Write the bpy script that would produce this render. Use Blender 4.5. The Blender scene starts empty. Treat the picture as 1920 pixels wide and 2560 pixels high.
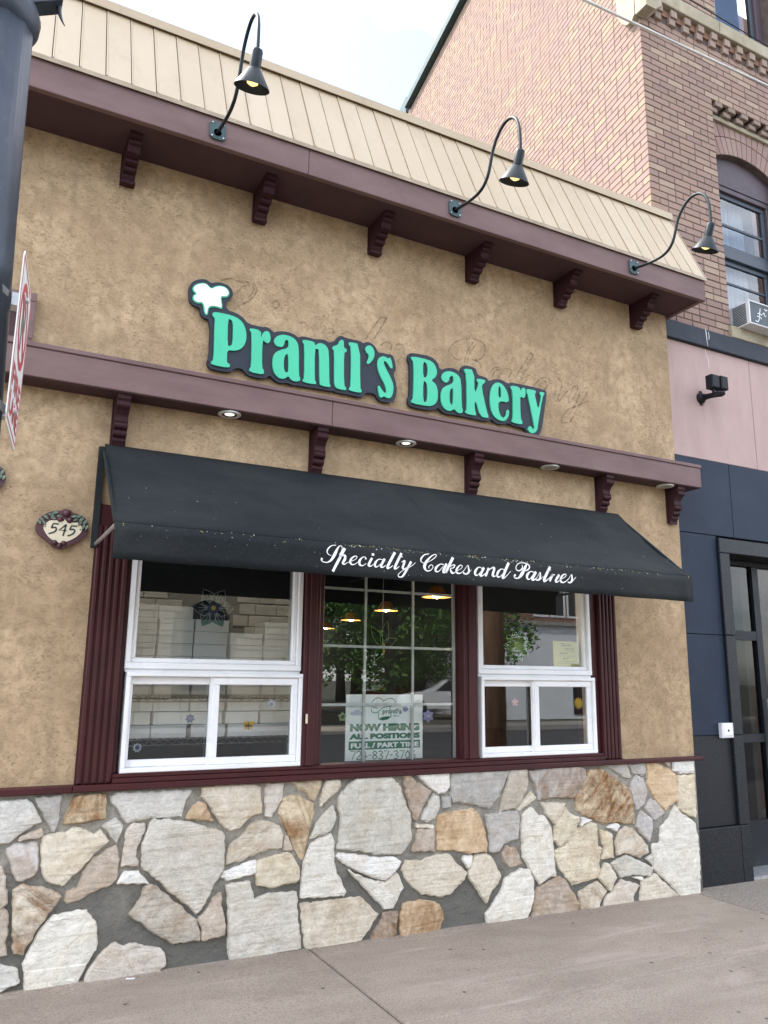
import bpy, bmesh, math, random
from mathutils import Vector, Matrix
from mathutils import noise as mnoise
from mathutils.geometry import tessellate_polygon
random.seed(7)
R = math.radians
scene = bpy.context.scene
COL = scene.collection

# ---------------------------------------------------------------- camera
CAM_LOC = Vector((0.0, -4.5507, 1.5))
YAW, PITCH, ROLL = R(27.41), R(11.765), R(0.675)
FPX = 1980.0 / 1920.0
_w = Vector((math.sin(YAW) * math.cos(PITCH), math.cos(YAW) * math.cos(PITCH), math.sin(PITCH)))
_r = Vector((math.cos(YAW), -math.sin(YAW), 0))
_u = _r.cross(_w)
CR = _r * math.cos(ROLL) + _u * math.sin(ROLL)
CU = _u * math.cos(ROLL) - _r * math.sin(ROLL)
CW = _w
cam_d = bpy.data.cameras.new('camera')
cam_d.sensor_fit = 'HORIZONTAL'
cam_d.sensor_width = 36.0
cam_d.lens = 36.0 * FPX
cam_d.clip_start = 0.05
cam_d.clip_end = 3000
cam = bpy.data.objects.new('camera', cam_d)
m3 = Matrix((CR, CU, -CW)).transposed()
cam.matrix_world = Matrix.Translation(CAM_LOC) @ m3.to_4x4()
COL.objects.link(cam)
scene.camera = cam

def proj(p):
    v = Vector(p) - CAM_LOC
    z = v.dot(CW)
    return (960 + 1980 * v.dot(CR) / z, 1280 - 1980 * v.dot(CU) / z, z)

# ---------------------------------------------------------------- sky, sun, exposure
SUN = Vector((-0.42, 0.40, 0.81)).normalized()      # towards the sun: behind the bakery, from the left
world = bpy.data.worlds.new('World')
scene.world = world
world.use_nodes = True
wn = world.node_tree
wn.nodes.clear()
w_out = wn.nodes.new('ShaderNodeOutputWorld')
w_bg = wn.nodes.new('ShaderNodeBackground')
w_sky = wn.nodes.new('ShaderNodeTexSky')
w_sky.sky_type = 'NISHITA'
w_sky.sun_disc = False
w_sky.sun_elevation = math.asin(SUN.z)
w_sky.sun_rotation = math.atan2(SUN.x, SUN.y)
w_sky.altitude = 300
w_sky.air_density = 1.0
w_sky.dust_density = 1.6
w_sky.ozone_density = 2.0
w_tc = wn.nodes.new('ShaderNodeTexCoord')
w_map = wn.nodes.new('ShaderNodeMapping')
w_map.inputs['Scale'].default_value = (1.0, 1.0, 2.2)
w_map.inputs['Location'].default_value = (1.3, 3.9, 0.0)
w_n = wn.nodes.new('ShaderNodeTexNoise')
w_n.inputs['Scale'].default_value = 2.3
w_n.inputs['Detail'].default_value = 9
w_n.inputs['Roughness'].default_value = 0.55
w_n.inputs['Distortion'].default_value = 0.35
w_r = wn.nodes.new('ShaderNodeValToRGB')
w_r.color_ramp.elements[0].position = 0.43
w_r.color_ramp.elements[0].color = (0.02, 0.02, 0.02, 1)
w_r.color_ramp.elements[1].position = 0.74
w_r.color_ramp.elements[1].color = (1, 1, 1, 1)
w_mix = wn.nodes.new('ShaderNodeMix')
w_mix.data_type = 'RGBA'
w_mix.inputs['B'].default_value = (13.2, 12.9, 12.4, 1)
wn.links.new(w_tc.outputs['Generated'], w_map.inputs['Vector'])
wn.links.new(w_map.outputs['Vector'], w_n.inputs['Vector'])
wn.links.new(w_n.outputs['Fac'], w_r.inputs['Fac'])
wn.links.new(w_r.outputs['Color'], w_mix.inputs['Factor'])
wn.links.new(w_sky.outputs['Color'], w_mix.inputs['A'])
wn.links.new(w_mix.outputs['Result'], w_bg.inputs['Color'])
w_bg.inputs['Strength'].default_value = 0.14
wn.links.new(w_bg.outputs['Background'], w_out.inputs['Surface'])

sun_d = bpy.data.lights.new('sun', 'SUN')
sun_d.energy = 2.1
sun_d.angle = R(2.0)
sun_d.color = (1.0, 0.95, 0.88)
sun = bpy.data.objects.new('sun', sun_d)
sun.rotation_euler = (-SUN).to_track_quat('-Z', 'Y').to_euler()
sun.location = (-6, 6, 20)
COL.objects.link(sun)

scene.render.engine = 'CYCLES'
scene.cycles.max_bounces = 7
scene.cycles.diffuse_bounces = 4
scene.cycles.glossy_bounces = 3
scene.cycles.transparent_max_bounces = 10
scene.view_settings.view_transform = 'Standard'
scene.view_settings.look = 'None'
scene.view_settings.gamma = 1
scene.view_settings.exposure = 2.0
STONES = [
('L',0.05,[(0.1665,0.8726),(0.2304,0.8734),(0.3522,0.8755),(0.3762,0.8558),(0.4219,0.7707),(0.3442,0.7286),(0.2963,0.6853),(0.2499,0.6778),(0.1848,0.694)]),
('G',0.1,[(0.3892,0.8826),(0.5131,0.8873),(0.5141,0.7736),(0.492,0.7155),(0.4825,0.7208),(0.4088,0.8401)]),
('R',0.9,[(0.5785,0.879),(0.6861,0.8874),(0.7249,0.8805),(0.7315,0.7685),(0.6266,0.7521),(0.5366,0.7514),(0.5438,0.7994)]),
('L',0.05,[(0.7596,0.8691),(0.7918,0.8913),(1.0062,0.8875),(1.1627,0.8819),(1.1738,0.8738),(1.1502,0.8301),(1.1299,0.7793),(1.1293,0.7472),(0.9657,0.7482),(0.8552,0.7326),(0.8205,0.7722),(0.8032,0.8067),(0.7669,0.8376)]),
('K',0.1,[(0.3418,0.7086),(0.4274,0.7362),(0.4354,0.697),(0.3393,0.6886)]),
('D',0.3,[(0.2786,0.6467),(0.3194,0.6701),(0.418,0.6689),(0.431,0.5534),(0.4144,0.5194),(0.3491,0.497),(0.335,0.5094),(0.3029,0.596)]),
('C',0.1,[(0.4392,0.6899),(0.4927,0.7086),(0.5471,0.7092),(0.5821,0.7297),(0.6147,0.7274),(0.6784,0.6925),(0.7148,0.7085),(0.7553,0.6492),(0.6951,0.6029),(0.6527,0.5514),(0.5845,0.4895),(0.5572,0.4652),(0.4998,0.4799),(0.4558,0.5243)]),
('L',0.1,[(0.7898,0.7599),(0.8273,0.7146),(0.8039,0.6407),(0.791,0.6511),(0.7279,0.724)]),
('P',0.1,[(0.8778,0.7253),(0.9378,0.7188),(0.9407,0.6777),(0.915,0.6224),(0.9036,0.576),(0.923,0.546),(0.9222,0.5224),(0.834,0.5304),(0.8436,0.6282),(0.8504,0.6987)]),
('K',0.25,[(0.7905,0.6277),(0.8068,0.6029),(0.8185,0.5318),(0.8108,0.4583),(0.7794,0.4338),(0.7102,0.418),(0.6439,0.382),(0.5946,0.3739),(0.5753,0.3872),(0.5759,0.4319),(0.6341,0.4439),(0.6391,0.4933),(0.6707,0.5589),(0.7426,0.5989)]),
('W',0,[(0.8558,0.4981),(0.9246,0.4893),(0.9709,0.4285),(0.8215,0.4434)]),
('K',0.1,[(0.2097,0.5737),(0.2651,0.5686),(0.2862,0.5273),(0.3082,0.4118),(0.2832,0.3865),(0.2275,0.3992)]),
('K',0.2,[(0.2293,0.3819),(0.2882,0.3795),(0.3151,0.3635),(0.3241,0.3151),(0.3207,0.2215),(0.3296,0.1736),(0.2503,0.176)]),
('C',0.75,[(0.3724,0.4793),(0.404,0.4673),(0.4802,0.4507),(0.5508,0.4099),(0.5394,0.3867),(0.4606,0.2814),(0.4022,0.1681),(0.3673,0.177),(0.3536,0.2087),(0.3296,0.4552)]),
('V',0,[(0.5274,0.3216),(0.6759,0.329),(0.7125,0.2777),(0.7404,0.2474),(0.7356,0.2211),(0.7467,0.1706),(0.7336,0.1323),(0.7014,0.0794),(0.663,-0.0023),(0.4277,-0.0093),(0.4204,0.0889),(0.4067,0.1206),(0.4707,0.2671),(0.503,0.2981)]),
('L',0.05,[(0.2533,0.1462),(0.3046,0.1307),(0.3769,0.0994),(0.393,0.0422),(0.316,0.0162),(0.2671,0.0113)]),
('P',0.15,[(0.7717,0.1183),(0.8338,0.1616),(0.8785,0.1355),(0.9157,0.1487),(0.9767,0.1267),(1.0566,0.1047),(1.081,0.0739),(1.0897,0.0178),(1.0499,-0.0125),(0.9868,-0.0147),(0.7042,-0.0084),(0.7093,0.0388)]),
('N',0.15,[(0.9878,0.7416),(1.0801,0.733),(1.1802,0.7115),(1.2666,0.6806),(1.3596,0.654),(1.3721,0.623),(1.3777,0.4687),(1.3258,0.3904),(1.288,0.3121),(1.2495,0.2565),(1.234,0.2559),(1.174,0.3102),(1.0668,0.3973),(1.0181,0.4495),(0.9501,0.4984),(0.9371,0.5421),(0.9341,0.6183),(0.9531,0.6646),(0.9645,0.7166)]),
('O',0.5,[(1.2212,0.8183),(1.2596,0.801),(1.3075,0.7152),(1.243,0.7196),(1.1576,0.7377),(1.1811,0.7807)]),
('C',0.2,[(1.2436,0.8926),(1.3406,0.903),(1.5365,0.8962),(1.5688,0.8763),(1.5847,0.7403),(1.5055,0.7146),(1.463,0.6717),(1.4086,0.6554),(1.3459,0.7051),(1.2929,0.7839),(1.2355,0.8476)]),
('P',0.1,[(1.6083,0.8927),(1.7105,0.8931),(1.7081,0.806),(1.6477,0.7156),(1.6101,0.7206),(1.6059,0.8169)]),
('C',0.35,[(1.5458,0.6966),(1.6317,0.6856),(1.6906,0.6608),(1.716,0.6072),(1.7129,0.5378),(1.6268,0.5346),(1.5319,0.5148),(1.4884,0.4935),(1.3957,0.4868),(1.4071,0.5803),(1.4657,0.6159)]),
('K',0.1,[(1.7339,0.5954),(1.7513,0.5993),(1.7805,0.5271),(1.7249,0.5291)]),
('R',0.85,[(1.714,0.8057),(1.8024,0.8193),(1.9027,0.7629),(1.9044,0.7095),(1.8882,0.6469),(1.8728,0.5691),(1.852,0.477),(1.827,0.4636),(1.7892,0.5289),(1.7511,0.6045),(1.7194,0.6692),(1.688,0.7234)]),
('W',0,[(1.3818,0.4437),(1.5555,0.4876),(1.5614,0.4218),(1.5037,0.4073),(1.4112,0.3991),(1.3751,0.4173)]),
('Y',0.15,[(1.5642,0.4818),(1.743,0.5121),(1.7726,0.5019),(1.8229,0.4125),(1.8131,0.357),(1.6694,0.3385),(1.5783,0.3577)]),
('N',0.05,[(1.4015,0.3779),(1.5383,0.3791),(1.5649,0.2871),(1.6312,0.3049),(1.8152,0.3007),(1.8256,0.1731),(1.861,-0.0063),(1.6339,-0.0102),(1.4432,-0.0056),(1.4296,0.0509),(1.4141,0.2936)]),
('T',0.4,[(0.966,0.4146),(0.9953,0.4187),(1.0211,0.4067),(1.0902,0.3476),(1.1652,0.2874),(1.2415,0.2171),(1.2678,0.124),(1.1253,0.1213),(1.032,0.1771),(0.9693,0.2309),(0.8927,0.2835),(0.9327,0.332)]),
('K',0.25,[(1.3608,0.3357),(1.3744,0.3319),(1.3747,0.2785),(1.3977,0.1986),(1.3986,0.1313),(1.2838,0.1173),(1.2754,0.1278),(1.2752,0.1751),(1.2517,0.2206),(1.2964,0.2584),(1.3199,0.3086)]),
('Y',0.5,[(1.7654,0.9),(1.9475,0.9024),(1.9424,0.8646),(1.914,0.7907),(1.8989,0.7861),(1.8521,0.8262),(1.7906,0.8668)]),
('C',0.15,[(1.9787,0.8955),(2.06,0.9),(2.0705,0.8583),(2.043,0.8269),(1.9457,0.7566),(1.9506,0.7994)]),
('Z',0.15,[(2.1685,0.895),(2.2332,0.9033),(2.4192,0.8922),(2.4602,0.8505),(2.4879,0.7979),(2.5225,0.7166),(2.5502,0.664),(2.5578,0.5231),(2.484,0.4431),(2.3187,0.4598),(2.2152,0.4847),(2.0637,0.5079),(2.0766,0.6138),(2.0781,0.6783),(2.0569,0.7717),(2.0809,0.8195)]),
('Z',0.1,[(2.0232,0.7466),(2.043,0.7076),(2.0411,0.6592),(2.0054,0.6082),(1.8875,0.58),(1.9243,0.6566),(1.9778,0.7117)]),
('V',0.05,[(2.0213,0.5911),(2.0437,0.5627),(2.0437,0.4461),(2.0608,0.3814),(2.119,0.276),(2.1072,0.2511),(1.8416,0.2664),(1.8411,0.366),(1.8529,0.4525),(1.8975,0.5477),(1.9512,0.5751)]),
('W',0.05,[(2.0767,0.4829),(2.2414,0.4556),(2.3126,0.4387),(2.4241,0.4345),(2.4709,0.403),(2.4513,0.3665),(2.373,0.3089),(2.282,0.3338),(2.1793,0.3809),(2.1157,0.4185),(2.0617,0.4657)]),
('V',0.1,[(2.1352,0.385),(2.2052,0.3492),(2.2822,0.3178),(2.3731,0.2954),(2.4515,0.3447),(2.5055,0.2524),(2.4726,0.2071),(2.4337,0.1469),(2.375,0.1482),(2.2966,0.2258),(2.2188,0.3027)]),
('B',0.3,[(2.5007,0.9),(2.542,0.9039),(2.5907,0.8557),(2.696,0.7985),(2.6399,0.7153),(2.5916,0.6331),(2.564,0.6405),(2.543,0.7211),(2.5081,0.831)]),
('W',0.05,[(2.5975,0.9062),(2.8327,0.9061),(2.8307,0.8108),(2.7815,0.7812),(2.7493,0.7829),(2.6608,0.8408)]),
('L',0.05,[(2.7208,0.7827),(2.7671,0.7541),(2.7669,0.6904),(2.7312,0.6351),(2.6889,0.6151),(2.6227,0.6366),(2.6679,0.7022)]),
('K',0.4,[(2.6021,0.5759),(2.717,0.5648),(2.7203,0.4428),(2.5615,0.4532),(2.5852,0.5098)]),
('C',0.05,[(2.5986,0.61),(2.71,0.5937),(2.7099,0.5738),(2.5986,0.5863)]),
('C',0.15,[(2.5246,0.4038),(2.6404,0.3936),(2.7483,0.4167),(2.839,0.409),(2.8887,0.3507),(2.9604,0.2929),(2.9382,0.2553),(2.8304,0.1819),(2.7741,0.1712),(2.6408,0.2002),(2.5931,0.2325),(2.5388,0.2817),(2.4947,0.3516)]),
('O',0.6,[(2.5129,0.1596),(2.6408,0.1646),(2.7371,0.1404),(2.7857,0.091),(2.7854,0.0361),(2.7505,-0.036),(2.5941,-0.0352),(2.4945,-0.0359),(2.4873,0.0393),(2.4901,0.1031)]),
('B',0.8,[(2.3689,0.1223),(2.4405,0.1248),(2.4668,0.1164),(2.4552,-0.0361),(2.2943,-0.0285),(2.2998,0.0254),(2.3503,0.0664)]),
('C',0.3,[(1.8428,0.2333),(2.2202,0.226),(2.3302,0.1215),(2.2865,0.0636),(2.2186,-0.011),(1.8864,-0.0132),(1.8586,0.1154)]),
('S',0.15,[(2.8605,0.9038),(3.3052,0.9023),(3.2558,0.8077),(3.2153,0.737),(3.1603,0.6801),(3.1371,0.6636),(2.9949,0.7018),(2.8628,0.7213),(2.8454,0.8277)]),
('S',0.1,[(2.7836,0.7578),(2.8377,0.7548),(2.8409,0.6934),(2.7905,0.6965)]),
('O',0.4,[(2.7476,0.6415),(2.8119,0.6633),(3.0243,0.6705),(3.0686,0.6323),(3.1047,0.5414),(3.1219,0.452),(3.1098,0.4063),(2.9911,0.4047),(2.8679,0.4322),(2.747,0.4422)]),
('T',0.15,[(3.3131,0.9002),(3.4491,0.8996),(3.4538,0.7919),(3.3944,0.6844),(3.3461,0.6568),(3.2326,0.6457),(3.2538,0.7228)]),
('C',0.1,[(3.4848,0.7501),(3.5241,0.7108),(3.4908,0.6849),(3.3931,0.6388),(3.3658,0.6526)]),
('G',0.55,[(3.4732,0.8905),(3.6721,0.9065),(3.8858,0.9046),(3.9372,0.8845),(3.9605,0.8251),(3.8497,0.6959),(3.7057,0.7039),(3.5481,0.6971),(3.5268,0.7883)]),
('G',0.05,[(3.1137,0.6264),(3.2207,0.6315),(3.3692,0.6342),(3.3832,0.5696),(3.3643,0.4627),(3.2549,0.4415),(3.2157,0.4034),(3.1698,0.3925),(3.1437,0.4093),(3.1344,0.5157)]),
('K',0.6,[(3.2776,0.4219),(3.3548,0.4037),(3.3771,0.3602),(3.4031,0.3104),(3.3439,0.2921),(3.2975,0.2934),(3.2599,0.3291),(3.2419,0.3776)]),
('V',0.2,[(3.4816,0.6517),(3.5212,0.6277),(3.5526,0.595),(3.6096,0.5851),(3.6599,0.5014),(3.6678,0.3903),(3.6766,0.2073),(3.6359,0.2112),(3.5375,0.1729),(3.4914,0.225),(3.4081,0.3456),(3.404,0.4716),(3.3979,0.5324),(3.4159,0.6038)]),
('C',0.15,[(3.5718,0.674),(3.7713,0.6593),(3.7075,0.5476),(3.6819,0.5338),(3.6182,0.5969)]),
('Y',0.2,[(3.7787,0.6368),(3.8106,0.5908),(3.9033,0.5596),(3.8659,0.4991),(3.7943,0.4234),(3.7093,0.3931),(3.6736,0.4327),(3.6857,0.5243)]),
('W',0,[(3.9205,0.5584),(3.9891,0.538),(3.9095,0.5118)]),
('W',0,[(2.947,0.3883),(2.9982,0.3868),(2.9903,0.3415),(2.9681,0.3235),(2.9395,0.3689)]),
('C',0.15,[(3.0425,0.3917),(3.1245,0.3876),(3.1691,0.3546),(3.2275,0.2502),(3.2037,0.2062),(3.1579,0.1762),(3.1044,0.1019),(3.0179,0.219),(2.9783,0.2627),(2.9902,0.3358)]),
('V',0.0,[(3.3824,0.2738),(3.4451,0.265),(3.4749,0.2088),(3.4795,0.1079),(3.4531,0.0229),(3.4044,-0.0353),(3.124,-0.0389),(3.1106,0.0332),(3.1713,0.0946),(3.2409,0.1735),(3.2574,0.2241)]),
('B',0.3,[(3.7091,0.1951),(3.7576,0.1692),(3.8046,0.1038),(3.8634,0.0189),(3.8394,-0.0417),(3.5933,-0.0488),(3.4704,-0.046),(3.4897,0.0598),(3.5205,0.145)]),
('R',1,[(4.0045,0.8707),(4.1209,0.8725),(4.2616,0.7872),(4.369,0.7289),(4.3989,0.6211),(4.4036,0.4891),(4.3341,0.4906),(4.2071,0.5059),(4.117,0.5024),(4.0047,0.5484),(3.8774,0.6074),(3.868,0.6777),(3.9019,0.7525)]),
('G',0.1,[(4.159,0.904),(4.3626,0.9085),(4.3933,0.8078),(4.3456,0.7966),(4.2295,0.8615)]),
('H',0.05,[(4.4507,0.8187),(4.5153,0.7889),(4.5474,0.7064),(4.5118,0.6145),(4.4335,0.5794),(4.4092,0.6338),(4.3867,0.7147),(4.4097,0.7736)]),
('G',0.2,[(4.3811,0.9037),(4.5434,0.9066),(4.5421,0.8249),(4.5073,0.8095),(4.4139,0.8338)]),
('O',0.2,[(4.5571,0.8958),(4.65,0.8993),(4.7936,0.8384),(4.8501,0.7945),(4.8498,0.622),(4.7515,0.58),(4.7201,0.5583),(4.6287,0.6346),(4.5553,0.7465),(4.5658,0.8205)]),
('W',0.05,[(4.8296,0.9052),(5.0399,0.9076),(5.0403,0.8037),(4.9021,0.8096),(4.828,0.8301)]),
('K',0.3,[(4.7392,0.9029),(4.7941,0.903),(4.776,0.8669)]),
('Y',0.15,[(4.8648,0.7903),(5.0337,0.7899),(5.0385,0.6253),(5.0354,0.4869),(4.9655,0.5053),(4.8593,0.5599),(4.851,0.6357)]),
('V',0.05,[(4.8216,0.5861),(4.8669,0.5321),(5.0015,0.4548),(5.0221,0.3508),(5.0213,0.1342),(5.0022,-0.0607),(4.8234,-0.058),(4.7257,0.05),(4.5719,0.1624),(4.5758,0.3319),(4.6484,0.3393),(4.6662,0.4377),(4.7441,0.4926)]),
('H',0.1,[(4.5811,0.644),(4.6277,0.6212),(4.7095,0.5488),(4.618,0.501),(4.5808,0.5169),(4.524,0.5871)]),
('H',0.05,[(4.4797,0.5665),(4.5797,0.5036),(4.5746,0.4376),(4.5397,0.3577),(4.4949,0.3907),(4.4249,0.4614),(4.438,0.5131)]),
('Y',0.3,[(3.9944,0.5204),(4.0464,0.5073),(4.0557,0.3608),(4.086,0.352),(4.0583,0.2537),(4.0689,0.209),(4.0486,0.1611),(3.9224,0.1425),(3.8228,0.1311),(3.7669,0.1864),(3.696,0.272),(3.679,0.3588),(3.7655,0.3966),(3.854,0.4799)]),
('Y',0.25,[(4.0879,0.4598),(4.189,0.4331),(4.1928,0.2797),(4.0818,0.2799),(4.108,0.3502),(4.0849,0.4091)]),
('W',0,[(4.2249,0.5014),(4.2601,0.4828),(4.2262,0.4497),(4.1515,0.4808)]),
('C',0.4,[(4.3142,0.4693),(4.3869,0.451),(4.4752,0.3791),(4.5228,0.323),(4.5245,0.2837),(4.4379,0.2554),(4.3115,0.2951),(4.2339,0.2889),(4.2217,0.3794),(4.257,0.4345)]),
('Z',0.15,[(4.3198,0.2816),(4.4091,0.2417),(4.5541,0.177),(4.5215,0.1218),(4.3745,0.1455),(4.2556,0.1379),(4.1767,0.2368)]),
('Z',0.0,[(4.5023,0.24),(4.5657,0.2639),(4.5608,0.2024)]),
('V',0.0,[(4.3733,0.1297),(4.4562,0.1249),(4.4541,0.0963)]),
('C',0.05,[(4.1017,0.2436),(4.1542,0.2325),(4.2111,0.1454),(4.144,0.0676),(4.0526,0.1545)]),
('C',0.55,[(4.0427,0.1337),(4.1132,0.0677),(4.0524,0.0001),(4.0322,-0.0497),(3.8875,-0.0424),(3.8726,0.0804),(3.9549,0.1086)]),
('P',0.05,[(4.2546,0.1222),(4.429,0.07),(4.3648,0.0101),(4.3606,-0.0493),(4.085,-0.0373),(4.1153,0.0303),(4.179,0.0609)]),
('C',0.05,[(4.5793,0.1357),(4.814,-0.0538),(4.4204,-0.0464),(4.4541,0.0963),(4.5303,0.1145)])]
LETTERS = [
('letter',[(1.1326,3.688),(1.2237,3.6924),(1.2833,3.6856),(1.3243,3.6613),(1.3463,3.6197),(1.3545,3.575),(1.3486,3.5222),(1.3233,3.4809),(1.28,3.4607),(1.2362,3.4586),(1.2383,3.3823),(1.2406,3.3752),(1.258,3.3686),(1.2569,3.3433),(1.144,3.3433),(1.1413,3.3652),(1.1564,3.3757),(1.1488,3.5958),(1.1508,3.6472),(1.1342,3.6587)],[[(1.2302,3.663),(1.2499,3.6624),(1.263,3.6474),(1.2669,3.5916),(1.2679,3.5049),(1.2542,3.4867),(1.2357,3.4853)]]),
('letter',[(1.3732,3.6335),(1.4455,3.634),(1.4489,3.5826),(1.4575,3.6184),(1.4771,3.6374),(1.5002,3.6357),(1.5121,3.599),(1.5082,3.5694),(1.4934,3.5558),(1.4753,3.5623),(1.4645,3.574),(1.4584,3.5405),(1.4628,3.3865),(1.4776,3.3715),(1.4774,3.3423),(1.3821,3.3441),(1.3834,3.3683),(1.394,3.3755),(1.3872,3.6029),(1.3741,3.6155)],[]),
('letter',[(1.5678,3.628),(1.6013,3.6385),(1.6487,3.6367),(1.6866,3.6157),(1.7041,3.5716),(1.7098,3.383),(1.721,3.3668),(1.7175,3.3453),(1.681,3.3368),(1.6545,3.3463),(1.6406,3.3671),(1.6232,3.3482),(1.5926,3.3356),(1.5612,3.3492),(1.5366,3.3857),(1.5291,3.441),(1.5371,3.4946),(1.5694,3.5248),(1.6335,3.5541),(1.6333,3.5989),(1.6234,3.61),(1.608,3.6014),(1.6038,3.5767),(1.5967,3.5568),(1.5737,3.5483),(1.5475,3.5542),(1.5321,3.5771),(1.5402,3.6051)],[[(1.6332,3.5187),(1.612,3.4996),(1.6053,3.4721),(1.606,3.4149),(1.6165,3.3858),(1.6346,3.3893),(1.6391,3.4058)]]),
('letter',[(1.7285,3.634),(1.8111,3.6347),(1.813,3.6082),(1.8411,3.633),(1.8684,3.6362),(1.8991,3.6211),(1.9149,3.5865),(1.9227,3.3683),(1.9323,3.3568),(1.9289,3.3429),(1.8662,3.3429),(1.8539,3.3554),(1.8454,3.5828),(1.8315,3.5917),(1.8138,3.5842),(1.8194,3.3726),(1.8305,3.3615),(1.8284,3.3427),(1.7376,3.344),(1.7369,3.3622),(1.7483,3.3722),(1.7421,3.5985),(1.7292,3.6144)],[]),
('letter',[(1.9947,3.6906),(2.02,3.6906),(2.0214,3.6333),(2.0423,3.635),(2.0406,3.6084),(2.022,3.6078),(2.0276,3.3772),(2.0447,3.3616),(2.0435,3.3426),(1.9812,3.343),(1.9614,3.3595),(1.9564,3.4013),(1.9532,3.6054),(1.9398,3.608),(1.9392,3.6323),(1.9734,3.645)],[]),
('letter',[(2.0558,3.6873),(2.1399,3.6887),(2.146,3.3776),(2.1576,3.3662),(2.1552,3.3442),(2.0646,3.3465),(2.0653,3.3654),(2.078,3.3759),(2.0748,3.6528),(2.0574,3.6656)],[]),
('apostrophe',[(2.1779,3.6663),(2.192,3.6887),(2.218,3.6971),(2.2418,3.677),(2.2512,3.6399),(2.2401,3.5987),(2.2059,3.5559),(2.1884,3.5661),(2.208,3.6033),(2.2046,3.6303),(2.1841,3.6426)],[]),
('letter',[(2.3071,3.6375),(2.3368,3.638),(2.3548,3.6276),(2.3576,3.6366),(2.3755,3.6375),(2.3913,3.5677),(2.3764,3.5603),(2.3552,3.5885),(2.3312,3.6088),(2.3195,3.6009),(2.3258,3.5715),(2.3741,3.4974),(2.3973,3.4462),(2.396,3.3961),(2.3816,3.3549),(2.3552,3.3419),(2.3197,3.3548),(2.3112,3.3396),(2.2907,3.3414),(2.2762,3.4154),(2.2895,3.4234),(2.3105,3.3915),(2.3371,3.3744),(2.3445,3.3923),(2.3334,3.4343),(2.2914,3.4981),(2.27,3.5604),(2.2751,3.6114)],[]),
('letter',[(2.5354,3.6846),(2.677,3.687),(2.7244,3.6641),(2.7465,3.6107),(2.7321,3.5648),(2.6927,3.5372),(2.736,3.5153),(2.7516,3.4611),(2.7475,3.3963),(2.716,3.3554),(2.6692,3.3416),(2.5371,3.3417),(2.537,3.3661),(2.5537,3.376),(2.5564,3.6446),(2.5355,3.6618)],[[(2.63,3.6631),(2.6535,3.6606),(2.6676,3.6383),(2.6676,3.5738),(2.6535,3.5497),(2.6302,3.5467)],[(2.6302,3.5204),(2.6536,3.5177),(2.6653,3.495),(2.6653,3.4029),(2.6576,3.3698),(2.6305,3.3651)]]),
('letter',[(2.8201,3.6287),(2.8685,3.636),(2.9172,3.6221),(2.9455,3.5837),(2.9475,3.3811),(2.9595,3.3616),(2.9512,3.3386),(2.9147,3.3339),(2.8867,3.3599),(2.8584,3.3408),(2.8265,3.3354),(2.7908,3.3577),(2.7728,3.4079),(2.7754,3.4654),(2.7994,3.5092),(2.88,3.5495),(2.8804,3.6004),(2.8643,3.6046),(2.848,3.5906),(2.8438,3.5644),(2.8276,3.5455),(2.7996,3.5431),(2.7782,3.57),(2.7879,3.6043)],[[(2.8798,3.5169),(2.8555,3.5016),(2.8473,3.4713),(2.8469,3.4138),(2.8587,3.3837),(2.8748,3.3901)]]),
('letter',[(2.9753,3.6812),(3.0584,3.6827),(3.0574,3.4948),(3.0988,3.5832),(3.0808,3.6094),(3.0827,3.6245),(3.1544,3.627),(3.1514,3.6042),(3.1344,3.5958),(3.1195,3.5649),(3.1628,3.3889),(3.1773,3.3548),(3.1745,3.3382),(3.1075,3.3395),(3.0717,3.4462),(3.0591,3.4367),(3.0584,3.3857),(3.0704,3.3587),(3.066,3.3377),(2.9781,3.3417),(2.98,3.3636),(2.9923,3.3708),(2.9913,3.6364),(2.9734,3.6587)],[]),
('letter',[(3.2526,3.627),(3.2958,3.6276),(3.3341,3.5972),(3.3589,3.5416),(3.3619,3.4883),(3.2668,3.4879),(3.2669,3.4139),(3.2898,3.3661),(3.3156,3.3645),(3.3351,3.3885),(3.3414,3.4303),(3.3622,3.4316),(3.3595,3.3925),(3.3368,3.3517),(3.302,3.335),(3.2466,3.3443),(3.2091,3.3821),(3.191,3.4524),(3.1951,3.5344),(3.2177,3.598)],[[(3.278,3.6055),(3.2932,3.5896),(3.2949,3.5152),(3.2674,3.5148),(3.2689,3.5851)]]),
('letter',[(3.3812,3.627),(3.4643,3.6288),(3.4687,3.5954),(3.4893,3.6296),(3.5116,3.6299),(3.5197,3.6009),(3.5122,3.5616),(3.4957,3.5472),(3.4782,3.557),(3.4646,3.5455),(3.4659,3.3804),(3.4814,3.3642),(3.4788,3.3377),(3.3842,3.341),(3.3866,3.3636),(3.3955,3.3725),(3.3995,3.5866),(3.3823,3.6023)],[]),
('letter',[(3.5251,3.6286),(3.6136,3.6296),(3.613,3.6102),(3.6007,3.5965),(3.6344,3.4689),(3.6672,3.597),(3.6511,3.6056),(3.6537,3.6269),(3.696,3.6292),(3.6925,3.6092),(3.6783,3.599),(3.6242,3.3611),(3.6184,3.3225),(3.5948,3.2925),(3.5587,3.2832),(3.5326,3.3015),(3.5315,3.3237),(3.5517,3.3419),(3.5692,3.3297),(3.5777,3.3161),(3.5888,3.3253),(3.5921,3.3447),(3.5413,3.5744),(3.526,3.6021)],[])]
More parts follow.
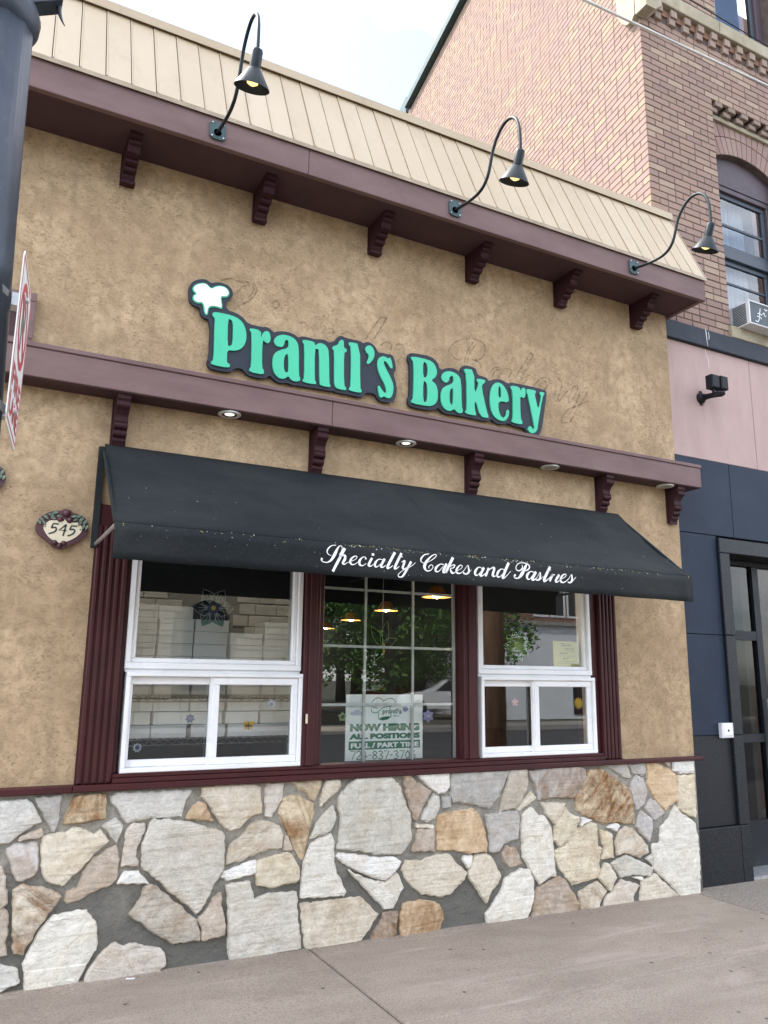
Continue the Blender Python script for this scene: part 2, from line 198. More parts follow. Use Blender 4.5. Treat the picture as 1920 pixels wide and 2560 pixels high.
BACKINGS = [[(1.0485,3.8909),(1.0892,3.8952),(1.1169,3.8773),(1.1524,3.8968),(1.2016,3.8978),(1.2421,3.8818),(1.2589,3.844),(1.2507,3.8106),(1.2155,3.7759),(1.2231,3.7258),(1.2852,3.7197),(1.3312,3.6991),(1.363,3.6647),(1.4596,3.663),(1.4798,3.6712),(1.511,3.664),(1.5326,3.6424),(1.5631,3.6598),(1.6204,3.6698),(1.6682,3.6644),(1.7063,3.6434),(1.7259,3.6628),(1.8289,3.6594),(1.8561,3.668),(1.8891,3.6697),(1.9227,3.6552),(1.9666,3.6837),(1.9771,3.7107),(2.0049,3.7261),(2.0391,3.716),(2.148,3.7174),(2.1685,3.7051),(2.1944,3.7229),(2.2295,3.7209),(2.2652,3.6977),(2.2823,3.6609),(2.3129,3.6684),(2.3487,3.6645),(2.3786,3.6719),(2.4058,3.6537),(2.4247,3.5673),(2.401,3.5346),(2.4195,3.4823),(2.431,3.4175),(2.4178,3.3541),(2.3825,3.3203),(2.3471,3.3168),(2.3001,3.3195),(2.2765,3.3399),(2.2615,3.3646),(2.1894,3.3597),(2.1841,3.3316),(2.1558,3.3184),(2.0652,3.3237),(1.9761,3.3209),(1.9592,3.3311),(1.9375,3.3229),(1.8502,3.3244),(1.7327,3.3183),(1.7115,3.3196),(1.6696,3.3144),(1.6432,3.3249),(1.5877,3.3119),(1.5458,3.3297),(1.5192,3.353),(1.4851,3.3192),(1.3846,3.3219),(1.364,3.3357),(1.3432,3.357),(1.3134,3.3612),(1.2849,3.343),(1.2665,3.3207),(1.151,3.3191),(1.1264,3.3342),(1.1174,3.3672),(1.1321,3.4002),(1.126,3.6338),(1.075,3.6449),(1.0621,3.6622),(1.0573,3.7019),(1.0143,3.7069),(0.9892,3.7313),(0.9838,3.7809),(0.9816,3.8162),(1.0001,3.8619)],
[(2.5435,3.7165),(2.7,3.7214),(2.7556,3.6892),(2.7754,3.6314),(2.8358,3.663),(2.9008,3.6707),(2.958,3.6415),(2.9517,3.6771),(2.9752,3.7113),(3.0585,3.713),(3.0877,3.6964),(3.0913,3.6585),(3.1759,3.6539),(3.1925,3.6271),(3.2445,3.6557),(3.3052,3.6635),(3.3658,3.641),(3.3926,3.6574),(3.5262,3.6595),(3.7086,3.6586),(3.728,3.635),(3.72,3.5948),(3.6796,3.3734),(3.6494,3.293),(3.6124,3.2685),(3.5498,3.2701),(3.5194,3.2953),(3.5113,3.3202),(3.4013,3.3212),(3.3669,3.3379),(3.2973,3.3134),(3.2461,3.3183),(3.2084,3.3451),(3.191,3.3203),(3.1112,3.3182),(3.0863,3.3199),(2.9629,3.3211),(2.89,3.3212),(2.8418,3.3152),(2.7941,3.3228),(2.7626,3.3529),(2.731,3.3298),(2.6686,3.3171),(2.5456,3.3191),(2.5166,3.3384),(2.5163,3.3802),(2.5322,3.397),(2.5309,3.6367),(2.5131,3.6545),(2.5167,3.698)]]
HAT = [(1.0589,3.8647),(1.0877,3.8658),(1.1158,3.8393),(1.1364,3.8601),(1.1746,3.876),(1.2143,3.8693),(1.2346,3.8404),(1.2272,3.8125),(1.2033,3.7988),(1.1788,3.799),(1.1989,3.7175),(1.1586,3.7234),(1.125,3.719),(1.1067,3.7033),(1.1055,3.6571),(1.0813,3.6617),(1.0715,3.7307),(1.0388,3.7203),(1.0122,3.7291),(1.0037,3.7525),(1.0118,3.7748),(1.0258,3.7783),(1.0035,3.7957),(1.0005,3.8206),(1.0217,3.8465)]
SCRIPT = [
[(1.7105,2.1914,0.0029),(1.6856,2.1865,0.0047),(1.6668,2.1707,0.0077),(1.6588,2.1523,0.0066),(1.6678,2.1375,0.0038),(1.6846,2.1331,0.0024)],
[(1.7301,2.1426,0.0029),(1.7432,2.1615,0.0034),(1.7465,2.1842,0.0039),(1.7337,2.1898,0.0039),(1.7196,2.1729,0.0107),(1.7036,2.1404,0.0173),(1.6852,2.1102,0.0125),(1.6642,2.0953,0.0057),(1.6429,2.0945,0.0047),(1.6284,2.1022,0.0066),(1.6314,2.1148,0.0142)],
[(1.7622,2.1788,0.0166),(1.6951,2.0482,0.0143)],
[(1.7258,2.1222,0.0029),(1.7447,2.1371,0.0049),(1.7642,2.1386,0.0126),(1.7646,2.1208,0.0146),(1.753,2.0976,0.0126),(1.7628,2.0917,0.0059),(1.7796,2.1019,0.003)],
[(1.7796,2.1019,0.003),(1.8233,2.1209,0.003),(1.8368,2.1363,0.004),(1.8278,2.1415,0.005),(1.8084,2.1309,0.0088),(1.7966,2.1099,0.0137),(1.8042,2.0948,0.0089),(1.8239,2.0963,0.0039),(1.8433,2.1112,0.0029)],
[(1.8902,2.1284,0.012),(1.8875,2.1386,0.005),(1.8725,2.1392,0.005),(1.853,2.1187,0.0129),(1.8534,2.0985,0.0129),(1.8709,2.0922,0.005),(1.8931,2.106,0.003)],
[(1.9333,2.165,0.0151),(1.9335,2.1522,0.0151)],
[(1.9286,2.1391,0.0132),(1.9082,2.1004,0.014),(1.9209,2.0932,0.006),(1.9383,2.1049,0.003)],
[(1.9937,2.1296,0.0031),(1.9886,2.1347,0.004),(1.9682,2.1345,0.0051),(1.9482,2.1124,0.0132),(1.9485,2.0943,0.0111),(1.9637,2.0945,0.0041),(1.9938,2.125,0.003)],
[(2.0064,2.1406,0.0133),(1.9839,2.0992,0.0143),(1.9968,2.0933,0.0061),(2.0145,2.106,0.0031)],
[(2.0704,2.1817,0.0156),(2.0248,2.0977,0.0144),(2.0378,2.0927,0.0061),(2.0582,2.107,0.0031)],
[(2.1122,2.1805,0.0147),(2.0712,2.0988,0.0146),(2.0817,2.0926,0.0062),(2.0998,2.1055,0.0031)],
[(2.0915,2.1603,0.0041),(2.1202,2.1602,0.0042)],
[(2.1126,2.1295,0.0032),(2.1335,2.1381,0.0106),(2.1207,2.1001,0.0136),(2.1338,2.0941,0.0053),(2.16,2.1146,0.0032)],
[(2.1747,2.138,0.0138),(2.1288,2.0615,0.0126),(2.1107,2.0465,0.0073),(2.0951,2.0477,0.0052),(2.0949,2.0614,0.0042),(2.1234,2.0842,0.0032),(2.1706,2.1084,0.0032),(2.2034,2.1341,0.0027)],
[(2.2911,2.1913,0.0033),(2.2613,2.1832,0.0065),(2.2398,2.1603,0.0096),(2.2398,2.1439,0.0054),(2.2586,2.136,0.0033),(2.2938,2.1481,0.0033),(2.3265,2.1695,0.0044),(2.3403,2.1849,0.0044),(2.332,2.1913,0.0044),(2.3047,2.1773,0.0065),(2.2721,2.1417,0.0163),(2.2614,2.1127,0.0172),(2.2776,2.0928,0.0075),(2.3046,2.0995,0.0044),(2.3183,2.1193,0.0043),(2.3074,2.1293,0.0043),(2.2911,2.1196,0.0043),(2.2911,2.1079,0.0054)],
[(2.3897,2.1317,0.0033),(2.3869,2.1372,0.0045),(2.3649,2.1369,0.0055),(2.3374,2.1136,0.0142),(2.3373,2.0947,0.011),(2.3565,2.0961,0.0044),(2.3869,2.1267,0.0033)],
[(2.4092,2.1436,0.0144),(2.3868,2.0982,0.0155),(2.3978,2.0919,0.0066),(2.42,2.103,0.0034)],
[(2.4531,2.1835,0.0173),(2.4037,2.0924,0.016)],
[(2.4181,2.1154,0.0034),(2.447,2.1372,0.0046),(2.4643,2.1385,0.0081),(2.4555,2.123,0.0058),(2.4353,2.1167,0.0046),(2.4438,2.0952,0.0138),(2.4581,2.0928,0.0058),(2.4785,2.1075,0.0035)],
[(2.4727,2.1046,0.0034),(2.5076,2.1219,0.0035),(2.5165,2.1374,0.0047),(2.502,2.1413,0.0058),(2.4815,2.1225,0.0116),(2.4755,2.1024,0.014),(2.487,2.0933,0.0093),(2.5074,2.0972,0.0047),(2.5309,2.1162,0.0036)],
[(2.5309,2.1162,0.003),(2.5547,2.1452,0.0036),(2.5604,2.1282,0.0095),(2.5631,2.1086,0.0142),(2.5453,2.0934,0.0082),(2.526,2.096,0.0082),(2.5279,2.1036,0.0082)],
[(2.563,2.1011,0.003),(2.581,2.1213,0.0018)],
[(2.6526,2.1324,0.0036),(2.6467,2.138,0.0048),(2.6287,2.1382,0.006),(2.6075,2.1142,0.0155),(2.6073,2.0942,0.0118),(2.6251,2.093,0.0047),(2.6555,2.1276,0.0036)],
[(2.6689,2.1401,0.0157),(2.643,2.0967,0.0168),(2.6549,2.09,0.0072),(2.6792,2.1067,0.0036)],
[(2.7039,2.1397,0.0158),(2.6788,2.0892,0.0145)],
[(2.6914,2.1151,0.0036),(2.7221,2.14,0.0061),(2.7434,2.1415,0.0135),(2.7304,2.1002,0.0159),(2.7455,2.0937,0.0061),(2.7703,2.108,0.0036)],
[(2.8139,2.1339,0.0037),(2.8079,2.1396,0.0049),(2.7894,2.1388,0.0061),(2.7674,2.1154,0.0159),(2.7639,2.095,0.0122),(2.7822,2.0927,0.0049),(2.8137,2.1237,0.0037)],
[(2.8493,2.1825,0.0175),(2.8038,2.0951,0.0173),(2.816,2.0909,0.0074),(2.8381,2.1076,0.0037),(2.8623,2.1323,0.0031)],
[(2.9498,2.1772,0.0039),(2.9492,2.1565,0.0077),(2.9265,2.1394,0.0064),(2.9047,2.1456,0.0063),(2.9052,2.1662,0.0051),(2.9279,2.1859,0.0051),(2.9661,2.1899,0.0051),(2.9978,2.1808,0.0077),(3.0037,2.1631,0.009),(2.9839,2.1461,0.0064),(2.9455,2.1382,0.0038)],
[(2.9851,2.1851,0.0065),(2.9717,2.1633,0.0179),(2.945,2.1201,0.0216),(2.919,2.0953,0.0088),(2.8938,2.0936,0.0063),(2.8879,2.106,0.0075),(2.8993,2.1119,0.0151)],
[(3.0349,2.1342,0.0038),(3.0286,2.1399,0.0052),(3.0093,2.1401,0.0065),(2.9862,2.1178,0.0167),(2.9856,2.0972,0.0128),(3.0046,2.0943,0.0052),(3.0347,2.129,0.0039)],
[(3.0532,2.1422,0.0169),(3.024,2.0971,0.018),(3.0366,2.0912,0.0078),(3.0598,2.1073,0.0039)],
[(3.0598,2.1073,0.0032),(3.0836,2.1402,0.0039),(3.0863,2.1247,0.0105),(3.0823,2.1036,0.0144),(3.0657,2.0911,0.0078),(3.0496,2.0937,0.0078)],
[(3.0853,2.096,0.0032),(3.1109,2.1201,0.0026)],
[(3.1639,2.1816,0.0172),(3.1147,2.098,0.0183),(3.1275,2.091,0.0079),(3.1511,2.1082,0.004)],
[(3.1366,2.157,0.0046),(3.1697,2.161,0.0053)],
[(3.151,2.1056,0.0033),(3.1799,2.1354,0.0053)],
[(3.1839,2.1356,0.0146),(3.157,2.0913,0.0146)],
[(3.1685,2.1157,0.0027),(3.1865,2.1337,0.0046),(3.1983,2.1314,0.01)],
[(3.2345,2.137,0.0148),(3.2049,2.0971,0.016),(3.2179,2.0906,0.0067),(3.2439,2.1065,0.0041)],
[(3.2406,2.1063,0.004),(3.2783,2.1247,0.004),(3.2891,2.1397,0.0054),(3.2723,2.1418,0.0068),(3.2513,2.1228,0.0135),(3.2437,2.1012,0.0161),(3.2566,2.0899,0.0094),(3.2804,2.0957,0.0054),(3.3083,2.1161,0.0041)],
[(3.3083,2.1161,0.0034),(3.3334,2.1444,0.0041),(3.336,2.1286,0.011),(3.335,2.1072,0.0151),(3.3173,2.0917,0.0082),(3.3006,2.0959,0.0081)],
[(3.3382,2.1021,0.0041),(3.3682,2.1307,0.0035)]]
GHOST = [
[(2.8889,3.7527),(2.8754,3.7663),(2.8712,3.8144),(2.9078,3.8713),(2.963,3.9121),(3.0372,3.9406),(3.1121,3.9485),(3.1685,3.9354),(3.1867,3.8888),(3.1716,3.8354),(3.1285,3.7933),(3.0816,3.7837),(3.1283,3.7766),(3.151,3.7314)],
[(2.8801,3.7917),(2.9251,3.7601),(2.9707,3.7612),(2.9801,3.7878)],
[(3.1213,3.9337),(3.0545,3.8361),(3.0256,3.7477)],
[(3.0931,3.936),(3.0361,3.8489),(2.998,3.7421)],
[(3.2211,3.6953),(3.2604,3.753),(3.3183,3.7686),(3.347,3.7532),(3.2972,3.6849)],
[(3.2399,3.6823),(3.2792,3.74),(3.3276,3.7536)],
[(3.3571,3.7721),(3.4253,3.7686),(3.3943,3.7035)],
[(3.6101,3.9474),(3.4533,3.7148)],
[(3.6352,3.9396),(3.5022,3.6987)],
[(3.605,3.9463),(3.6353,3.944)],
[(3.5124,3.7091),(3.5941,3.7674),(3.5522,3.7082)],
[(3.6318,3.689),(3.6949,3.7524),(3.7676,3.7749),(3.7871,3.7439),(3.7329,3.6734)],
[(3.6726,3.6966),(3.7355,3.7428),(3.7556,3.7293)],
[(3.8465,3.7987),(3.8725,3.795),(3.9073,3.7491),(3.8774,3.6653),(3.8538,3.6005),(3.8236,3.621),(3.8365,3.6838)],
[(3.8748,3.6042),(3.9414,3.6855),(3.9969,3.7395)],
[(3.9722,3.6649),(4.0185,3.7435),(4.0627,3.7693),(4.0546,3.7149),(3.9915,3.6247),(3.9648,3.62),(3.9722,3.6649)],
[(4.1269,3.7547),(4.182,3.7648),(4.1227,3.6743),(4.0298,3.5356),(3.9731,3.457),(3.8988,3.4363),(3.8955,3.4786),(3.9563,3.5492),(4.0324,3.5883),(4.1652,3.6553)],
[(4.0927,3.7218),(4.0332,3.6059),(3.9429,3.4865)],
[(1.1842,3.9306),(1.2475,3.9598),(1.3053,3.953),(1.3794,3.9632),(1.4187,3.9295),(1.3926,3.8621),(1.3215,3.7931),(1.2744,3.7562)],
[(1.2696,3.8491),(1.3314,3.9249),(1.3802,3.946),(1.3984,3.9157),(1.3601,3.8455)],
[(1.5282,3.847),(1.5357,3.8707),(1.5525,3.8775),(1.57,3.8703),(1.5726,3.8489),(1.5588,3.8307),(1.5391,3.8295),(1.5282,3.847)],
[(1.8837,3.7212),(1.9007,3.7607),(1.955,3.7728),(1.9605,3.7381)],
[(1.7132,3.7628),(1.7568,3.7772),(1.7798,3.7514),(1.7678,3.7133)],
[(2.3112,3.9411),(2.1983,3.7538)],
[(2.3622,3.9482),(2.2652,3.7683)],
[(2.3112,3.9411),(2.3622,3.9482)],
[(2.3141,3.7327),(2.3624,3.7708),(2.402,3.7514),(2.3926,3.7123)],
[(2.4316,3.7577),(2.4811,3.7776),(2.5064,3.7455),(2.472,3.6731),(2.4426,3.6393)],
[(2.02,3.7512),(2.0751,3.7815),(2.1227,3.7465)]]
# ---------------------------------------------------------------- helpers
ORG = {}

class MB:
    """collects geometry in world space"""
    def __init__(s):
        s.v = []; s.f = []
    def add(s, vs, fs):
        n = len(s.v)
        s.v += [tuple(v) for v in vs]
        s.f += [tuple(i + n for i in f) for f in fs]
        return s
    def box(s, x0, x1, y0, y1, z0, z1):
        vs = [(x0, y0, z0), (x1, y0, z0), (x1, y1, z0), (x0, y1, z0), (x0, y0, z1), (x1, y0, z1), (x1, y1, z1), (x0, y1, z1)]
        return s.add(vs, [(0, 1, 5, 4), (1, 2, 6, 5), (2, 3, 7, 6), (3, 0, 4, 7), (4, 5, 6, 7), (3, 2, 1, 0)])
    def bevbox(s, x0, x1, y0, y1, z0, z1, b=0.004):
        """box with chamfered front (-y) edges"""
        vs = [(x0, y1, z0), (x1, y1, z0), (x1, y1, z1), (x0, y1, z1),
              (x0, y0 + b, z0), (x1, y0 + b, z0), (x1, y0 + b, z1), (x0, y0 + b, z1),
              (x0 + b, y0, z0 + b), (x1 - b, y0, z0 + b), (x1 - b, y0, z1 - b), (x0 + b, y0, z1 - b)]
        fs = [(8, 9, 10, 11), (4, 5, 9, 8), (5, 6, 10, 9), (6, 7, 11, 10), (7, 4, 8, 11),
              (0, 1, 5, 4), (1, 2, 6, 5), (2, 3, 7, 6), (3, 0, 4, 7), (3, 2, 1, 0)]
        return s.add(vs, fs)
    def prism(s, poly, y0, y1, holes=(), fn=None):
        """poly in (x, z); front at y0 (towards the street), back at y1"""
        loops = [list(poly)] + [list(h) for h in holes]
        tri = tessellate_polygon([[Vector((p[0], p[1], 0)) for p in l] for l in loops])
        flat = [p for l in loops for p in l]
        n = len(flat)
        fr = [(p[0], (y0 if fn is None else y0 + fn(p)), p[1]) for p in flat]
        bk = [(p[0], y1, p[1]) for p in flat]
        fs = []
        for t in tri:
            a, b, c = (flat[i] for i in t)
            cr = (b[0] - a[0]) * (c[1] - a[1]) - (b[1] - a[1]) * (c[0] - a[0])
            t = tuple(t) if cr > 0 else tuple(reversed(t))
            fs.append(t)
            fs.append(tuple(i + n for i in reversed(t)))
        k = 0
        for li, l in enumerate(loops):
            ar = sum(l[i][0] * l[(i + 1) % len(l)][1] - l[(i + 1) % len(l)][0] * l[i][1] for i in range(len(l)))
            ccw = ar > 0
            if li > 0: ccw = not ccw
            for i in range(len(l)):
                a = k + i; b = k + (i + 1) % len(l)
                q = (b, a, a + n, b + n) if ccw else (a, b, b + n, a + n)
                fs.append(q)
            k += len(l)
        return s.add(fr + bk, fs)
    def tube(s, path, rad, n=10, cap=True):
        path = [Vector(p) for p in path]
        rads = rad if isinstance(rad, (list, tuple)) else [rad] * len(path)
        vs = []; fs = []
        t0 = (path[1] - path[0]).normalized()
        ref = Vector((0, 0, 1)) if abs(t0.z) < 0.9 else Vector((1, 0, 0))
        nrm = t0.cross(ref).normalized()
        for i, p in enumerate(path):
            t = (path[min(i + 1, len(path) - 1)] - path[max(i - 1, 0)]).normalized()
            nrm = (nrm - t * nrm.dot(t)).normalized()
            bn = t.cross(nrm)
            for k in range(n):
                a = 2 * math.pi * k / n
                vs.append(p + (nrm * math.cos(a) + bn * math.sin(a)) * rads[i])
        for i in range(len(path) - 1):
            for k in range(n):
                k2 = (k + 1) % n
                fs.append((i * n + k, i * n + k2, (i + 1) * n + k2, (i + 1) * n + k))
        if cap:
            fs.append(tuple(reversed(range(n))))
            fs.append(tuple((len(path) - 1) * n + k for k in range(n)))
        return s.add(vs, fs)
    def lathe(s, prof, c, n=20, cap0=True, cap1=True):
        """prof: (radius, z); around the vertical through c"""
        vs = []; fs = []
        for r_, z in prof:
            for k in range(n):
                a = 2 * math.pi * k / n
                vs.append((c[0] + r_ * math.cos(a), c[1] + r_ * math.sin(a), c[2] + z))
        for i in range(len(prof) - 1):
            for k in range(n):
                k2 = (k + 1) % n
                fs.append((i * n + k, i * n + k2, (i + 1) * n + k2, (i + 1) * n + k))
        if cap0: fs.append(tuple(reversed(range(n))))
        if cap1: fs.append(tuple((len(prof) - 1) * n + k for k in range(n)))
        return s.add(vs, fs)
    def frame(s, x0, x1, z0, z1, wd, y0, y1, wb=None, wt=None):
        wb = wd if wb is None else wb; wt = wd if wt is None else wt
        s.bevbox(x0, x0 + wd, y0, y1, z0 + wb, z1 - wt)
        s.bevbox(x1 - wd, x1, y0, y1, z0 + wb, z1 - wt)
        s.bevbox(x0, x1, y0 - 0.001, y1, z0, z0 + wb)
        s.bevbox(x0, x1, y0 - 0.001, y1, z1 - wt, z1)
        return s
    def xform(s, M):
        s.v = [tuple(M @ Vector(v)) for v in s.v]
        return s

def obj(name, mb, mat, parent=None, smooth=False):
    o0 = ORG.get(parent.name, Vector((0, 0, 0))) if parent else Vector((0, 0, 0))
    me = bpy.data.meshes.new(name)
    me.from_pydata([(v[0] - o0.x, v[1] - o0.y, v[2] - o0.z) for v in mb.v], [], mb.f)
    me.update()
    if smooth:
        if smooth is True:
            for p in me.polygons: p.use_smooth = True
        else:
            me.shade_smooth() if hasattr(me, 'shade_smooth') else None
            try: me.set_sharp_from_angle(angle=R(smooth))
            except Exception: pass
    for m in (mat if isinstance(mat, (list, tuple)) else [mat]): me.materials.append(m)
    o = bpy.data.objects.new(name, me)
    COL.objects.link(o)
    if parent: o.parent = parent
    ORG[o.name] = o0
    return o

def tag(o, label, cat, group=None):
    o['label'] = label; o['category'] = cat
    if group: o['group'] = group
    return o

def thing(name, label, cat, loc, group=None):
    o = bpy.data.objects.new(name, None)
    o.empty_display_size = 0.1
    o.location = loc
    COL.objects.link(o)
    ORG[o.name] = Vector(loc)
    tag(o, label, cat, group)
    return o

def single(name, mb, mat, label, cat, loc, group=None, smooth=False):
    """a thing that is one mesh, its origin at loc"""
    loc = Vector(loc)
    mb.v = [(v[0] - loc.x, v[1] - loc.y, v[2] - loc.z) for v in mb.v]
    o = obj(name, mb, mat, None, smooth)
    o.location = loc
    ORG[o.name] = loc
    return tag(o, label, cat, group)

def struct(name, mb, mat, smooth=False):
    o = obj(name, mb, mat, None, smooth)
    o['kind'] = 'structure'
    return o

def copy_tree(o, loc=None, parent=None):
    c = o.copy(); COL.objects.link(c)
    if parent: c.parent = parent
    if loc is not None: c.location = loc
    ORG[c.name] = Vector(c.location) if parent is None else ORG.get(parent.name)
    for ch in list(o.children):
        copy_tree(ch, None, c)
    return c

def chaikin(pts, it=1, closed=True):
    for _ in range(it):
        out = []
        n = len(pts)
        for i in range(n if closed else n - 1):
            a = pts[i]; b = pts[(i + 1) % n]
            out.append(tuple(a[k] * 0.75 + b[k] * 0.25 for k in range(len(a))))
            out.append(tuple(a[k] * 0.25 + b[k] * 0.75 for k in range(len(a))))
        if not closed: out = [pts[0]] + out + [pts[-1]]
        pts = out
    return pts

def catmull(pts, sub=5):
    if len(pts) < 3: 
        a, b = pts[0], pts[-1]
        return [tuple(a[k] + (b[k] - a[k]) * i / sub for k in range(len(a))) for i in range(sub + 1)]
    out = []
    P = [pts[0]] + list(pts) + [pts[-1]]
    for i in range(1, len(P) - 2):
        for j in range(sub):
            t = j / sub
            out.append(tuple(0.5 * (2 * P[i][k] + (P[i + 1][k] - P[i - 1][k]) * t + (2 * P[i - 1][k] - 5 * P[i][k] + 4 * P[i + 1][k] - P[i + 2][k]) * t * t + (3 * P[i][k] - P[i - 1][k] - 3 * P[i + 1][k] + P[i + 2][k]) * t ** 3) for k in range(len(pts[0]))))
    out.append(tuple(pts[-1]))
    return out

def ribbon(mb, pts, y, width=None):
    """flat stroke in the x-z plane at depth y; pts (x, z, w)"""
    vs = []; fs = []
    n = len(pts)
    for i, p in enumerate(pts):
        a = pts[max(i - 1, 0)]; b = pts[min(i + 1, n - 1)]
        dx, dz = b[0] - a[0], b[1] - a[1]
        l = math.hypot(dx, dz) or 1
        wd = (p[2] if width is None else width) / 2
        nx, nz = -dz / l * wd, dx / l * wd
        vs += [(p[0] + nx, y, p[1] + nz), (p[0] - nx, y, p[1] - nz)]
    for i in range(n - 1):
        fs.append((2 * i, 2 * i + 1, 2 * i + 3, 2 * i + 2))
    return mb.add(vs, fs)

def text_mb(txt, x0, x1, z0, z1, y, bold=0.0, yaxis=None, shear=0.0):
    """flat lettering fitted into a rectangle, facing -y (or +x when yaxis is set: then x0..x1 run along y at x=y)"""
    cu = bpy.data.curves.new('t', 'FONT')
    cu.body = txt; cu.offset = bold; cu.resolution_u = 3; cu.shear = shear
    o = bpy.data.objects.new('t', cu)
    COL.objects.link(o)
    bpy.context.view_layer.update()
    dg = bpy.context.evaluated_depsgraph_get()
    me = bpy.data.meshes.new_from_object(o.evaluated_get(dg))
    xs = [v.co.x for v in me.vertices]; ys = [v.co.y for v in me.vertices]
    ax, bx, ay, by = min(xs), max(xs), min(ys), max(ys)
    mb = MB()
    vs = []
    for v in me.vertices:
        u = x0 + (v.co.x - ax) / (bx - ax) * (x1 - x0)
        t = z0 + (v.co.y - ay) / (by - ay) * (z1 - z0)
        vs.append((u, y, t) if yaxis is None else (y, u, t))
    mb.add(vs, [tuple(p.vertices) for p in me.polygons])
    bpy.data.objects.remove(o); bpy.data.curves.remove(cu); bpy.data.meshes.remove(me)
    return mb

# ---------------------------------------------------------------- materials
def srgb(r, g, b):
    return tuple(((c / 255) / 12.92 if c / 255 <= 0.04045 else ((c / 255 + 0.055) / 1.055) ** 2.4) for c in (r, g, b))

class NT:
    def __init__(s, name):
        s.m = bpy.data.materials.new(name); s.m.use_nodes = True
        s.t = s.m.node_tree
        s.b = s.t.nodes['Principled BSDF']
    def n(s, typ, **kw):
        nd = s.t.nodes.new(typ)
        for k, v in kw.items():
            if k in nd.inputs: nd.inputs[k].default_value = v
            else: setattr(nd, k, v)
        return nd
    def l(s, a, b): s.t.links.new(a, b)
    def noise(s, vec, scale, detail=5, rough=0.55, dist=0.0):
        nd = s.n('ShaderNodeTexNoise')
        nd.inputs['Scale'].default_value = scale; nd.inputs['Detail'].default_value = detail
        nd.inputs['Roughness'].default_value = rough; nd.inputs['Distortion'].default_value = dist
        if vec: s.l(vec, nd.inputs['Vector'])
        return nd.outputs['Fac']
    def ramp(s, fac, p0, p1, c0=(0, 0, 0), c1=(1, 1, 1)):
        nd = s.n('ShaderNodeValToRGB')
        nd.color_ramp.elements[0].position = p0; nd.color_ramp.elements[1].position = p1
        nd.color_ramp.elements[0].color = (*c0, 1); nd.color_ramp.elements[1].color = (*c1, 1)
        s.l(fac, nd.inputs['Fac'])
        return nd.outputs['Color']
    def mix(s, fac, a, b, mode='MIX'):
        nd = s.n('ShaderNodeMix'); nd.data_type = 'RGBA'; nd.blend_type = mode
        for sock, v in (('Factor', fac), ('A', a), ('B', b)):
            if isinstance(v, (int, float)): nd.inputs[sock].default_value = v
            elif isinstance(v, tuple): nd.inputs[sock].default_value = (*v[:3], 1)
            else: s.l(v, nd.inputs[sock])
        return nd.outputs['Result']
    def math(s, op, a, b=0.5):
        nd = s.n('ShaderNodeMath'); nd.operation = op
        for i, v in ((0, a), (1, b)):
            if isinstance(v, (int, float)): nd.inputs[i].default_value = v
            else: s.l(v, nd.inputs[i])
        return nd.outputs[0]
    def coords(s, scale=(1, 1, 1), rand=False, out='Object'):
        tc = s.n('ShaderNodeTexCoord')
        v = tc.outputs[out]
        mp = s.n('ShaderNodeMapping'); mp.inputs['Scale'].default_value = scale
        s.l(v, mp.inputs['Vector'])
        if rand:
            oi = s.n('ShaderNodeObjectInfo')
            sc = s.n('ShaderNodeVectorMath'); sc.operation = 'SCALE'
            cb = s.n('ShaderNodeCombineXYZ')
            s.l(oi.outputs['Random'], cb.inputs['X']); s.l(oi.outputs['Random'], cb.inputs['Z'])
            s.l(cb.outputs[0], sc.inputs[0]); sc.inputs['Scale'].default_value = 37.0
            s.l(sc.outputs[0], mp.inputs['Location'])
        return mp.outputs['Vector']
    def bump(s, h, strength=0.5, dist=0.01, prev=None):
        nd = s.n('ShaderNodeBump')
        nd.inputs['Strength'].default_value = strength; nd.inputs['Distance'].default_value = dist
        s.l(h, nd.inputs['Height'])
        if prev is not None: s.l(prev, nd.inputs['Normal'])
        return nd.outputs['Normal']
    def done(s, col=None, rough=None, normal=None, metal=None, spec=None):
        if col is not None:
            if isinstance(col, tuple): s.b.inputs['Base Color'].default_value = (*col[:3], 1)
            else: s.l(col, s.b.inputs['Base Color'])
        if rough is not None:
            if isinstance(rough, (int, float)): s.b.inputs['Roughness'].default_value = rough
            else: s.l(rough, s.b.inputs['Roughness'])
        if normal is not None: s.l(normal, s.b.inputs['Normal'])
        if metal is not None: s.b.inputs['Metallic'].default_value = metal
        if spec is not None: s.b.inputs['Specular IOR Level'].default_value = spec
        return s.m

def paint(name, c, c2=None, rough=0.5, scale=9.0, bump=0.0, bscale=60.0, metal=0.0, spec=0.5, stretch=(1, 1, 1), dirt=0.0, dirtc=(0.05, 0.04, 0.03), rand=False):
    t = NT(name)
    v = t.coords(stretch, rand=rand)
    c2 = c2 or tuple(x * 0.8 for x in c)
    f = t.noise(v, scale, 7, 0.6)
    col = t.mix(t.ramp(f, 0.38, 0.66), c, c2)
    if dirt:
        d = t.noise(v, scale * 3.1, 8, 0.7, 0.6)
        col = t.mix(t.math('MULTIPLY', t.ramp(d, 0.55, 0.75), dirt), col, dirtc)
    nr = t.bump(t.noise(v, bscale, 6, 0.65), bump, 0.004) if bump else None
    rg = t.math('ADD', t.math('MULTIPLY', f, 0.2), rough - 0.1)
    return t.done(col, rg, nr, metal, spec)

M = {}
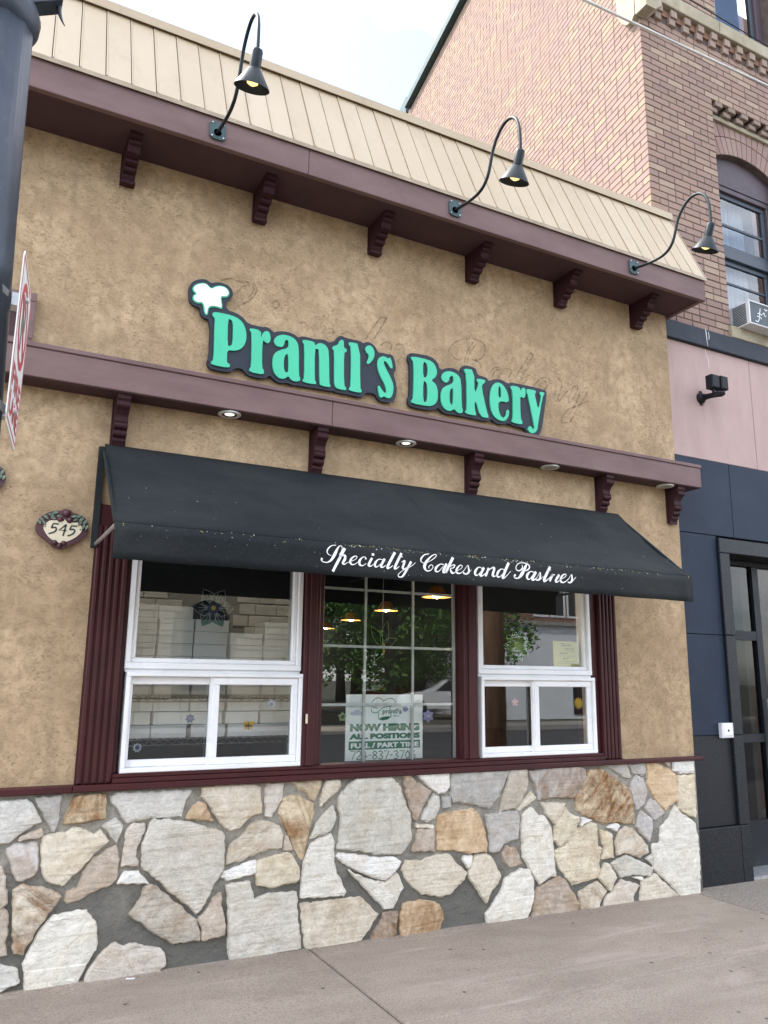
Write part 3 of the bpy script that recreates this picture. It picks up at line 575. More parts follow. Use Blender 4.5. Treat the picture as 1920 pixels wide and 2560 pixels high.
# stucco: trowelled tan with darker scratches
t = NT('stucco')
v = t.coords()
big = t.noise(v, 2.1, 6, 0.68, 0.5)
mid = t.noise(v, 13.0, 9, 0.72, 0.5)
vs_ = t.coords((1.0, 1.0, 1.7))
fine = t.noise(vs_, 48.0, 8, 0.75, 0.7)
c = t.mix(t.ramp(big, 0.36, 0.60), (0.515, 0.375, 0.232), (0.355, 0.250, 0.150))
c = t.mix(t.math('MULTIPLY', t.ramp(mid, 0.44, 0.60), 0.75), c, (0.285, 0.203, 0.120))
flm = t.math('ADD', t.math('MULTIPLY', t.ramp(t.noise(v, 2.4, 6, 0.65, 0.6), 0.38, 0.62), 0.68), 0.22)
c = t.mix(t.math('MULTIPLY', t.ramp(fine, 0.53, 0.61), flm), c, (0.155, 0.104, 0.060))
stk = t.noise(t.coords((11, 11, 0.7)), 1.0, 6, 0.6, 0.3)
c = t.mix(t.math('MULTIPLY', t.ramp(stk, 0.54, 0.72), 0.30), c, (0.20, 0.148, 0.095))
c = t.mix(t.math('MULTIPLY', t.ramp(t.noise(vs_, 30.0, 8, 0.7, 1.5), 0.55, 0.70), 0.5), c, (0.54, 0.425, 0.285))
n1 = t.bump(mid, 0.25, 0.008)
n2 = t.bump(fine, 0.5, 0.005, n1)
M['stucco'] = t.done(c, 0.9, n2, spec=0.2)

def stone_mat():
    t = NT('fieldstone')
    v = t.coords(rand=True)
    oi = t.n('ShaderNodeObjectInfo')
    base = oi.outputs['Color']; st = oi.outputs['Alpha']
    big = t.noise(v, 5.0, 6, 0.62, 0.8)
    med = t.noise(v, 15.0, 8, 0.7, 0.6)
    vr = t.n('ShaderNodeVectorRotate'); vr.rotation_type = 'Y_AXIS'
    t.l(v, vr.inputs['Vector']); t.l(t.math('MULTIPLY', oi.outputs['Random'], 6.28), vr.inputs['Angle'])
    rot = t.n('ShaderNodeMapping'); rot.inputs['Scale'].default_value = (2.6, 2.6, 7.0)
    t.l(vr.outputs['Vector'], rot.inputs['Vector'])
    vein = t.noise(rot.outputs['Vector'], 1.8, 9, 0.7, 0.7)
    fine = t.noise(v, 75.0, 8, 0.75)
    c = t.mix(t.math('MULTIPLY', t.ramp(med, 0.32, 0.68), 0.8), t.mix(0.42, base, (0.80, 0.76, 0.68)), t.mix(0.36, base, (0.22, 0.20, 0.17)))
    c = t.mix(t.math('MULTIPLY', t.ramp(big, 0.50, 0.66), 0.45), c, t.mix(0.45, base, (0.60, 0.46, 0.24)))
    c = t.mix(t.math('MULTIPLY', t.ramp(vein, 0.54, 0.66), 0.30), c, t.mix(0.55, base, (0.40, 0.29, 0.14)))
    stn = t.math('MULTIPLY', t.ramp(t.math('ADD', t.math('MULTIPLY', vein, 0.6), t.math('MULTIPLY', big, 0.4)), 0.42, 0.58), st)
    c = t.mix(stn, c, t.mix(t.ramp(med, .4, .6), (0.27, 0.115, 0.03), (0.12, 0.055, 0.022)))
    c = t.mix(t.math('MULTIPLY', t.ramp(t.noise(v, 34.0, 9, 0.8, 0.8), 0.58, 0.68), 0.55), c, (0.13, 0.115, 0.10))
    c = t.mix(t.math('MULTIPLY', t.ramp(fine, 0.48, 0.72), 0.35), c, (0.15, 0.13, 0.11))
    dv = t.n('ShaderNodeVectorMath'); dv.operation = 'ADD'
    nz = t.n('ShaderNodeTexNoise'); nz.inputs['Scale'].default_value = 7.0; nz.inputs['Detail'].default_value = 6
    t.l(v, nz.inputs['Vector']); sc = t.n('ShaderNodeVectorMath'); sc.operation = 'SCALE'; sc.inputs['Scale'].default_value = 0.35
    t.l(nz.outputs['Color'], sc.inputs[0]); t.l(v, dv.inputs[0]); t.l(sc.outputs[0], dv.inputs[1])
    vo = t.n('ShaderNodeTexVoronoi'); vo.feature = 'DISTANCE_TO_EDGE'; vo.inputs['Scale'].default_value = 4.2
    t.l(dv.outputs[0], vo.inputs['Vector'])
    crack = t.math('MULTIPLY', t.ramp(vo.outputs['Distance'], 0.0, 0.020, (1, 1, 1), (0, 0, 0)), t.ramp(big, 0.46, 0.58))
    c = t.mix(t.math('MULTIPLY', crack, 0.22), c, (0.12, 0.10, 0.085))
    n0 = t.bump(crack, -0.35, 0.006)
    n1 = t.bump(big, 0.7, 0.03, n0)
    n2 = t.bump(vein, 0.6, 0.014, n1)
    n3 = t.bump(med, 0.5, 0.010, n2)
    n4 = t.bump(fine, 0.5, 0.004, n3)
    return t.done(c, 0.75, n4, spec=0.3)
M['fieldstone'] = stone_mat()

# mortar: pale grey high on the wall, a darker cement where the lower joints were repointed
t = NT('mortar')
v = t.coords()
sep = t.n('ShaderNodeSeparateXYZ'); t.l(t.n('ShaderNodeTexCoord').outputs['Object'], sep.inputs[0])
hz = t.math('ADD', sep.outputs['Z'], t.math('MULTIPLY', t.noise(v, 2.2, 5, 0.6), 0.9))
low = t.ramp(hz, 0.75, 1.15)
f = t.noise(v, 14, 8, 0.7)
c = t.mix(low, (0.140, 0.137, 0.122), (0.36, 0.335, 0.285))
c = t.mix(t.math('MULTIPLY', t.ramp(f, 0.42, 0.62), 0.6), c, (0.17, 0.158, 0.135))
M['mortar'] = t.done(c, 0.92, t.bump(t.noise(v, 30, 8, 0.7), 0.9, 0.02, t.bump(t.noise(v, 7, 5, .6), 0.8, .04)), spec=0.2)

M['maroon'] = paint('maroon_trim', (0.055, 0.0115, 0.0125), (0.042, 0.009, 0.010), 0.5, 6, 0.15, 30, spec=0.3, dirt=0.12, dirtc=(0.09, 0.06, 0.05))
M['maroon_skylit'] = paint('skylit_maroon_board', (0.172, 0.108, 0.102), (0.136, 0.082, 0.078), 0.6, 2.5, 0.2, 50, spec=0.3, stretch=(1, 1, 3), dirt=0.35, dirtc=(0.10, 0.075, 0.075))  # the trim's maroon, faded, with sky glow painted in as a lighter tone
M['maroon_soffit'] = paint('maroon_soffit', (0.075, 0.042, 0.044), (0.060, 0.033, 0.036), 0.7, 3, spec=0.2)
M['roof'] = paint('beige_metal_panel', (0.435, 0.342, 0.228), (0.400, 0.310, 0.200), 0.42, 1.6, 0.06, 14, stretch=(1, 1, .35), dirt=0.35, dirtc=(0.25, 0.19, 0.13), rand=True)
M['roof_edge'] = paint('beige_metal_edge', (0.36, 0.285, 0.20), (0.25, 0.20, 0.13), 0.5, 5, dirt=0.5, dirtc=(0.12, 0.10, 0.05))
M['vinyl'] = paint('white_vinyl', (0.83, 0.83, 0.83), (0.76, 0.76, 0.77), 0.35, 4, dirt=0.25, dirtc=(0.34, 0.33, 0.32))
M['muntin'] = paint('white_muntin', (0.62, 0.64, 0.62), None, 0.5)
M['canvas'] = None
t = NT('awning_canvas')
v = t.coords((0.6, 1, 1))
f = t.noise(v, 1.7, 6, 0.6, 0.5)
sep = t.n('ShaderNodeSeparateXYZ'); t.l(t.n('ShaderNodeTexCoord').outputs['Object'], sep.inputs[0])
c = t.mix(t.ramp(f, 0.35, 0.7), (0.012, 0.0150, 0.017), (0.029, 0.032, 0.032))
c = t.mix(t.math('MULTIPLY', t.ramp(t.noise(v, 90, 4, 0.7), 0.55, 0.75), 0.25), c, (0.07, 0.08, 0.085))
wv = t.noise(t.coords((420, 420, 420)), 1.0, 2)
M['canvas'] = t.done(c, 0.8, t.bump(wv, 0.2, 0.001, t.bump(t.noise(v, 3.0, 4, .5), 0.5, 0.03)), spec=0.15)
M['white_letter'] = paint('white_lettering', (0.80, 0.80, 0.80), (0.76, 0.76, 0.75), 0.5)
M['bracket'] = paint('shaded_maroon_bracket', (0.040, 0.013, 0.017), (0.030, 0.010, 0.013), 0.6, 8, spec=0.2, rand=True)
M['green_letter'] = paint('mint_green_lettering', (0.045, 0.50, 0.29), (0.04, 0.46, 0.265), 0.4, 3)
M['sign_dark'] = paint('slate_sign_board', (0.024, 0.030, 0.044), (0.020, 0.026, 0.038), 0.55, 3, spec=0.3)
M['black_metal'] = paint('dark_green_black_metal', (0.011, 0.018, 0.021), (0.008, 0.013, 0.016), 0.45, 12, spec=0.3)
M['plate_green'] = paint('weathered_green_plate', (0.035, 0.075, 0.075), (0.025, 0.05, 0.055), 0.6, 18)
M['post'] = paint('navy_black_post_paint', (0.018, 0.025, 0.040), (0.03, 0.04, 0.055), 0.45, 10, 0.3, 30, dirt=0.3, dirtc=(0.12, 0.14, 0.17))
M['galv'] = paint('galvanised_strap', (0.55, 0.56, 0.57), (0.42, 0.43, 0.45), 0.38, 25, metal=0.7)
M['sign_white'] = paint('white_sign_sheet', (0.72, 0.71, 0.68), (0.66, 0.64, 0.60), 0.45, 6)
M['sign_red'] = paint('faded_red_print', (0.42, 0.035, 0.05), (0.47, 0.09, 0.10), 0.5, 5)
M['sign_grey'] = paint('faded_grey_print', (0.20, 0.17, 0.16), None, 0.5, 5)

t = NT('brick')
at = t.n('ShaderNodeAttribute'); at.attribute_name = 'tint'
v = t.coords(out='Object', rand=True)
f = t.noise(v, 22, 7, 0.7)
c = t.mix(t.math('MULTIPLY', t.ramp(f, 0.35, 0.75), 0.35), at.outputs['Color'], t.mix(0.5, at.outputs['Color'], (0.10, 0.07, 0.06)))
M['brick'] = t.done(c, 0.85, t.bump(t.noise(v, 60, 6, .7), 0.35, 0.004), spec=0.2)
M['brick_mortar'] = paint('brick_joint', (0.115, 0.085, 0.075), (0.075, 0.055, 0.05), 0.95, 12, 0.4, 60)
M['limestone'] = paint('stained_limestone', (0.36, 0.315, 0.225), (0.26, 0.22, 0.15), 0.85, 5, 0.4, 40, dirt=0.4, dirtc=(0.16, 0.13, 0.09))
M['band'] = paint('charcoal_band', (0.026, 0.032, 0.044), (0.036, 0.042, 0.054), 0.6, 7, 0.2, 50, spec=0.2, dirt=0.25, dirtc=(0.13, 0.14, 0.15))
M['pink'] = paint('dusty_pink_stucco', (0.445, 0.318, 0.292), (0.385, 0.272, 0.250), 0.85, 2.6, 0.25, 90, stretch=(1.6, 1, .5), dirt=0.2, dirtc=(0.25, 0.18, 0.16))
M['navy'] = paint('slate_navy_panel', (0.018, 0.028, 0.048), (0.015, 0.023, 0.041), 0.6, 1.8, 0.15, 70, spec=0.2, dirt=0.2, dirtc=(0.05, 0.058, 0.072))
t = NT('dark_granite')
v = t.coords()
f = t.noise(v, 95, 3, 0.6)
c = t.mix(t.ramp(f, 0.50, 0.66), (0.006, 0.0075, 0.0105), (0.026, 0.029, 0.035))
M['granite'] = t.done(c, 0.5, t.bump(f, 0.15, 0.002), spec=0.3)
M['dark_frame'] = paint('dark_bronze_frame', (0.007, 0.009, 0.014), None, 0.5, spec=0.3)
M['purple_frame'] = paint('plum_wood_frame', (0.075, 0.052, 0.065), (0.06, 0.042, 0.052), 0.6, 6)
M['blue_frame'] = paint('slate_sash', (0.030, 0.042, 0.060), (0.04, 0.052, 0.07), 0.5, 6)

def glass(name, tint, refl, rough=0.0, ior=1.5):
    m = bpy.data.materials.new(name); m.use_nodes = True
    nt = m.node_tree; nt.nodes.clear()
    out = nt.nodes.new('ShaderNodeOutputMaterial')
    tr = nt.nodes.new('ShaderNodeBsdfTransparent'); tr.inputs['Color'].default_value = (*tint, 1)
    gl = nt.nodes.new('ShaderNodeBsdfGlossy'); gl.inputs['Roughness'].default_value = rough
    gl.inputs['Color'].default_value = (0.96, 0.98, 1, 1)
    fr = nt.nodes.new('ShaderNodeFresnel'); fr.inputs['IOR'].default_value = ior
    ml = nt.nodes.new('ShaderNodeMath'); ml.operation = 'MULTIPLY'; ml.inputs[1].default_value = refl; ml.use_clamp = True
    mx = nt.nodes.new('ShaderNodeMixShader')
    nt.links.new(fr.outputs[0], ml.inputs[0]); nt.links.new(ml.outputs[0], mx.inputs[0])
    nt.links.new(tr.outputs[0], mx.inputs[1]); nt.links.new(gl.outputs[0], mx.inputs[2])
    nt.links.new(mx.outputs[0], out.inputs['Surface'])
    return m
M['glass'] = glass('window_glass', (0.95, 0.98, 0.97), 2.7)
M['glass_door'] = glass('door_glass', (0.55, 0.57, 0.58), 0.6)
M['glass_dark'] = glass('tinted_glass', (0.75, 0.80, 0.84), 1.7)
M['film'] = glass('tinted_film', (0.45, 0.66, 0.60), 1.5)

def emit(name, col, s):
    m = bpy.data.materials.new(name); m.use_nodes = True
    b = m.node_tree.nodes['Principled BSDF']
    b.inputs['Base Color'].default_value = (*col, 1)
    b.inputs['Emission Color'].default_value = (*col, 1); b.inputs['Emission Strength'].default_value = s
    return m
M['bulb'] = emit('warm_bulb', (1.0, 0.66, 0.25), 0.45)
M['bulb_white'] = emit('white_bulb', (1.0, 0.90, 0.72), 1.6)
M['can_on'] = emit('lit_downlight', (1.0, 0.96, 0.90), 0.32)
M['can_off'] = paint('unlit_downlight', (0.42, 0.40, 0.33), None, 0.4)
M['cardboard'] = paint('white_cardboard', (0.86, 0.87, 0.86), (0.80, 0.81, 0.81), 0.75, 4, rand=True)
M['wire'] = paint('chrome_wire', (0.45, 0.45, 0.46), None, 0.3, metal=0.9)
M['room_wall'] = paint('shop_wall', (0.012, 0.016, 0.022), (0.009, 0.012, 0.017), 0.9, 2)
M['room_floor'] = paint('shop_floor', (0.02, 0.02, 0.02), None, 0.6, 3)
M['amber'] = paint('amber_pendant_shade', (0.36, 0.16, 0.045), (0.28, 0.12, 0.03), 0.35, 5)
M['paper'] = paint('poster_paper', (0.90, 0.92, 0.90), (0.87, 0.89, 0.87), 0.55, 3)
M['poster_green'] = paint('poster_green_print', (0.006, 0.175, 0.092), None, 0.5, 4)
M['poster_grey'] = paint('grey_scribble', (0.22, 0.20, 0.23), None, 0.6)
M['ink'] = paint('black_ink', (0.02, 0.03, 0.03), None, 0.5)
M['yellow_paper'] = paint('yellow_notice_paper', (0.68, 0.66, 0.25), (0.62, 0.60, 0.22), 0.6, 4)
M['dec_yellow'] = paint('yellow_felt', (0.72, 0.47, 0.05), None, 0.7)
M['dec_blue'] = paint('blue_felt', (0.12, 0.22, 0.42), None, 0.7)
M['dec_lilac'] = paint('lilac_felt', (0.30, 0.28, 0.48), None, 0.7)
M['dec_green'] = paint('lime_felt', (0.32, 0.42, 0.14), None, 0.7)
M['dec_white'] = paint('pale_felt', (0.55, 0.58, 0.66), None, 0.7)
M['dec_pink'] = paint('pink_felt', (0.6, 0.3, 0.4), None, 0.7)
M['dec_dark'] = paint('dark_felt', (0.03, 0.05, 0.13), None, 0.7)
M['plaque_cream'] = paint('cream_plaque', (0.68, 0.60, 0.44), (0.62, 0.54, 0.38), 0.5, 9)
M['plaque_plum'] = paint('plum_plaque_frame', (0.075, 0.022, 0.030), (0.05, 0.016, 0.022), 0.5, 14)
M['leaf_paint'] = paint('painted_leaf', (0.055, 0.085, 0.055), (0.20, 0.26, 0.20), 0.6, 40)
M['ac_white'] = paint('white_ac_case', (0.68, 0.69, 0.70), None, 0.4, 5)
M['ac_dark'] = paint('dark_ac_grille', (0.06, 0.075, 0.085), None, 0.6, 30)
M['curtain'] = paint('pale_curtain', (0.42, 0.46, 0.50), (0.30, 0.34, 0.38), 0.9, 5, stretch=(6, 1, .4))
M['lobby'] = paint('lobby_wall', (0.16, 0.145, 0.125), None, 0.9, 2)
M['cable'] = paint('white_cable_sheath', (0.56, 0.55, 0.52), None, 0.6)
M['wire_black'] = paint('black_wire', (0.012, 0.013, 0.018), None, 0.6, spec=0.25)
M['debris'] = paint('leaf_litter', (0.30, 0.27, 0.06), (0.12, 0.16, 0.03), 0.8, 30)
M['grit'] = paint('pavement_grit', (0.45, 0.40, 0.34), (0.15, 0.12, 0.10), 0.9, 60)
M['speck'] = paint('pale_specks', (0.62, 0.62, 0.58), None, 0.8)

# concrete pavement
t = NT('sidewalk_concrete')
v = t.coords()
a_ = t.noise(t.coords((0.55, 1.6, 1)), 1.5, 7, 0.62, 0.5)
f = t.noise(v, 95, 5, 0.75)
g = t.noise(v, 6, 7, 0.65, 0.4)
c = t.mix(t.ramp(a_, 0.35, 0.68), (0.380, 0.315, 0.252), (0.275, 0.224, 0.175))
c = t.mix(t.math('MULTIPLY', t.ramp(g, 0.5, 0.75), 0.4), c, (0.20, 0.155, 0.135))
c = t.mix(t.math('MULTIPLY', t.ramp(f, 0.45, 0.62), 0.6), c, (0.14, 0.108, 0.095))
c = t.mix(t.math('MULTIPLY', t.ramp(t.noise(t.coords((.35, 2.5, 1)), 3.0, 6, .6, .8), 0.58, 0.70), 0.35), c, (0.47, 0.39, 0.35))
vo = t.n('ShaderNodeTexVoronoi'); vo.inputs['Scale'].default_value = 5.2; t.l(v, vo.inputs['Vector'])
c = t.mix(t.math('MULTIPLY', t.ramp(vo.outputs['Distance'], 0.045, 0.07, (1, 1, 1), (0, 0, 0)), 0.8), c, (0.045, 0.04, 0.038))
M['sidewalk'] = t.done(c, 0.8, t.bump(f, 0.35, 0.003, t.bump(g, 0.15, .01)), spec=0.3)
M['joint'] = paint('dark_joint', (0.03, 0.025, 0.022), None, 0.95)
t = NT('pebble_concrete')
v = t.coords()
vo = t.n('ShaderNodeTexVoronoi'); vo.inputs['Scale'].default_value = 85; t.l(v, vo.inputs['Vector'])
c = t.mix(t.ramp(vo.outputs['Distance'], 0.15, 0.6), t.mix(0.6, vo.outputs['Color'], (0.35, 0.29, 0.22)), (0.10, 0.085, 0.07))
c = t.mix(0.55, c, (0.27, 0.225, 0.17))
M['pebble'] = t.done(c, 0.85, t.bump(vo.outputs['Distance'], 0.6, 0.006))
t = NT('asphalt')
v = t.coords()
c = t.mix(t.ramp(t.noise(v, 0.7, 6), 0.35, 0.7), (0.052, 0.051, 0.050), (0.038, 0.038, 0.038))
c = t.mix(t.math('MULTIPLY', t.ramp(t.noise(v, 120, 4), .5, .7), .5), c, (0.11, .105, .10))
M['asphalt'] = t.done(c, 0.9, t.bump(t.noise(v, 90, 4), .4, .004))
M['kerb'] = paint('kerb_concrete', (0.32, 0.29, 0.26), (0.22, 0.20, 0.18), 0.9, 4, 0.3, 40)
M['earth'] = paint('bare_ground', (0.10, 0.085, 0.055), (0.06, 0.07, 0.03), 0.95, 0.8)
M['bark'] = paint('wood_pole', (0.30, 0.165, 0.095), (0.16, 0.085, 0.05), 0.9, 6, 0.8, 14, stretch=(5, 5, .5))
M['tree_bark'] = paint('tree_bark', (0.085, 0.065, 0.05), (0.05, 0.04, 0.03), 0.95, 9, 0.8, 20, stretch=(3, 3, .6))
t = NT('foliage')
oi = t.n('ShaderNodeNewGeometry')
c = t.mix(oi.outputs['Random Per Island'], (0.030, 0.085, 0.014), (0.12, 0.225, 0.04))
t.done(c, 0.6, spec=0.3)
t.b.inputs['Subsurface Weight'].default_value = 0.0
M['foliage'] = t.m
M['stone_block'] = paint('tan_ashlar', (0.44, 0.375, 0.27), (0.34, 0.285, 0.195), 0.9, 3, 0.6, 12, rand=True)
M['stone_joint'] = paint('ashlar_joint', (0.20, 0.17, 0.12), None, 0.95)
M['dark_void'] = paint('dark_opening', (0.02, 0.02, 0.022), None, 0.6)
M['white_siding'] = paint('white_siding', (0.70, 0.71, 0.72), (0.64, 0.65, 0.66), 0.7, 1)
M['brick_plain'] = paint('far_red_brick', (0.24, 0.13, 0.085), (0.19, 0.10, 0.07), 0.9, 12)
M['shingle'] = paint('grey_shingles', (0.13, 0.12, 0.115), None, 0.9, 8)
M['car_white'] = paint('white_car_paint', (0.70, 0.71, 0.72), None, 0.25, 1)
M['car_red'] = paint('red_car_paint', (0.30, 0.02, 0.02), None, 0.25, 1)
M['car_blue'] = paint('silver_blue_car_paint', (0.32, 0.36, 0.42), None, 0.25, 1)
M['rubber'] = paint('tyre_rubber', (0.02, 0.02, 0.02), None, 0.8)
M['stain'] = None
m = bpy.data.materials.new('old_sign_stain'); m.use_nodes = True
nt = m.node_tree; bs = nt.nodes['Principled BSDF']
bs.inputs['Base Color'].default_value = (0.075, 0.05, 0.032, 1); bs.inputs['Roughness'].default_value = 1
tcn = nt.nodes.new('ShaderNodeTexCoord'); nz = nt.nodes.new('ShaderNodeTexNoise'); nz.inputs['Scale'].default_value = 30; nz.inputs['Detail'].default_value = 6
rp = nt.nodes.new('ShaderNodeValToRGB'); rp.color_ramp.elements[0].position = 0.30; rp.color_ramp.elements[1].position = 0.70
rp.color_ramp.elements[1].color = (0.45, 0.45, 0.45, 1)
nt.links.new(tcn.outputs['Object'], nz.inputs['Vector']); nt.links.new(nz.outputs['Fac'], rp.inputs['Fac']); nt.links.new(rp.outputs['Color'], bs.inputs['Alpha'])
M['stain'] = m

# ---------------------------------------------------------------- ground
def gz(x): return -0.0085 * (x - 1.9) - 0.008
def slope_box(x0, x1, y0, y1, dz, th):
    mb = MB()
    b = 0.006
    def ring(e, z): return [(x0 + e, y0 + e, gz(x0 + e) + z), (x1 - e, y0 + e, gz(x1 - e) + z), (x1 - e, y1 - e, gz(x1 - e) + z), (x0 + e, y1 - e, gz(x0 + e) + z)]
    vs = ring(0, dz - th) + ring(0, dz - b) + ring(b, dz)
    fs = [(0, 1, 5, 4), (1, 2, 6, 5), (2, 3, 7, 6), (3, 0, 4, 7), (4, 5, 9, 8), (5, 6, 10, 9), (6, 7, 11, 10), (7, 4, 8, 11), (8, 9, 10, 11)]
    return mb.add(vs, fs)

g = MB().box(-300, 300, -300, 300, -0.6, -0.32)
struct('ground', g, M['earth'])
g = MB(); g.add([(-60, -17.0, -0.14), (80, -17.0, -0.14), (80, -3.95, -0.14), (-60, -3.95, -0.14)], [(0, 1, 2, 3)])
struct('road', g, M['asphalt'])
walk = struct('sidewalk', slope_box(-14, 24, -3.80, 0.3, -0.02, 0.28), M['joint'])
J = 0.005
xs_ = [-13.5, -10.4, -7.3, -4.2, -1.15, 1.9, 4.97, 8.1, 11.2, 14.3, 17.4]
ys_ = [(-1.14, 0.28), (-2.45, -1.14), (-3.78, -2.45)]
for i in range(len(xs_) - 1):
    for (ya, yb) in ys_:
        if xs_[i] >= 4.9 and yb > 0:
            o = obj('pebble_slab', slope_box(xs_[i] + J, xs_[i + 1] - J, ya + J, yb, -0.002, 0.05), M['pebble'], walk)
        else:
            o = obj('slab', slope_box(xs_[i] + J, xs_[i + 1] - J, ya + J, yb - J, 0.0, 0.05), M['sidewalk'], walk)
for i in range(16):
    g = slope_box(-14 + i * 2.0 + 0.006, -12 + i * 2.0, -3.97, -3.81, 0.002, 0.30)
    if i == 0:
        kerb = struct('kerb', g, M['kerb'])
    else:
        obj('kerb_stone', g, M['kerb'], kerb)

# ---------------------------------------------------------------- the bakery
bk = thing('bakery_building', 'tan stucco bakery with fieldstone base, maroon trim and beige metal mansard', 'building', (2.5, 0, 0))
WR = 5.09
w = MB()
w.box(-5.0, 0.57, 0, 0.25, 0.90, 2.30)
w.box(4.33, WR, 0, 0.25, 0.90, 2.30)
w.box(-5.0, WR, 0, 0.25, 2.30, 4.60)
obj('stucco_wall', w, M['stucco'], bk)
w = MB()
w.box(-5.0, WR, 0.0, 0.25, 4.601, 5.2)
w.box(WR - 0.22, WR, 0.251, 9.0, -0.2, 5.2)
w.box(-5.0, -4.78, 0.251, 9.0, -0.2, 5.2)
w.box(-4.779, WR - 0.221, 8.8, 9.0, -0.2, 5.2)
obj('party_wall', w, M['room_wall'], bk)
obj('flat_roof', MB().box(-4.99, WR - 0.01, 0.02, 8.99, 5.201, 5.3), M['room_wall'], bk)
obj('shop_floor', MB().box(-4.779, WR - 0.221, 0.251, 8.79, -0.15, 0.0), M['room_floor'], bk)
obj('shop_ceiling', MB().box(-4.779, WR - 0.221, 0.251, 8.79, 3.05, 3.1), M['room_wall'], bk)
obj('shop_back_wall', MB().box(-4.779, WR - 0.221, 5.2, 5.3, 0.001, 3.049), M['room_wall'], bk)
obj('shop_side_wall', MB().box(0.15, 0.25, 0.252, 5.19, 0.001, 3.049), M['room_wall'], bk)

# stone base
SB = MB(); SB.box(-5.0, WR - 0.02, -0.019, 0.24, -0.25, 0.899)
base = obj('stone_base', SB, M['mortar'], bk)
PAL = {'W': (0.74, 0.725, 0.69), 'V': (0.66, 0.625, 0.545), 'L': (0.47, 0.46, 0.425), 'N': (0.48, 0.445, 0.38), 'C': (0.56, 0.485, 0.365),
       'Y': (0.60, 0.51, 0.345), 'G': (0.31, 0.295, 0.285), 'S': (0.25, 0.25, 0.245), 'T': (0.35, 0.315, 0.25), 'K': (0.40, 0.315, 0.235),
       'P': (0.50, 0.44, 0.375), 'O': (0.52, 0.32, 0.13), 'B': (0.28, 0.195, 0.13), 'R': (0.54, 0.40, 0.21), 'D': (0.47, 0.43, 0.42),
       'Z': (0.46, 0.44, 0.375), 'H': (0.36, 0.335, 0.335)}
def stone(col, stain, pts, seed):
    rnd = random.Random(seed)
    n = len(pts)
    ar = sum(pts[i][0] * pts[(i + 1) % n][1] - pts[(i + 1) % n][0] * pts[i][1] for i in range(n)) / 2
    if ar < 0: pts = pts[::-1]; ar = -ar
    cut = []
    for i in range(n):
        p = pts[i]; a = pts[i - 1]; b = pts[(i + 1) % n]
        for q in (a, b):
            l_ = math.hypot(q[0] - p[0], q[1] - p[1]); k_ = min(0.0045, l_ * 0.2) / l_
            cut.append((p[0] + (q[0] - p[0]) * k_, p[1] + (q[1] - p[1]) * k_))
    pts = cut
    gx = sum(p[0] for p in pts) / len(pts); gzz = sum(p[1] for p in pts) / len(pts); rm = math.sqrt(ar) * 0.5
    pts = [(gx + (p[0] - gx) * (1 + 0.0055 / rm), gzz + (p[1] - gzz) * (1 + 0.0055 / rm)) for p in pts]
    # refine and roughen the outline
    out = []
    for i in range(len(pts)):
        a = pts[i]; b = pts[(i + 1) % len(pts)]
        L = math.hypot(b[0] - a[0], b[1] - a[1])
        k = max(1, int(L / 0.016))
        for j in range(k):
            out.append((a[0] + (b[0] - a[0]) * j / k, a[1] + (b[1] - a[1]) * j / k))
    cx = sum(p[0] for p in out) / len(out); cz = sum(p[1] for p in out) / len(out)
    jit = min(0.0030, 0.03 * math.sqrt(ar))
    ph = [rnd.uniform(0, 6.28) for _ in range(4)]
    out2 = []
    for p in out:
        out2.append((p[0] + rnd.uniform(-jit, jit) + 0.002 * math.sin(p[1] * 90 + ph[0]), p[1] + rnd.uniform(-jit, jit) + 0.002 * math.sin(p[0] * 90 + ph[1])))
    out = out2
    n = len(out)
    ta = rnd.uniform(-0.05, 0.05); tb = rnd.uniform(-0.05, 0.05); dy = rnd.uniform(-0.012, 0.004)
    def fy(p): return -0.036 + dy + ta * (p[0] - cx) + tb * (p[1] - cz)
    ins = min(0.007, 0.08 * math.sqrt(ar))
    inner = []
    for i in range(n):
        a = out[i - 1]; b = out[(i + 1) % n]
        dx, dz = b[0] - a[0], b[1] - a[1]
        l = math.hypot(dx, dz) or 1
        inner.append((out[i][0] - dz / l * ins, out[i][1] + dx / l * ins))
    vs = [(p[0], 0.01, p[1]) for p in out] + [(p[0], fy(p) + 0.012 + rnd.uniform(-0.003, 0.003), p[1]) for p in out] + [(p[0], fy(p) + rnd.uniform(-0.0015, 0.0015), p[1]) for p in inner]
    fs = []
    for i in range(n):
        j = (i + 1) % n
        fs.append((i, j, j + n, i + n)); fs.append((i + n, j + n, j + 2 * n, i + 2 * n))
    for tr in tessellate_polygon([[Vector((p[0], p[1], 0)) for p in inner]]):
        a, b, c = (inner[i] for i in tr)
        cr = (b[0] - a[0]) * (c[1] - a[1]) - (b[1] - a[1]) * (c[0] - a[0])
        tr = tuple(tr) if cr > 0 else tuple(reversed(tr))
        fs.append(tuple(i + 2 * n for i in tr))
    bm = bmesh.new()
    bv = [bm.verts.new(v_) for v_ in vs]
    for k, f_ in enumerate(fs):
        try: nf = bm.faces.new([bv[i] for i in f_])
        except ValueError: continue
        nf.material_index = 1 if k >= 2 * n else 0
    for _ in range(5):
        es = [e for e in bm.edges if len(e.link_faces) == 2 and all(f_.material_index == 1 for f_ in e.link_faces) and e.calc_length() > 0.045]
        if not es: break
        bmesh.ops.subdivide_edges(bm, edges=es, cuts=1)
        bmesh.ops.triangulate(bm, faces=[f_ for f_ in bm.faces if f_.material_index == 1 and len(f_.verts) > 3])
    off = Vector((seed * 3.7, seed * 1.3, 0))
    for v_ in bm.verts:
        if v_.link_faces and all(f_.material_index == 1 for f_ in v_.link_faces):
            h_ = mnoise.fractal(v_.co * 9 + off, 0.8, 2.0, 3) + 0.6 * abs(mnoise.noise(v_.co * 17 + off))
            v_.co.y -= 0.003 + 0.0055 * h_
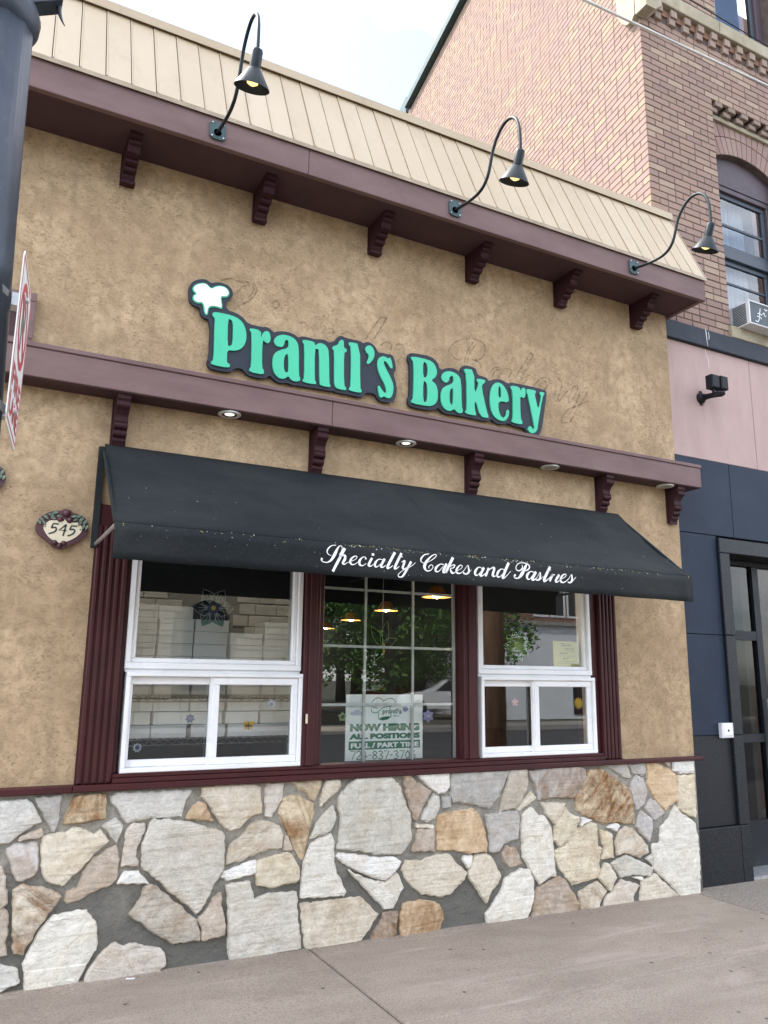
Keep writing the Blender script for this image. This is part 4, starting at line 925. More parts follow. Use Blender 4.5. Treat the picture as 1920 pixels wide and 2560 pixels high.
    for f_ in bm.faces: f_.material_index = 0
    bm.verts.index_update()
    mb_ = MB().add([tuple(v_.co) for v_ in bm.verts], [tuple(q.index for q in f_.verts) for f_ in bm.faces])
    bm.free()
    o = obj('stone', mb_, M['fieldstone'], base)
    c_ = PAL[col]; k = rnd.uniform(1.08, 1.24)
    o.color = (c_[0] * k, c_[1] * k, c_[2] * k, stain)
for i, (c_, s_, p_) in enumerate(STONES): stone(c_, s_, p_, 100 + i)
# the base runs on to the left of the picture: coarse rows of the same stone
rr = random.Random(3)
x = 0.02
while x > -2.2:
    wd = rr.uniform(0.25, 0.42); z = -0.02
    while z < 0.82:
        h = min(rr.uniform(0.2, 0.36), 0.87 - z)
        if h < .08: break
        pts = [(x - wd + rr.uniform(0.012, .04), z + rr.uniform(.01, .04)), (x - rr.uniform(.012, .05), z + rr.uniform(.01, .03)), (x - rr.uniform(.01, .03), z + h * .6), (x - rr.uniform(.03, .08), z + h - .015), (x - wd + rr.uniform(.02, .08), z + h - rr.uniform(.012, .03)), (x - wd + .015, z + h * .4)]
        stone(rr.choice('WVLNCYGKP'), rr.uniform(0, .4), pts, rr.randint(0, 9999))
        z += h
    x -= wd

# sill course along the whole wall, stepped under the windows
s = MB()
s.bevbox(-5.0, 0.56, -0.062, 0.0, 0.902, 0.938, 0.006)
s.bevbox(0.561, 4.339, -0.066, 0.0, 0.902, 0.936, 0.006)
s.bevbox(4.34, WR + 0.045, -0.062, 0.0, 0.902, 0.930, 0.006)
s.bevbox(0.755, 4.15, -0.046, 0.10, 0.9365, 0.962, 0.004)
s.bevbox(0.755, 4.15, -0.030, 0.10, 0.9625, 0.982, 0.004)
obj('window_sill', s, M['maroon'], bk)

# pilasters and mullions, fluted
def pilaster(x0, x1, z0, z1):
    mb = MB().box(x0, x1, -0.020, 0.24, z0, z1)
    n = 5
    wd = (x1 - x0) / n
    for i in range(n):
        mb.bevbox(x0 + i * wd + 0.005, x0 + (i + 1) * wd - 0.005, -0.034, -0.0195, z0, z1, 0.007)
    return obj('pilaster', mb, M['maroon'], bk)
pilaster(0.572, 0.754, 0.9385, 2.30)
pilaster(4.152, 4.328, 0.9385, 2.30)
mb = MB(); mb.bevbox(1.812, 1.912, -0.034, 0.12, 0.983, 2.30); mb.bevbox(1.840, 1.886, -0.046, -0.034, 0.983, 2.30)
mb.bevbox(1.9125, 1.952, 0.002, 0.12, 0.983, 2.30)
obj('mullion', mb, M['maroon'], bk)
mb = MB(); mb.bevbox(2.956, 3.066, -0.034, 0.12, 0.983, 2.30); mb.bevbox(2.990, 3.036, -0.046, -0.034, 0.983, 2.30)
mb.bevbox(3.0665, 3.086, 0.002, 0.12, 0.983, 2.30)
obj('mullion', mb, M['maroon'], bk)
mb = MB(); mb.bevbox(0.7545, 0.776, 0.0, 0.12, 0.983, 2.30); obj('jamb', mb, M['maroon'], bk)
mb = MB(); mb.bevbox(4.094, 4.1515, 0.0, 0.12, 0.983, 2.30); obj('jamb', mb, M['maroon'], bk)
obj('window_head', MB().box(0.572, 4.328, -0.018, 0.2, 2.301, 2.42), M['maroon'], bk)
obj('latch', MB().bevbox(1.829, 1.842, -0.052, -0.0465, 1.225, 1.28, .002), M['plaque_cream'], bk)

def pane(x0, x1, z0, z1, y, parent, mat='glass'):
    return obj('pane', MB().add([(x0, y, z0), (x1, y, z0), (x1, y, z1), (x0, y, z1)], [(0, 1, 2, 3)]), M[mat], parent)

def side_window(x0, x1, xm):
    """white vinyl unit: a fixed light above a two-sash slider"""
    f = MB()
    f.frame(x0, x1 - 0.005, 1.528, 2.28, 0.030, -0.012, 0.09, wb=0.034)
    f.frame(x0 + 0.0305, x1 - 0.0355, 1.5625, 2.249, 0.026, 0.008, 0.08, wb=0.026)
    f.frame(x0 + 0.012, x1 + 0.004, 0.984, 1.512, 0.024, -0.030, 0.09)
    f.box(x0 + 0.005, x1 - 0.008, 0.004, 0.09, 1.5125, 1.5275)
    win = obj('window', f, M['vinyl'], bk)
    pane(x0 + 0.056, x1 - 0.061, 1.588, 2.23, 0.035, win)
    # sliding sashes
    a = MB().frame(x0 + 0.0365, xm + 0.012, 1.0085, 1.4875, 0.020, 0.018, 0.045, wb=0.038, wt=0.042)
    sa = obj('sash', a, M['vinyl'], win)
    pane(x0 + 0.056, xm - 0.008, 1.046, 1.446, 0.032, sa)
    b = MB().frame(xm - 0.020, x1 - 0.0205, 1.0085, 1.4875, 0.040, -0.012, 0.0175, wb=0.038, wt=0.042)
    b.box(xm - 0.034, xm - 0.0205, -0.006, 0.017, 1.0085, 1.4875)
    sb = obj('sash', b, M['vinyl'], win)
    pane(xm + 0.020, x1 - 0.060, 1.046, 1.446, 0.004, sb)
    return win
side_window(0.778, 1.810, 1.292)
side_window(3.087, 4.092, 3.575)
# the middle light with its grid of bars behind the glass
f = MB()
for (xa, xb) in ((1.9525, 1.962), (2.946, 2.9555)): f.box(xa, xb, 0.045, 0.075, 0.984, 2.29)
win = obj('window', f, M['maroon'], bk)
pane(1.9625, 2.9455, 0.9835, 2.29, 0.05, win)
for xv in (2.266, 2.617): obj('muntin', MB().box(xv - 0.008, xv + 0.008, 0.057, 0.069, 0.984, 2.29), M['muntin'], win)
for zv in (1.328, 1.688, 2.050):
    for (xa, xb) in ((1.9625, 2.2575), (2.2745, 2.6085), (2.6255, 2.9455)):
        obj('muntin', MB().box(xa, xb, 0.058, 0.068, zv - 0.008, zv + 0.008), M['muntin'], win)
obj('side_bar', MB().box(2.925, 2.9453, 0.057, 0.069, 0.984, 2.29), M['muntin'], win)

# scrolled brackets
def bracket_mb(x0, wd, ztop, h, dep, y0=0.0):
    """profile in (out, down)"""
    prof = [(0, 0), (dep, 0), (dep, -0.10 * h), (dep * 0.93, -0.13 * h)]
    def bite(cx, cz, r_, a0, a1, n=5): return [(cx + r_ * math.cos(R(a0 + (a1 - a0) * i / n)), cz + r_ * math.sin(R(a0 + (a1 - a0) * i / n))) for i in range(n + 1)]
    prof += bite(dep * 0.84, -0.21 * h, 0.075 * h, 60, -70)
    prof += [(dep * 0.80, -0.31 * h)]
    prof += bite(dep * 0.86, -0.45 * h, 0.115 * h, 150, 230)
    prof += bite(dep * 0.56, -0.60 * h, 0.07 * h, 40, -60)
    prof += bite(dep * 0.40, -0.74 * h, 0.075 * h, 50, -70)
    prof += bite(dep * 0.26, -0.87 * h, 0.06 * h, 40, -60)
    prof += [(dep * 0.22, -h), (0, -h)]
    mb = MB()
    n = len(prof)
    tri = tessellate_polygon([[Vector((p[0], p[1], 0)) for p in prof]])
    for (xa, xb) in ((x0 + 0.012, x0 + wd - 0.012),):
        pass
    vs = [(x0 + 0.006, y0 - p[0], ztop + p[1]) for p in prof] + [(x0 + wd - 0.006, y0 - p[0], ztop + p[1]) for p in prof]
    fs = [tuple(t_) for t_ in tri] + [tuple(i + n for i in reversed(t_)) for t_ in tri]
    for i in range(n):
        j = (i + 1) % n
        fs.append((i, i + n, j + n, j))
    mb.add(vs, fs)
    # raised side rims along the wall and foot
    mb.box(x0, x0 + wd, y0 - 0.016, y0 + 0.0, ztop - h - 0.004, ztop)
    mb.box(x0, x0 + wd, y0 - dep * 0.24, y0 - 0.0165, ztop - h - 0.012, ztop - h + 0.004)
    return mb
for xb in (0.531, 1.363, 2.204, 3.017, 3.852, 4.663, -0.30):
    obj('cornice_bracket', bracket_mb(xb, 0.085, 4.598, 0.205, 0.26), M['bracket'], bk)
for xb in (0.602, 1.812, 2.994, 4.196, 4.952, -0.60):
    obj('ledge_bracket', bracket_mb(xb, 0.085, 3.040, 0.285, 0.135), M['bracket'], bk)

# middle ledge
mb = MB()
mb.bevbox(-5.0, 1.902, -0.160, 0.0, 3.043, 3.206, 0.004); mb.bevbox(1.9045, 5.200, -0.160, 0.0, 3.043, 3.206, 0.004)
lg = obj('ledge', mb, M['maroon_skylit'], bk)
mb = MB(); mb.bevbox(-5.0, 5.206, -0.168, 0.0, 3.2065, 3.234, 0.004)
obj('ledge_cap', mb, M['maroon_skylit'], lg)
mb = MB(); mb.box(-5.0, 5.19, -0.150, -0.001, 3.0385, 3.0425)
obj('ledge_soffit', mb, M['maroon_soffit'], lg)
# framed maroon box standing on the ledge at the left
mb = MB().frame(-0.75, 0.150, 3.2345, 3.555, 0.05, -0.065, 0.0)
fr = obj('sign_frame', mb, M['maroon_skylit'], bk)
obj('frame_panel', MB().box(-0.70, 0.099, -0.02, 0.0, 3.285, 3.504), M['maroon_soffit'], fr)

# cornice
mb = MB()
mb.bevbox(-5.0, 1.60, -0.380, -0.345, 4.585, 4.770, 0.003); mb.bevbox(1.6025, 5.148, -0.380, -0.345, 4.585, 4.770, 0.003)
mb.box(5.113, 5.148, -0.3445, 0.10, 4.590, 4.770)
obj('fascia', mb, M['maroon_skylit'], bk)
rr = random.Random(8)
for k in range(9):
    z_ = 4.600 + k * 0.018 + rr.uniform(-.004, .004); d_ = rr.uniform(.004, .013)
    obj('rot_chip', MB().prism([(5.149, z_), (5.149 + d_, z_ + rr.uniform(.002, .008)), (5.149 + d_ * .6, z_ + .014), (5.149, z_ + .016)], -0.376 + rr.uniform(0, .006), -0.35), M['joint'], bk)
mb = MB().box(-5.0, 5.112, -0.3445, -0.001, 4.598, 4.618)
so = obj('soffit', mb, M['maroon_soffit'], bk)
for (cx, cy) in ((3.02, -0.25), (4.15, -0.25)):
    obj('soffit_disc', MB().lathe([(0.075, 0.0), (0.075, -0.002)], (cx, cy, 4.5975), 24), M['maroon_soffit'], so)
mb = MB(); mb.box(-5.0, 5.160, -0.392, -0.33, 4.7705, 4.786); mb.box(-5.0, 5.160, -0.396, -0.3925, 4.760, 4.786)
obj('drip_edge', mb, M['roof_edge'], bk)
# mansard of standing seam panels
Y0, Z0, Y1, Z1 = -0.386, 4.787, -0.050, 5.515
dn = Vector((0, -(Z1 - Z0), (Y1 - Y0))).normalized()
mans = obj('mansard', MB().add([(-5.0, Y0 + 0.012, Z0), (5.142, Y0 + 0.012, Z0), (5.142, Y1 + 0.012, Z1), (-5.0, Y1 + 0.012, Z1), (-5.0, 0.1, Z0), (5.142, 0.1, Z0), (5.142, 0.1, Z1), (-5.0, 0.1, Z1)],
    [(0, 1, 2, 3), (4, 7, 6, 5), (1, 5, 6, 2), (0, 3, 7, 4), (3, 2, 6, 7), (0, 4, 5, 1)]), M['joint'], bk)
pw = 0.1407
nP = 0
xx = 5.147
rr = random.Random(5)
while xx > -3.0:
    xa, xb = xx - pw + 0.003, xx - 0.0015
    o_ = rr.uniform(-0.002, 0.002)
    mb = MB()
    def P_(x, tt, off): return (x, Y0 + (Y1 - Y0) * tt + dn.y * off, Z0 + (Z1 - Z0) * tt + dn.z * off)
    h = 0.006 + o_
    vs = [P_(xa, 0, -0.01), P_(xa, 0, h + .004), P_(xa + .006, 0, h + .004), P_(xa + .010, 0, h), P_(xb, 0, h), P_(xb, 0, -0.01)]
    vs += [P_(xa, 1, -0.01), P_(xa, 1, h + .004), P_(xa + .006, 1, h + .004), P_(xa + .010, 1, h), P_(xb, 1, h), P_(xb, 1, -0.01)]
    fs = [(i, i + 1, i + 7, i + 6) for i in range(5)] + [(5, 4, 3, 2, 1, 0), (6, 7, 8, 9, 10, 11)]
    mb.add(vs, [tuple(reversed(f_)) for f_ in fs])
    obj('roof_panel', mb, M['roof'], mans)
    xx -= pw; nP += 1
mb = MB()
mb.box(-5.0, 5.165, -0.085, 0.14, 5.512, 5.556)
mb.box(-5.0, 5.160, -0.090, -0.0855, 5.492, 5.553)
obj('coping', mb, M['roof'], mans)
mb = MB()
e = 0.012
mb.add([(5.1475, Y0 - 0.012, Z0 - .002), (5.160, Y0 - 0.012, Z0 - .002), (5.160, Y1 - 0.012, Z1), (5.1475, Y1 - 0.012, Z1), (5.1475, 0.12, Z0 - .002), (5.160, 0.12, Z0 - .002), (5.160, 0.12, Z1), (5.1475, 0.12, Z1)],
    [(0, 1, 2, 3), (1, 5, 6, 2), (0, 3, 7, 4), (3, 2, 6, 7), (0, 4, 5, 1), (4, 7, 6, 5)])
obj('end_trim', mb, M['roof_edge'], mans)

# downlights in the ledge soffit
for k, (lx, ly, mt, lb) in enumerate(((1.262, -0.085, 'can_on', 'lit round downlight in the ledge soffit, leftmost, left of the second bracket'),
        (2.476, -0.085, 'can_on', 'lit round downlight in the ledge soffit above the awning middle'),
        (3.698, -0.080, 'can_off', 'unlit round downlight in the ledge soffit, third from the left'),
        (4.872, -0.080, 'can_off', 'unlit round downlight beside the rightmost ledge bracket'))):
    th = thing('downlight', lb, 'light', (lx, ly, 3.038), 'downlights in the ledge soffit')
    obj('ring', MB().lathe([(0.044, 0.0), (0.068, 0.0), (0.070, -0.005), (0.064, -0.010), (0.046, -0.008)], (lx, ly, 3.0382), 26, False, False), M['muntin'], th, True)
    obj('baffle', MB().lathe([(0.046, -0.0065), (0.0305, -0.0035)], (lx, ly, 3.0382), 22, False, False), M['can_off'] if mt == 'can_off' else M['maroon_soffit'], th, True)
    obj('lens', MB().lathe([(0.030, -0.004), (0.02, -0.008), (0.005, -0.009)], (lx, ly, 3.0382), 22, False, True), M[mt], th, True)

# ---------------------------------------------------------------- lettering on the wall
sg = thing('bakery_sign', 'mint green cut-out letters Prantl\'s Bakery with chef hat on slate backing', 'sign', (2.35, -0.01, 3.3))
for b_ in BACKINGS:
    obj('backing', MB().prism(chaikin(b_, 1), -0.035, -0.012), M['sign_dark'], sg)
for (n_, o_, hs) in LETTERS:
    obj(n_, MB().prism(chaikin(o_, 1), -0.047, -0.0352, [chaikin(h_, 1) for h_ in hs]), M['green_letter'], sg)
hx = sum(p[0] for p in HAT) / len(HAT); hz_ = sum(p[1] for p in HAT) / len(HAT)
hat = chaikin(HAT, 2)
obj('hat_outline', MB().prism(hat, -0.042, -0.0352), M['green_letter'], sg)
# inset of the hat
n = len(hat); ins = []
ar = sum(hat[i][0] * hat[(i + 1) % n][1] - hat[(i + 1) % n][0] * hat[i][1] for i in range(n))
sgn = 1 if ar > 0 else -1
for i in range(n):
    a = hat[i - 2]; b = hat[(i + 2) % n]; dx, dz = b[0] - a[0], b[1] - a[1]; l = math.hypot(dx, dz) or 1
    ins.append((hat[i][0] - sgn * dz / l * 0.007, hat[i][1] + sgn * dx / l * 0.007))
obj('hat', MB().prism(ins, -0.047, -0.0422), M['white_letter'], sg)
sc = MB()
for (sx, sz) in ((1.128, 3.36), (1.40, 3.63), (1.72, 3.32), (2.03, 3.68), (2.40, 3.33), (2.54, 3.70), (2.57, 3.33), (3.05, 3.31), (3.35, 3.31), (3.70, 3.64), (3.60, 3.28), (2.9, 3.66)):
    sc.lathe([(0.005, 0), (0.005, 0.0)], (0, 0, 0), 3, False, False)
    a = [(sx + 0.006 * math.cos(q * math.pi / 4), -0.037, sz + 0.006 * math.sin(q * math.pi / 4)) for q in range(8)]
    sc.add(a, [tuple(range(8))])
obj('screw_heads', sc, M['wire_black'], sg)
# stain left by an older script sign
for g_ in GHOST:
    obj('sign_stain', ribbon(MB(), catmull([(p[0], p[1], 0.012) for p in g_], 5), -0.004, 0.011), M['stain'], bk)
# ---------------------------------------------------------------- awning
aw = thing('awning', 'black canvas awning with white script Specialty Cakes and Pastries over the windows', 'awning', (2.5, -0.3, 2.0))
AX0, AX1 = 0.566, 4.408
AT, AF, AB = 2.755, 2.206, 2.030        # wall, fold, hem heights
AYF = -0.690
nx, ny = 48, 14
prof = []
for j in range(ny + 1):
    tt = j / ny
    yy = -0.012 + (AYF + 0.012) * tt
    zz = AT + (AF - AT) * tt
    roll = 0.030 * math.exp(-((tt - 0.03) / 0.09) ** 2)
    prof.append((yy - roll * 0.5, zz + roll * 0.25, tt))
vs = []; fs = []
rr = random.Random(11)
for i in range(nx + 1):
    u = i / nx
    x = AX0 + (AX1 - AX0) * u
    for (yy, zz, tt) in prof:
        sag = 0.010 * math.sin(tt * math.pi) * (1 + 0.35 * math.sin(u * 19 + 1.3)) + 0.0035 * math.sin(u * 41 + tt * 7) * math.sin(tt * math.pi)
        wav = 0.006 * math.exp(-((tt - 0.36 - 0.02 * math.sin(u * 9)) / 0.05) ** 2)
        xo = (0.5 - u) * 0.02 * (1 - tt)
        vs.append((x + xo, yy + sag * 0.6 - wav, zz - sag + wav * .5))
for i in range(nx):
    for j in range(ny):
        a = i * (ny + 1) + j
        fs.append((a, a + 1, a + ny + 2, a + ny + 1))
top = MB().add(vs, fs)
cn = obj('canopy', top, M['canvas'], aw, True)
sm = cn.modifiers.new('thick', 'SOLIDIFY'); sm.thickness = 0.003; sm.offset = 1
vs = []; fs = []
for i in range(nx + 1):
    u = i / nx
    x = AX0 + (AX1 - AX0) * u
    for j in range(5):
        t_ = j / 4
        vs.append((x, AYF - 0.002 - 0.0015 * math.sin(u * 33 + 2) * t_, AF + (AB - AF) * t_ + 0.0012 * math.sin(u * 57) * t_))
for i in range(nx):
    for j in range(4):
        a = i * 5 + j
        fs.append((a, a + 1, a + 6, a + 5))
va = obj('valance', MB().add(vs, fs), M['canvas'], aw, True)
sm = va.modifiers.new('thick', 'SOLIDIFY'); sm.thickness = 0.003; sm.offset = -1
f = MB()
f.tube([(AX0, AYF + 0.012, AF - 0.01), (AX1, AYF + 0.012, AF - 0.01)], 0.011, 8)
obj('front_bar', f, M['black_metal'], aw)
for xe in (AX0 + 0.006, AX1 - 0.006, 2.48):
    f = MB().tube([(xe, -0.02, AF - 0.012), (xe, AYF + 0.02, AF - 0.012)], 0.010, 8)
    obj('cross_bar', f, M['galv'], aw)
    f = MB().tube([(xe, -0.03, AT - 0.02), (xe, AYF + 0.02, AF)], 0.010, 8)
    obj('rafter', f, M['black_metal'], aw)
f = MB().box(AX0 - 0.018, AX0 + 0.014, -0.036, -0.0345, AF - 0.03, AT - 0.01)
f.box(AX0 - 0.018, AX0 + 0.014, -0.0344, -0.001, AF - 0.03, AT - 0.01)
obj('wall_strip', f, M['canvas'], aw)
f = MB().box(AX0, AX1, -0.036, -0.001, AT - 0.05, AT - 0.01)
obj('wall_rail', f, M['black_metal'], aw)
sm_ = MB()
for s_ in SCRIPT: ribbon(sm_, catmull(s_, 6), -0.6965)
obj('lettering', sm_, M['white_letter'], aw)
# leaf crumbs along the fold and pale specks on the canvas
rr = random.Random(21)
d1 = MB(); d2 = MB()
for i in range(260):
    u = min(0.99, max(0.01, rr.gauss(0.52, 0.28)))
    x = AX0 + (AX1 - AX0) * u
    if math.sin(x * 7.1) + math.sin(x * 17.3 + 1) < -0.2 and rr.random() < .7: continue
    z = AF - abs(rr.gauss(0, 0.010)); s_ = rr.uniform(0.002, 0.006)
    a = rr.uniform(0, 6.28)
    q = [(x + s_ * math.cos(a + k * 2.1), AYF - 0.006 - rr.uniform(0, .003), z + s_ * 0.7 * math.sin(a + k * 2.1)) for k in range(3)]
    (d1 if rr.random() < .72 else d2).add(q, [(0, 1, 2)])
for i in range(70):
    u = rr.random(); tt = rr.random()
    x = AX0 + (AX1 - AX0) * u; s_ = rr.uniform(0.0008, 0.0024)
    y = -0.012 + (AYF + 0.012) * tt - 0.004; z = AT + (AF - AT) * tt - 0.004
    if rr.random() < .45: y = AYF - 0.0065; z = rr.uniform(AB + .02, AF)
    q = [(x + s_ * math.cos(k * 1.57), y - 0.002, z + s_ * math.sin(k * 1.57) + .002) for k in range(4)]
    d2.add(q, [(0, 1, 2, 3)])
o = obj('leaf_litter', d1, M['debris'], aw); o['kind'] = 'stuff'
o = obj('pale_specks', d2, M['speck'], aw); o['kind'] = 'stuff'

# grit swept against the foot of the wall
rr = random.Random(55)
gm = MB()
for i in range(900):
    x = rr.uniform(-0.5, 5.0); y = -0.05 - abs(rr.gauss(0, 0.035)); s_ = rr.uniform(0.0015, 0.006)
    if rr.random() < .1: y -= rr.uniform(0, .5)
    z = gz(x) + 0.001; a = rr.uniform(0, 6.28)
    q = [(x + s_ * math.cos(a + k * 2.1), y + s_ * math.sin(a + k * 2.1), z) for k in range(3)]
    gm.add(q + [(x, y, z + s_ * .7)], [(0, 1, 3), (1, 2, 3), (2, 0, 3)])
o = obj('grit', gm, M['grit'], walk); o['kind'] = 'stuff'
single('cigarette_end', MB().tube([(0.885, -0.10, gz(.9) + 0.005), (0.925, -0.112, gz(.9) + 0.005)], 0.0042, 8), M['ac_white'], 'white cigarette end lying at the foot of the stone wall', 'litter', (0.905, -0.106, gz(.9)))

# ---------------------------------------------------------------- gooseneck lamps
def gooseneck(x, label):
    th = thing('gooseneck_lamp', label, 'lamp', (x, -0.381, 4.675), 'gooseneck lamps on the cornice')
    pl = MB()
    c_ = 0.016
    pts = [(-.048 + c_, -.058), (.048 - c_, -.058), (.048, -.058 + c_), (.048, .058 - c_), (.048 - c_, .058), (-.048 + c_, .058), (-.048, .058 - c_), (-.048, -.058 + c_)]
    pl.prism([(x + p[0], 4.675 + p[1]) for p in pts], -0.392, -0.3805)
    p_ = obj('mounting_plate', pl, M['plate_green'], th)
    for (ax, az) in ((-.034, .044), (.034, .044), (-.034, -.044), (.034, -.044)):
        s_ = MB().tube([(x + ax, -0.3925, 4.675 + az), (x + ax, -0.398, 4.675 + az)], 0.005, 8)
        obj('screw', s_, M['galv'], p_)
    path = [(-.392, 4.662), (-.47, 4.646), (-.56, 4.632), (-.66, 4.626), (-.735, 4.645), (-.785, 4.695), (-.815, 4.765), (-.845, 4.84), (-.895, 4.905), (-.965, 4.945), (-1.035, 4.94), (-1.09, 4.895), (-1.118, 4.82), (-1.125, 4.74), (-1.125, 4.65)]
    path = [(x, y, z) for (y, z) in catmull(path, 4)]
    obj('arm', MB().tube(path, 0.0105, 10), M['black_metal'], th, True)
    b = MB().lathe([(0.024, 0), (0.0235, -.03), (0.019, -.045)], (0, 0, 0), 14)
    b.xform(Matrix.Translation((x, -0.392, 4.662)) @ Matrix.Rotation(R(-90), 4, 'X') @ Matrix.Rotation(R(180), 4, 'X'))
    obj('socket', b, M['black_metal'], th)
    c = (x, -1.125, 4.65)
    sh = MB().lathe([(0.012, 0.012), (0.026, 0.004), (0.030, -0.008), (0.029, -0.088), (0.036, -0.094), (0.062, -0.135), (0.092, -0.182), (0.093, -0.186), (0.0905, -0.1855), (0.058, -0.133), (0.030, -0.094)], c, 28, True, False)
    tl = Matrix.Translation((x, -1.125, 4.652)) @ Matrix.Rotation(R(22), 4, 'X') @ Matrix.Translation((-x, 1.125, -4.652))
    sh.xform(tl)
    obj('shade', sh, M['black_metal'], th, 40)
    bl = MB().lathe([(0.010, -0.09), (0.028, -0.115), (0.034, -0.14), (0.028, -0.165), (0.010, -0.175)], c, 16, True, True).xform(tl)
    obj('bulb', bl, M['bulb'], th, True)
gooseneck(1.012, 'dark gooseneck lamp leftmost on the cornice, against the sky')
gooseneck(2.684, 'dark gooseneck lamp in the middle of the cornice, in front of the brick side wall')
gooseneck(4.344, 'dark gooseneck lamp near the right end of the cornice')

# ---------------------------------------------------------------- house number plaques
def plaque(cx, cz, sx, label, number):
    th = thing('house_plaque', label, 'plaque', (cx, -0.005, cz))
    def T_(pts): return [(cx + (px - 780) / 1082 * 0.265 * sx, cz - (pz - 705 - (px - 780) * 0.11) / 1082 * 0.262) for px, pz in pts]
    outer = [(830, 258), (930, 300), (960, 350), (1100, 385), (1210, 450), (1290, 560), (1320, 700), (1300, 800), (1200, 950), (1000, 1060), (920, 1100), (850, 1145), (720, 1150), (610, 1110), (540, 1020), (400, 910), (270, 790), (235, 690), (245, 560), (320, 430), (450, 340), (600, 295), (720, 300), (770, 265)]
    def shear(pts): return T_([(px, pz) for px, pz in pts])
    def U_(pts): return [(cx + (px - 780) / 1082 * 0.265 * sx, cz - (pz - 705) / 1082 * 0.262 + (px - 780) / 1082 * 0.265 * 0.10) for px, pz in pts]
    obj('frame', MB().prism(chaikin(U_(outer), 1), -0.030, -0.004), M['plaque_plum'], th)
    inner = [(640, 520), (780, 560), (810, 480), (840, 560), (960, 570), (1110, 575), (1195, 720), (1130, 860), (920, 1000), (770, 1010), (740, 1040), (700, 1000), (580, 960), (470, 850), (370, 670), (470, 540), (560, 510)]
    obj('face', MB().prism(chaikin(U_(inner), 1), -0.034, -0.0302), M['plaque_cream'], th)
    rr = random.Random(4)
    lf = []
    for k, (lx, lz, ang, ln) in enumerate([(690, 430, 10, 120), (600, 350, -5, 150), (520, 400, 25, 150), (420, 450, 40, 140), (350, 520, 55, 140), (560, 470, 20, 120), (400, 580, 50, 120), (300, 560, 60, 110),
                                         (980, 440, 170, 130), (1080, 430, 155, 150), (1150, 500, 140, 150), (1120, 590, 130, 130), (1220, 580, 120, 140), (1200, 680, 115, 130), (1270, 690, 105, 120), (1020, 510, 150, 110)]):
        c0, s0 = math.cos(R(ang)), math.sin(R(ang))
        prof_ = [(-.5, 0), (-.25, .2), (.1, .22), (.5, 0), (.1, -.22), (-.25, -.2)]
        pts = [(lx + ln * (a * c0 - b * s0), lz + ln * (a * s0 + b * c0)) for a, b in prof_]
        obj('leaf', MB().prism(U_(pts), -0.040 - 0.001 * (k % 3), -0.0301), M['leaf_paint'], th)
    for (bx, bz, br) in ((830, 360, 90), (710, 500, 66), (905, 520, 72), (640, 1020, 66), (830, 1040, 66), (735, 1100, 60)):
        px, pz = U_([(bx, bz)])[0]; q = br / 1082 * 0.262
        bm_ = MB().lathe([(q, 0), (q * .85, .010), (q * .45, .017), (0.001, .019)], (0, 0, 0), 14, False, True).xform(Matrix.Translation((px, -0.030, pz)) @ Matrix.Rotation(R(90), 4, 'X'))
        obj('rosette', bm_, M['plaque_plum'], th, True)
    if number:
        strokes = [[(690, 605), (580, 595), (550, 690)], [(550, 690), (630, 680), (650, 740), (600, 790), (505, 820)],
                   [(850, 615), (710, 745), (860, 755)], [(845, 620), (800, 875)],
                   [(1070, 655), (955, 650), (925, 735)], [(925, 735), (1010, 730), (1030, 780), (980, 840), (890, 875)]]
        nm = MB()
        for s_ in strokes:
            w_ = catmull([(p[0], p[1], 0.0085) for p in U_(s_)], 5) if len(s_) > 3 else [(p[0], p[1], 0.0085) for p in U_(s_)]
            ribbon(nm, w_, -0.0352)
        for (dx_, dz_) in ((420, 655), (1145, 735)):
            px, pz = U_([(dx_, dz_)])[0]
            nm.add([(px + 0.004 * math.cos(k), -0.0352, pz + 0.004 * math.sin(k)) for k in (0, 1.05, 2.1, 3.14, 4.2, 5.2)], [(0, 1, 2, 3, 4, 5)])
        obj('number', nm, M['ink'], th)
plaque(0.397, 2.262, 1.0, 'oval cream plaque numbered 545 with plum frame and green leaves', True)
plaque(-0.035, 2.488, 1.0, 'plum framed plaque cut off by the left edge, beside the lamp post', False)

# ---------------------------------------------------------------- lamp post with parking sign
PX, PY = -0.103, -2.35
lp = thing('lamp_post', 'dark painted cast iron lamp post at the left edge of the sidewalk', 'lamp post', (PX, PY, gz(PX)))
n = 16
def fl(prof, c, n_=24, am=0.0):
    mb = MB()
    vs = []; fs = []
    for (r_, z) in prof:
        for k in range(n_):
            a = 2 * math.pi * k / n_
            q = r_ * (1 - am * (0.5 + 0.5 * math.cos(a * 12)))
            vs.append((c[0] + q * math.cos(a), c[1] + q * math.sin(a), c[2] + z))
    for i in range(len(prof) - 1):
        for k in range(n_):
            k2 = (k + 1) % n_
            fs.append((i * n_ + k, i * n_ + k2, (i + 1) * n_ + k2, (i + 1) * n_ + k))
    fs.append(tuple((len(prof) - 1) * n_ + k for k in range(n_)))
    return mb.add(vs, fs)
obj('column', fl([(0.165, 0.55), (0.150, 0.75), (0.138, 1.5), (0.127, 2.14), (0.108, 2.70), (0.094, 3.28)], (PX, PY, 0), 48, 0.02), M['post'], lp, True)
obj('pedestal', fl([(0.24, 0.0), (0.24, 0.12), (0.21, 0.16), (0.20, 0.45), (0.18, 0.50), (0.165, 0.551)], (PX, PY, gz(PX)), 24), M['post'], lp, 40)
obj('collar', fl([(0.085, 3.262), (0.096, 3.272), (0.107, 3.295), (0.110, 3.322), (0.103, 3.348), (0.086, 3.372), (0.075, 3.40), (0.072, 3.9)], (PX, PY, 0), 32), M['post'], lp, True)
ar_ = MB()
ar_.prism([(-0.06, 3.352), (0.034, 3.405), (0.055, 3.418), (0.060, 3.52), (-0.06, 3.50)], PY - 0.03, PY + 0.03)
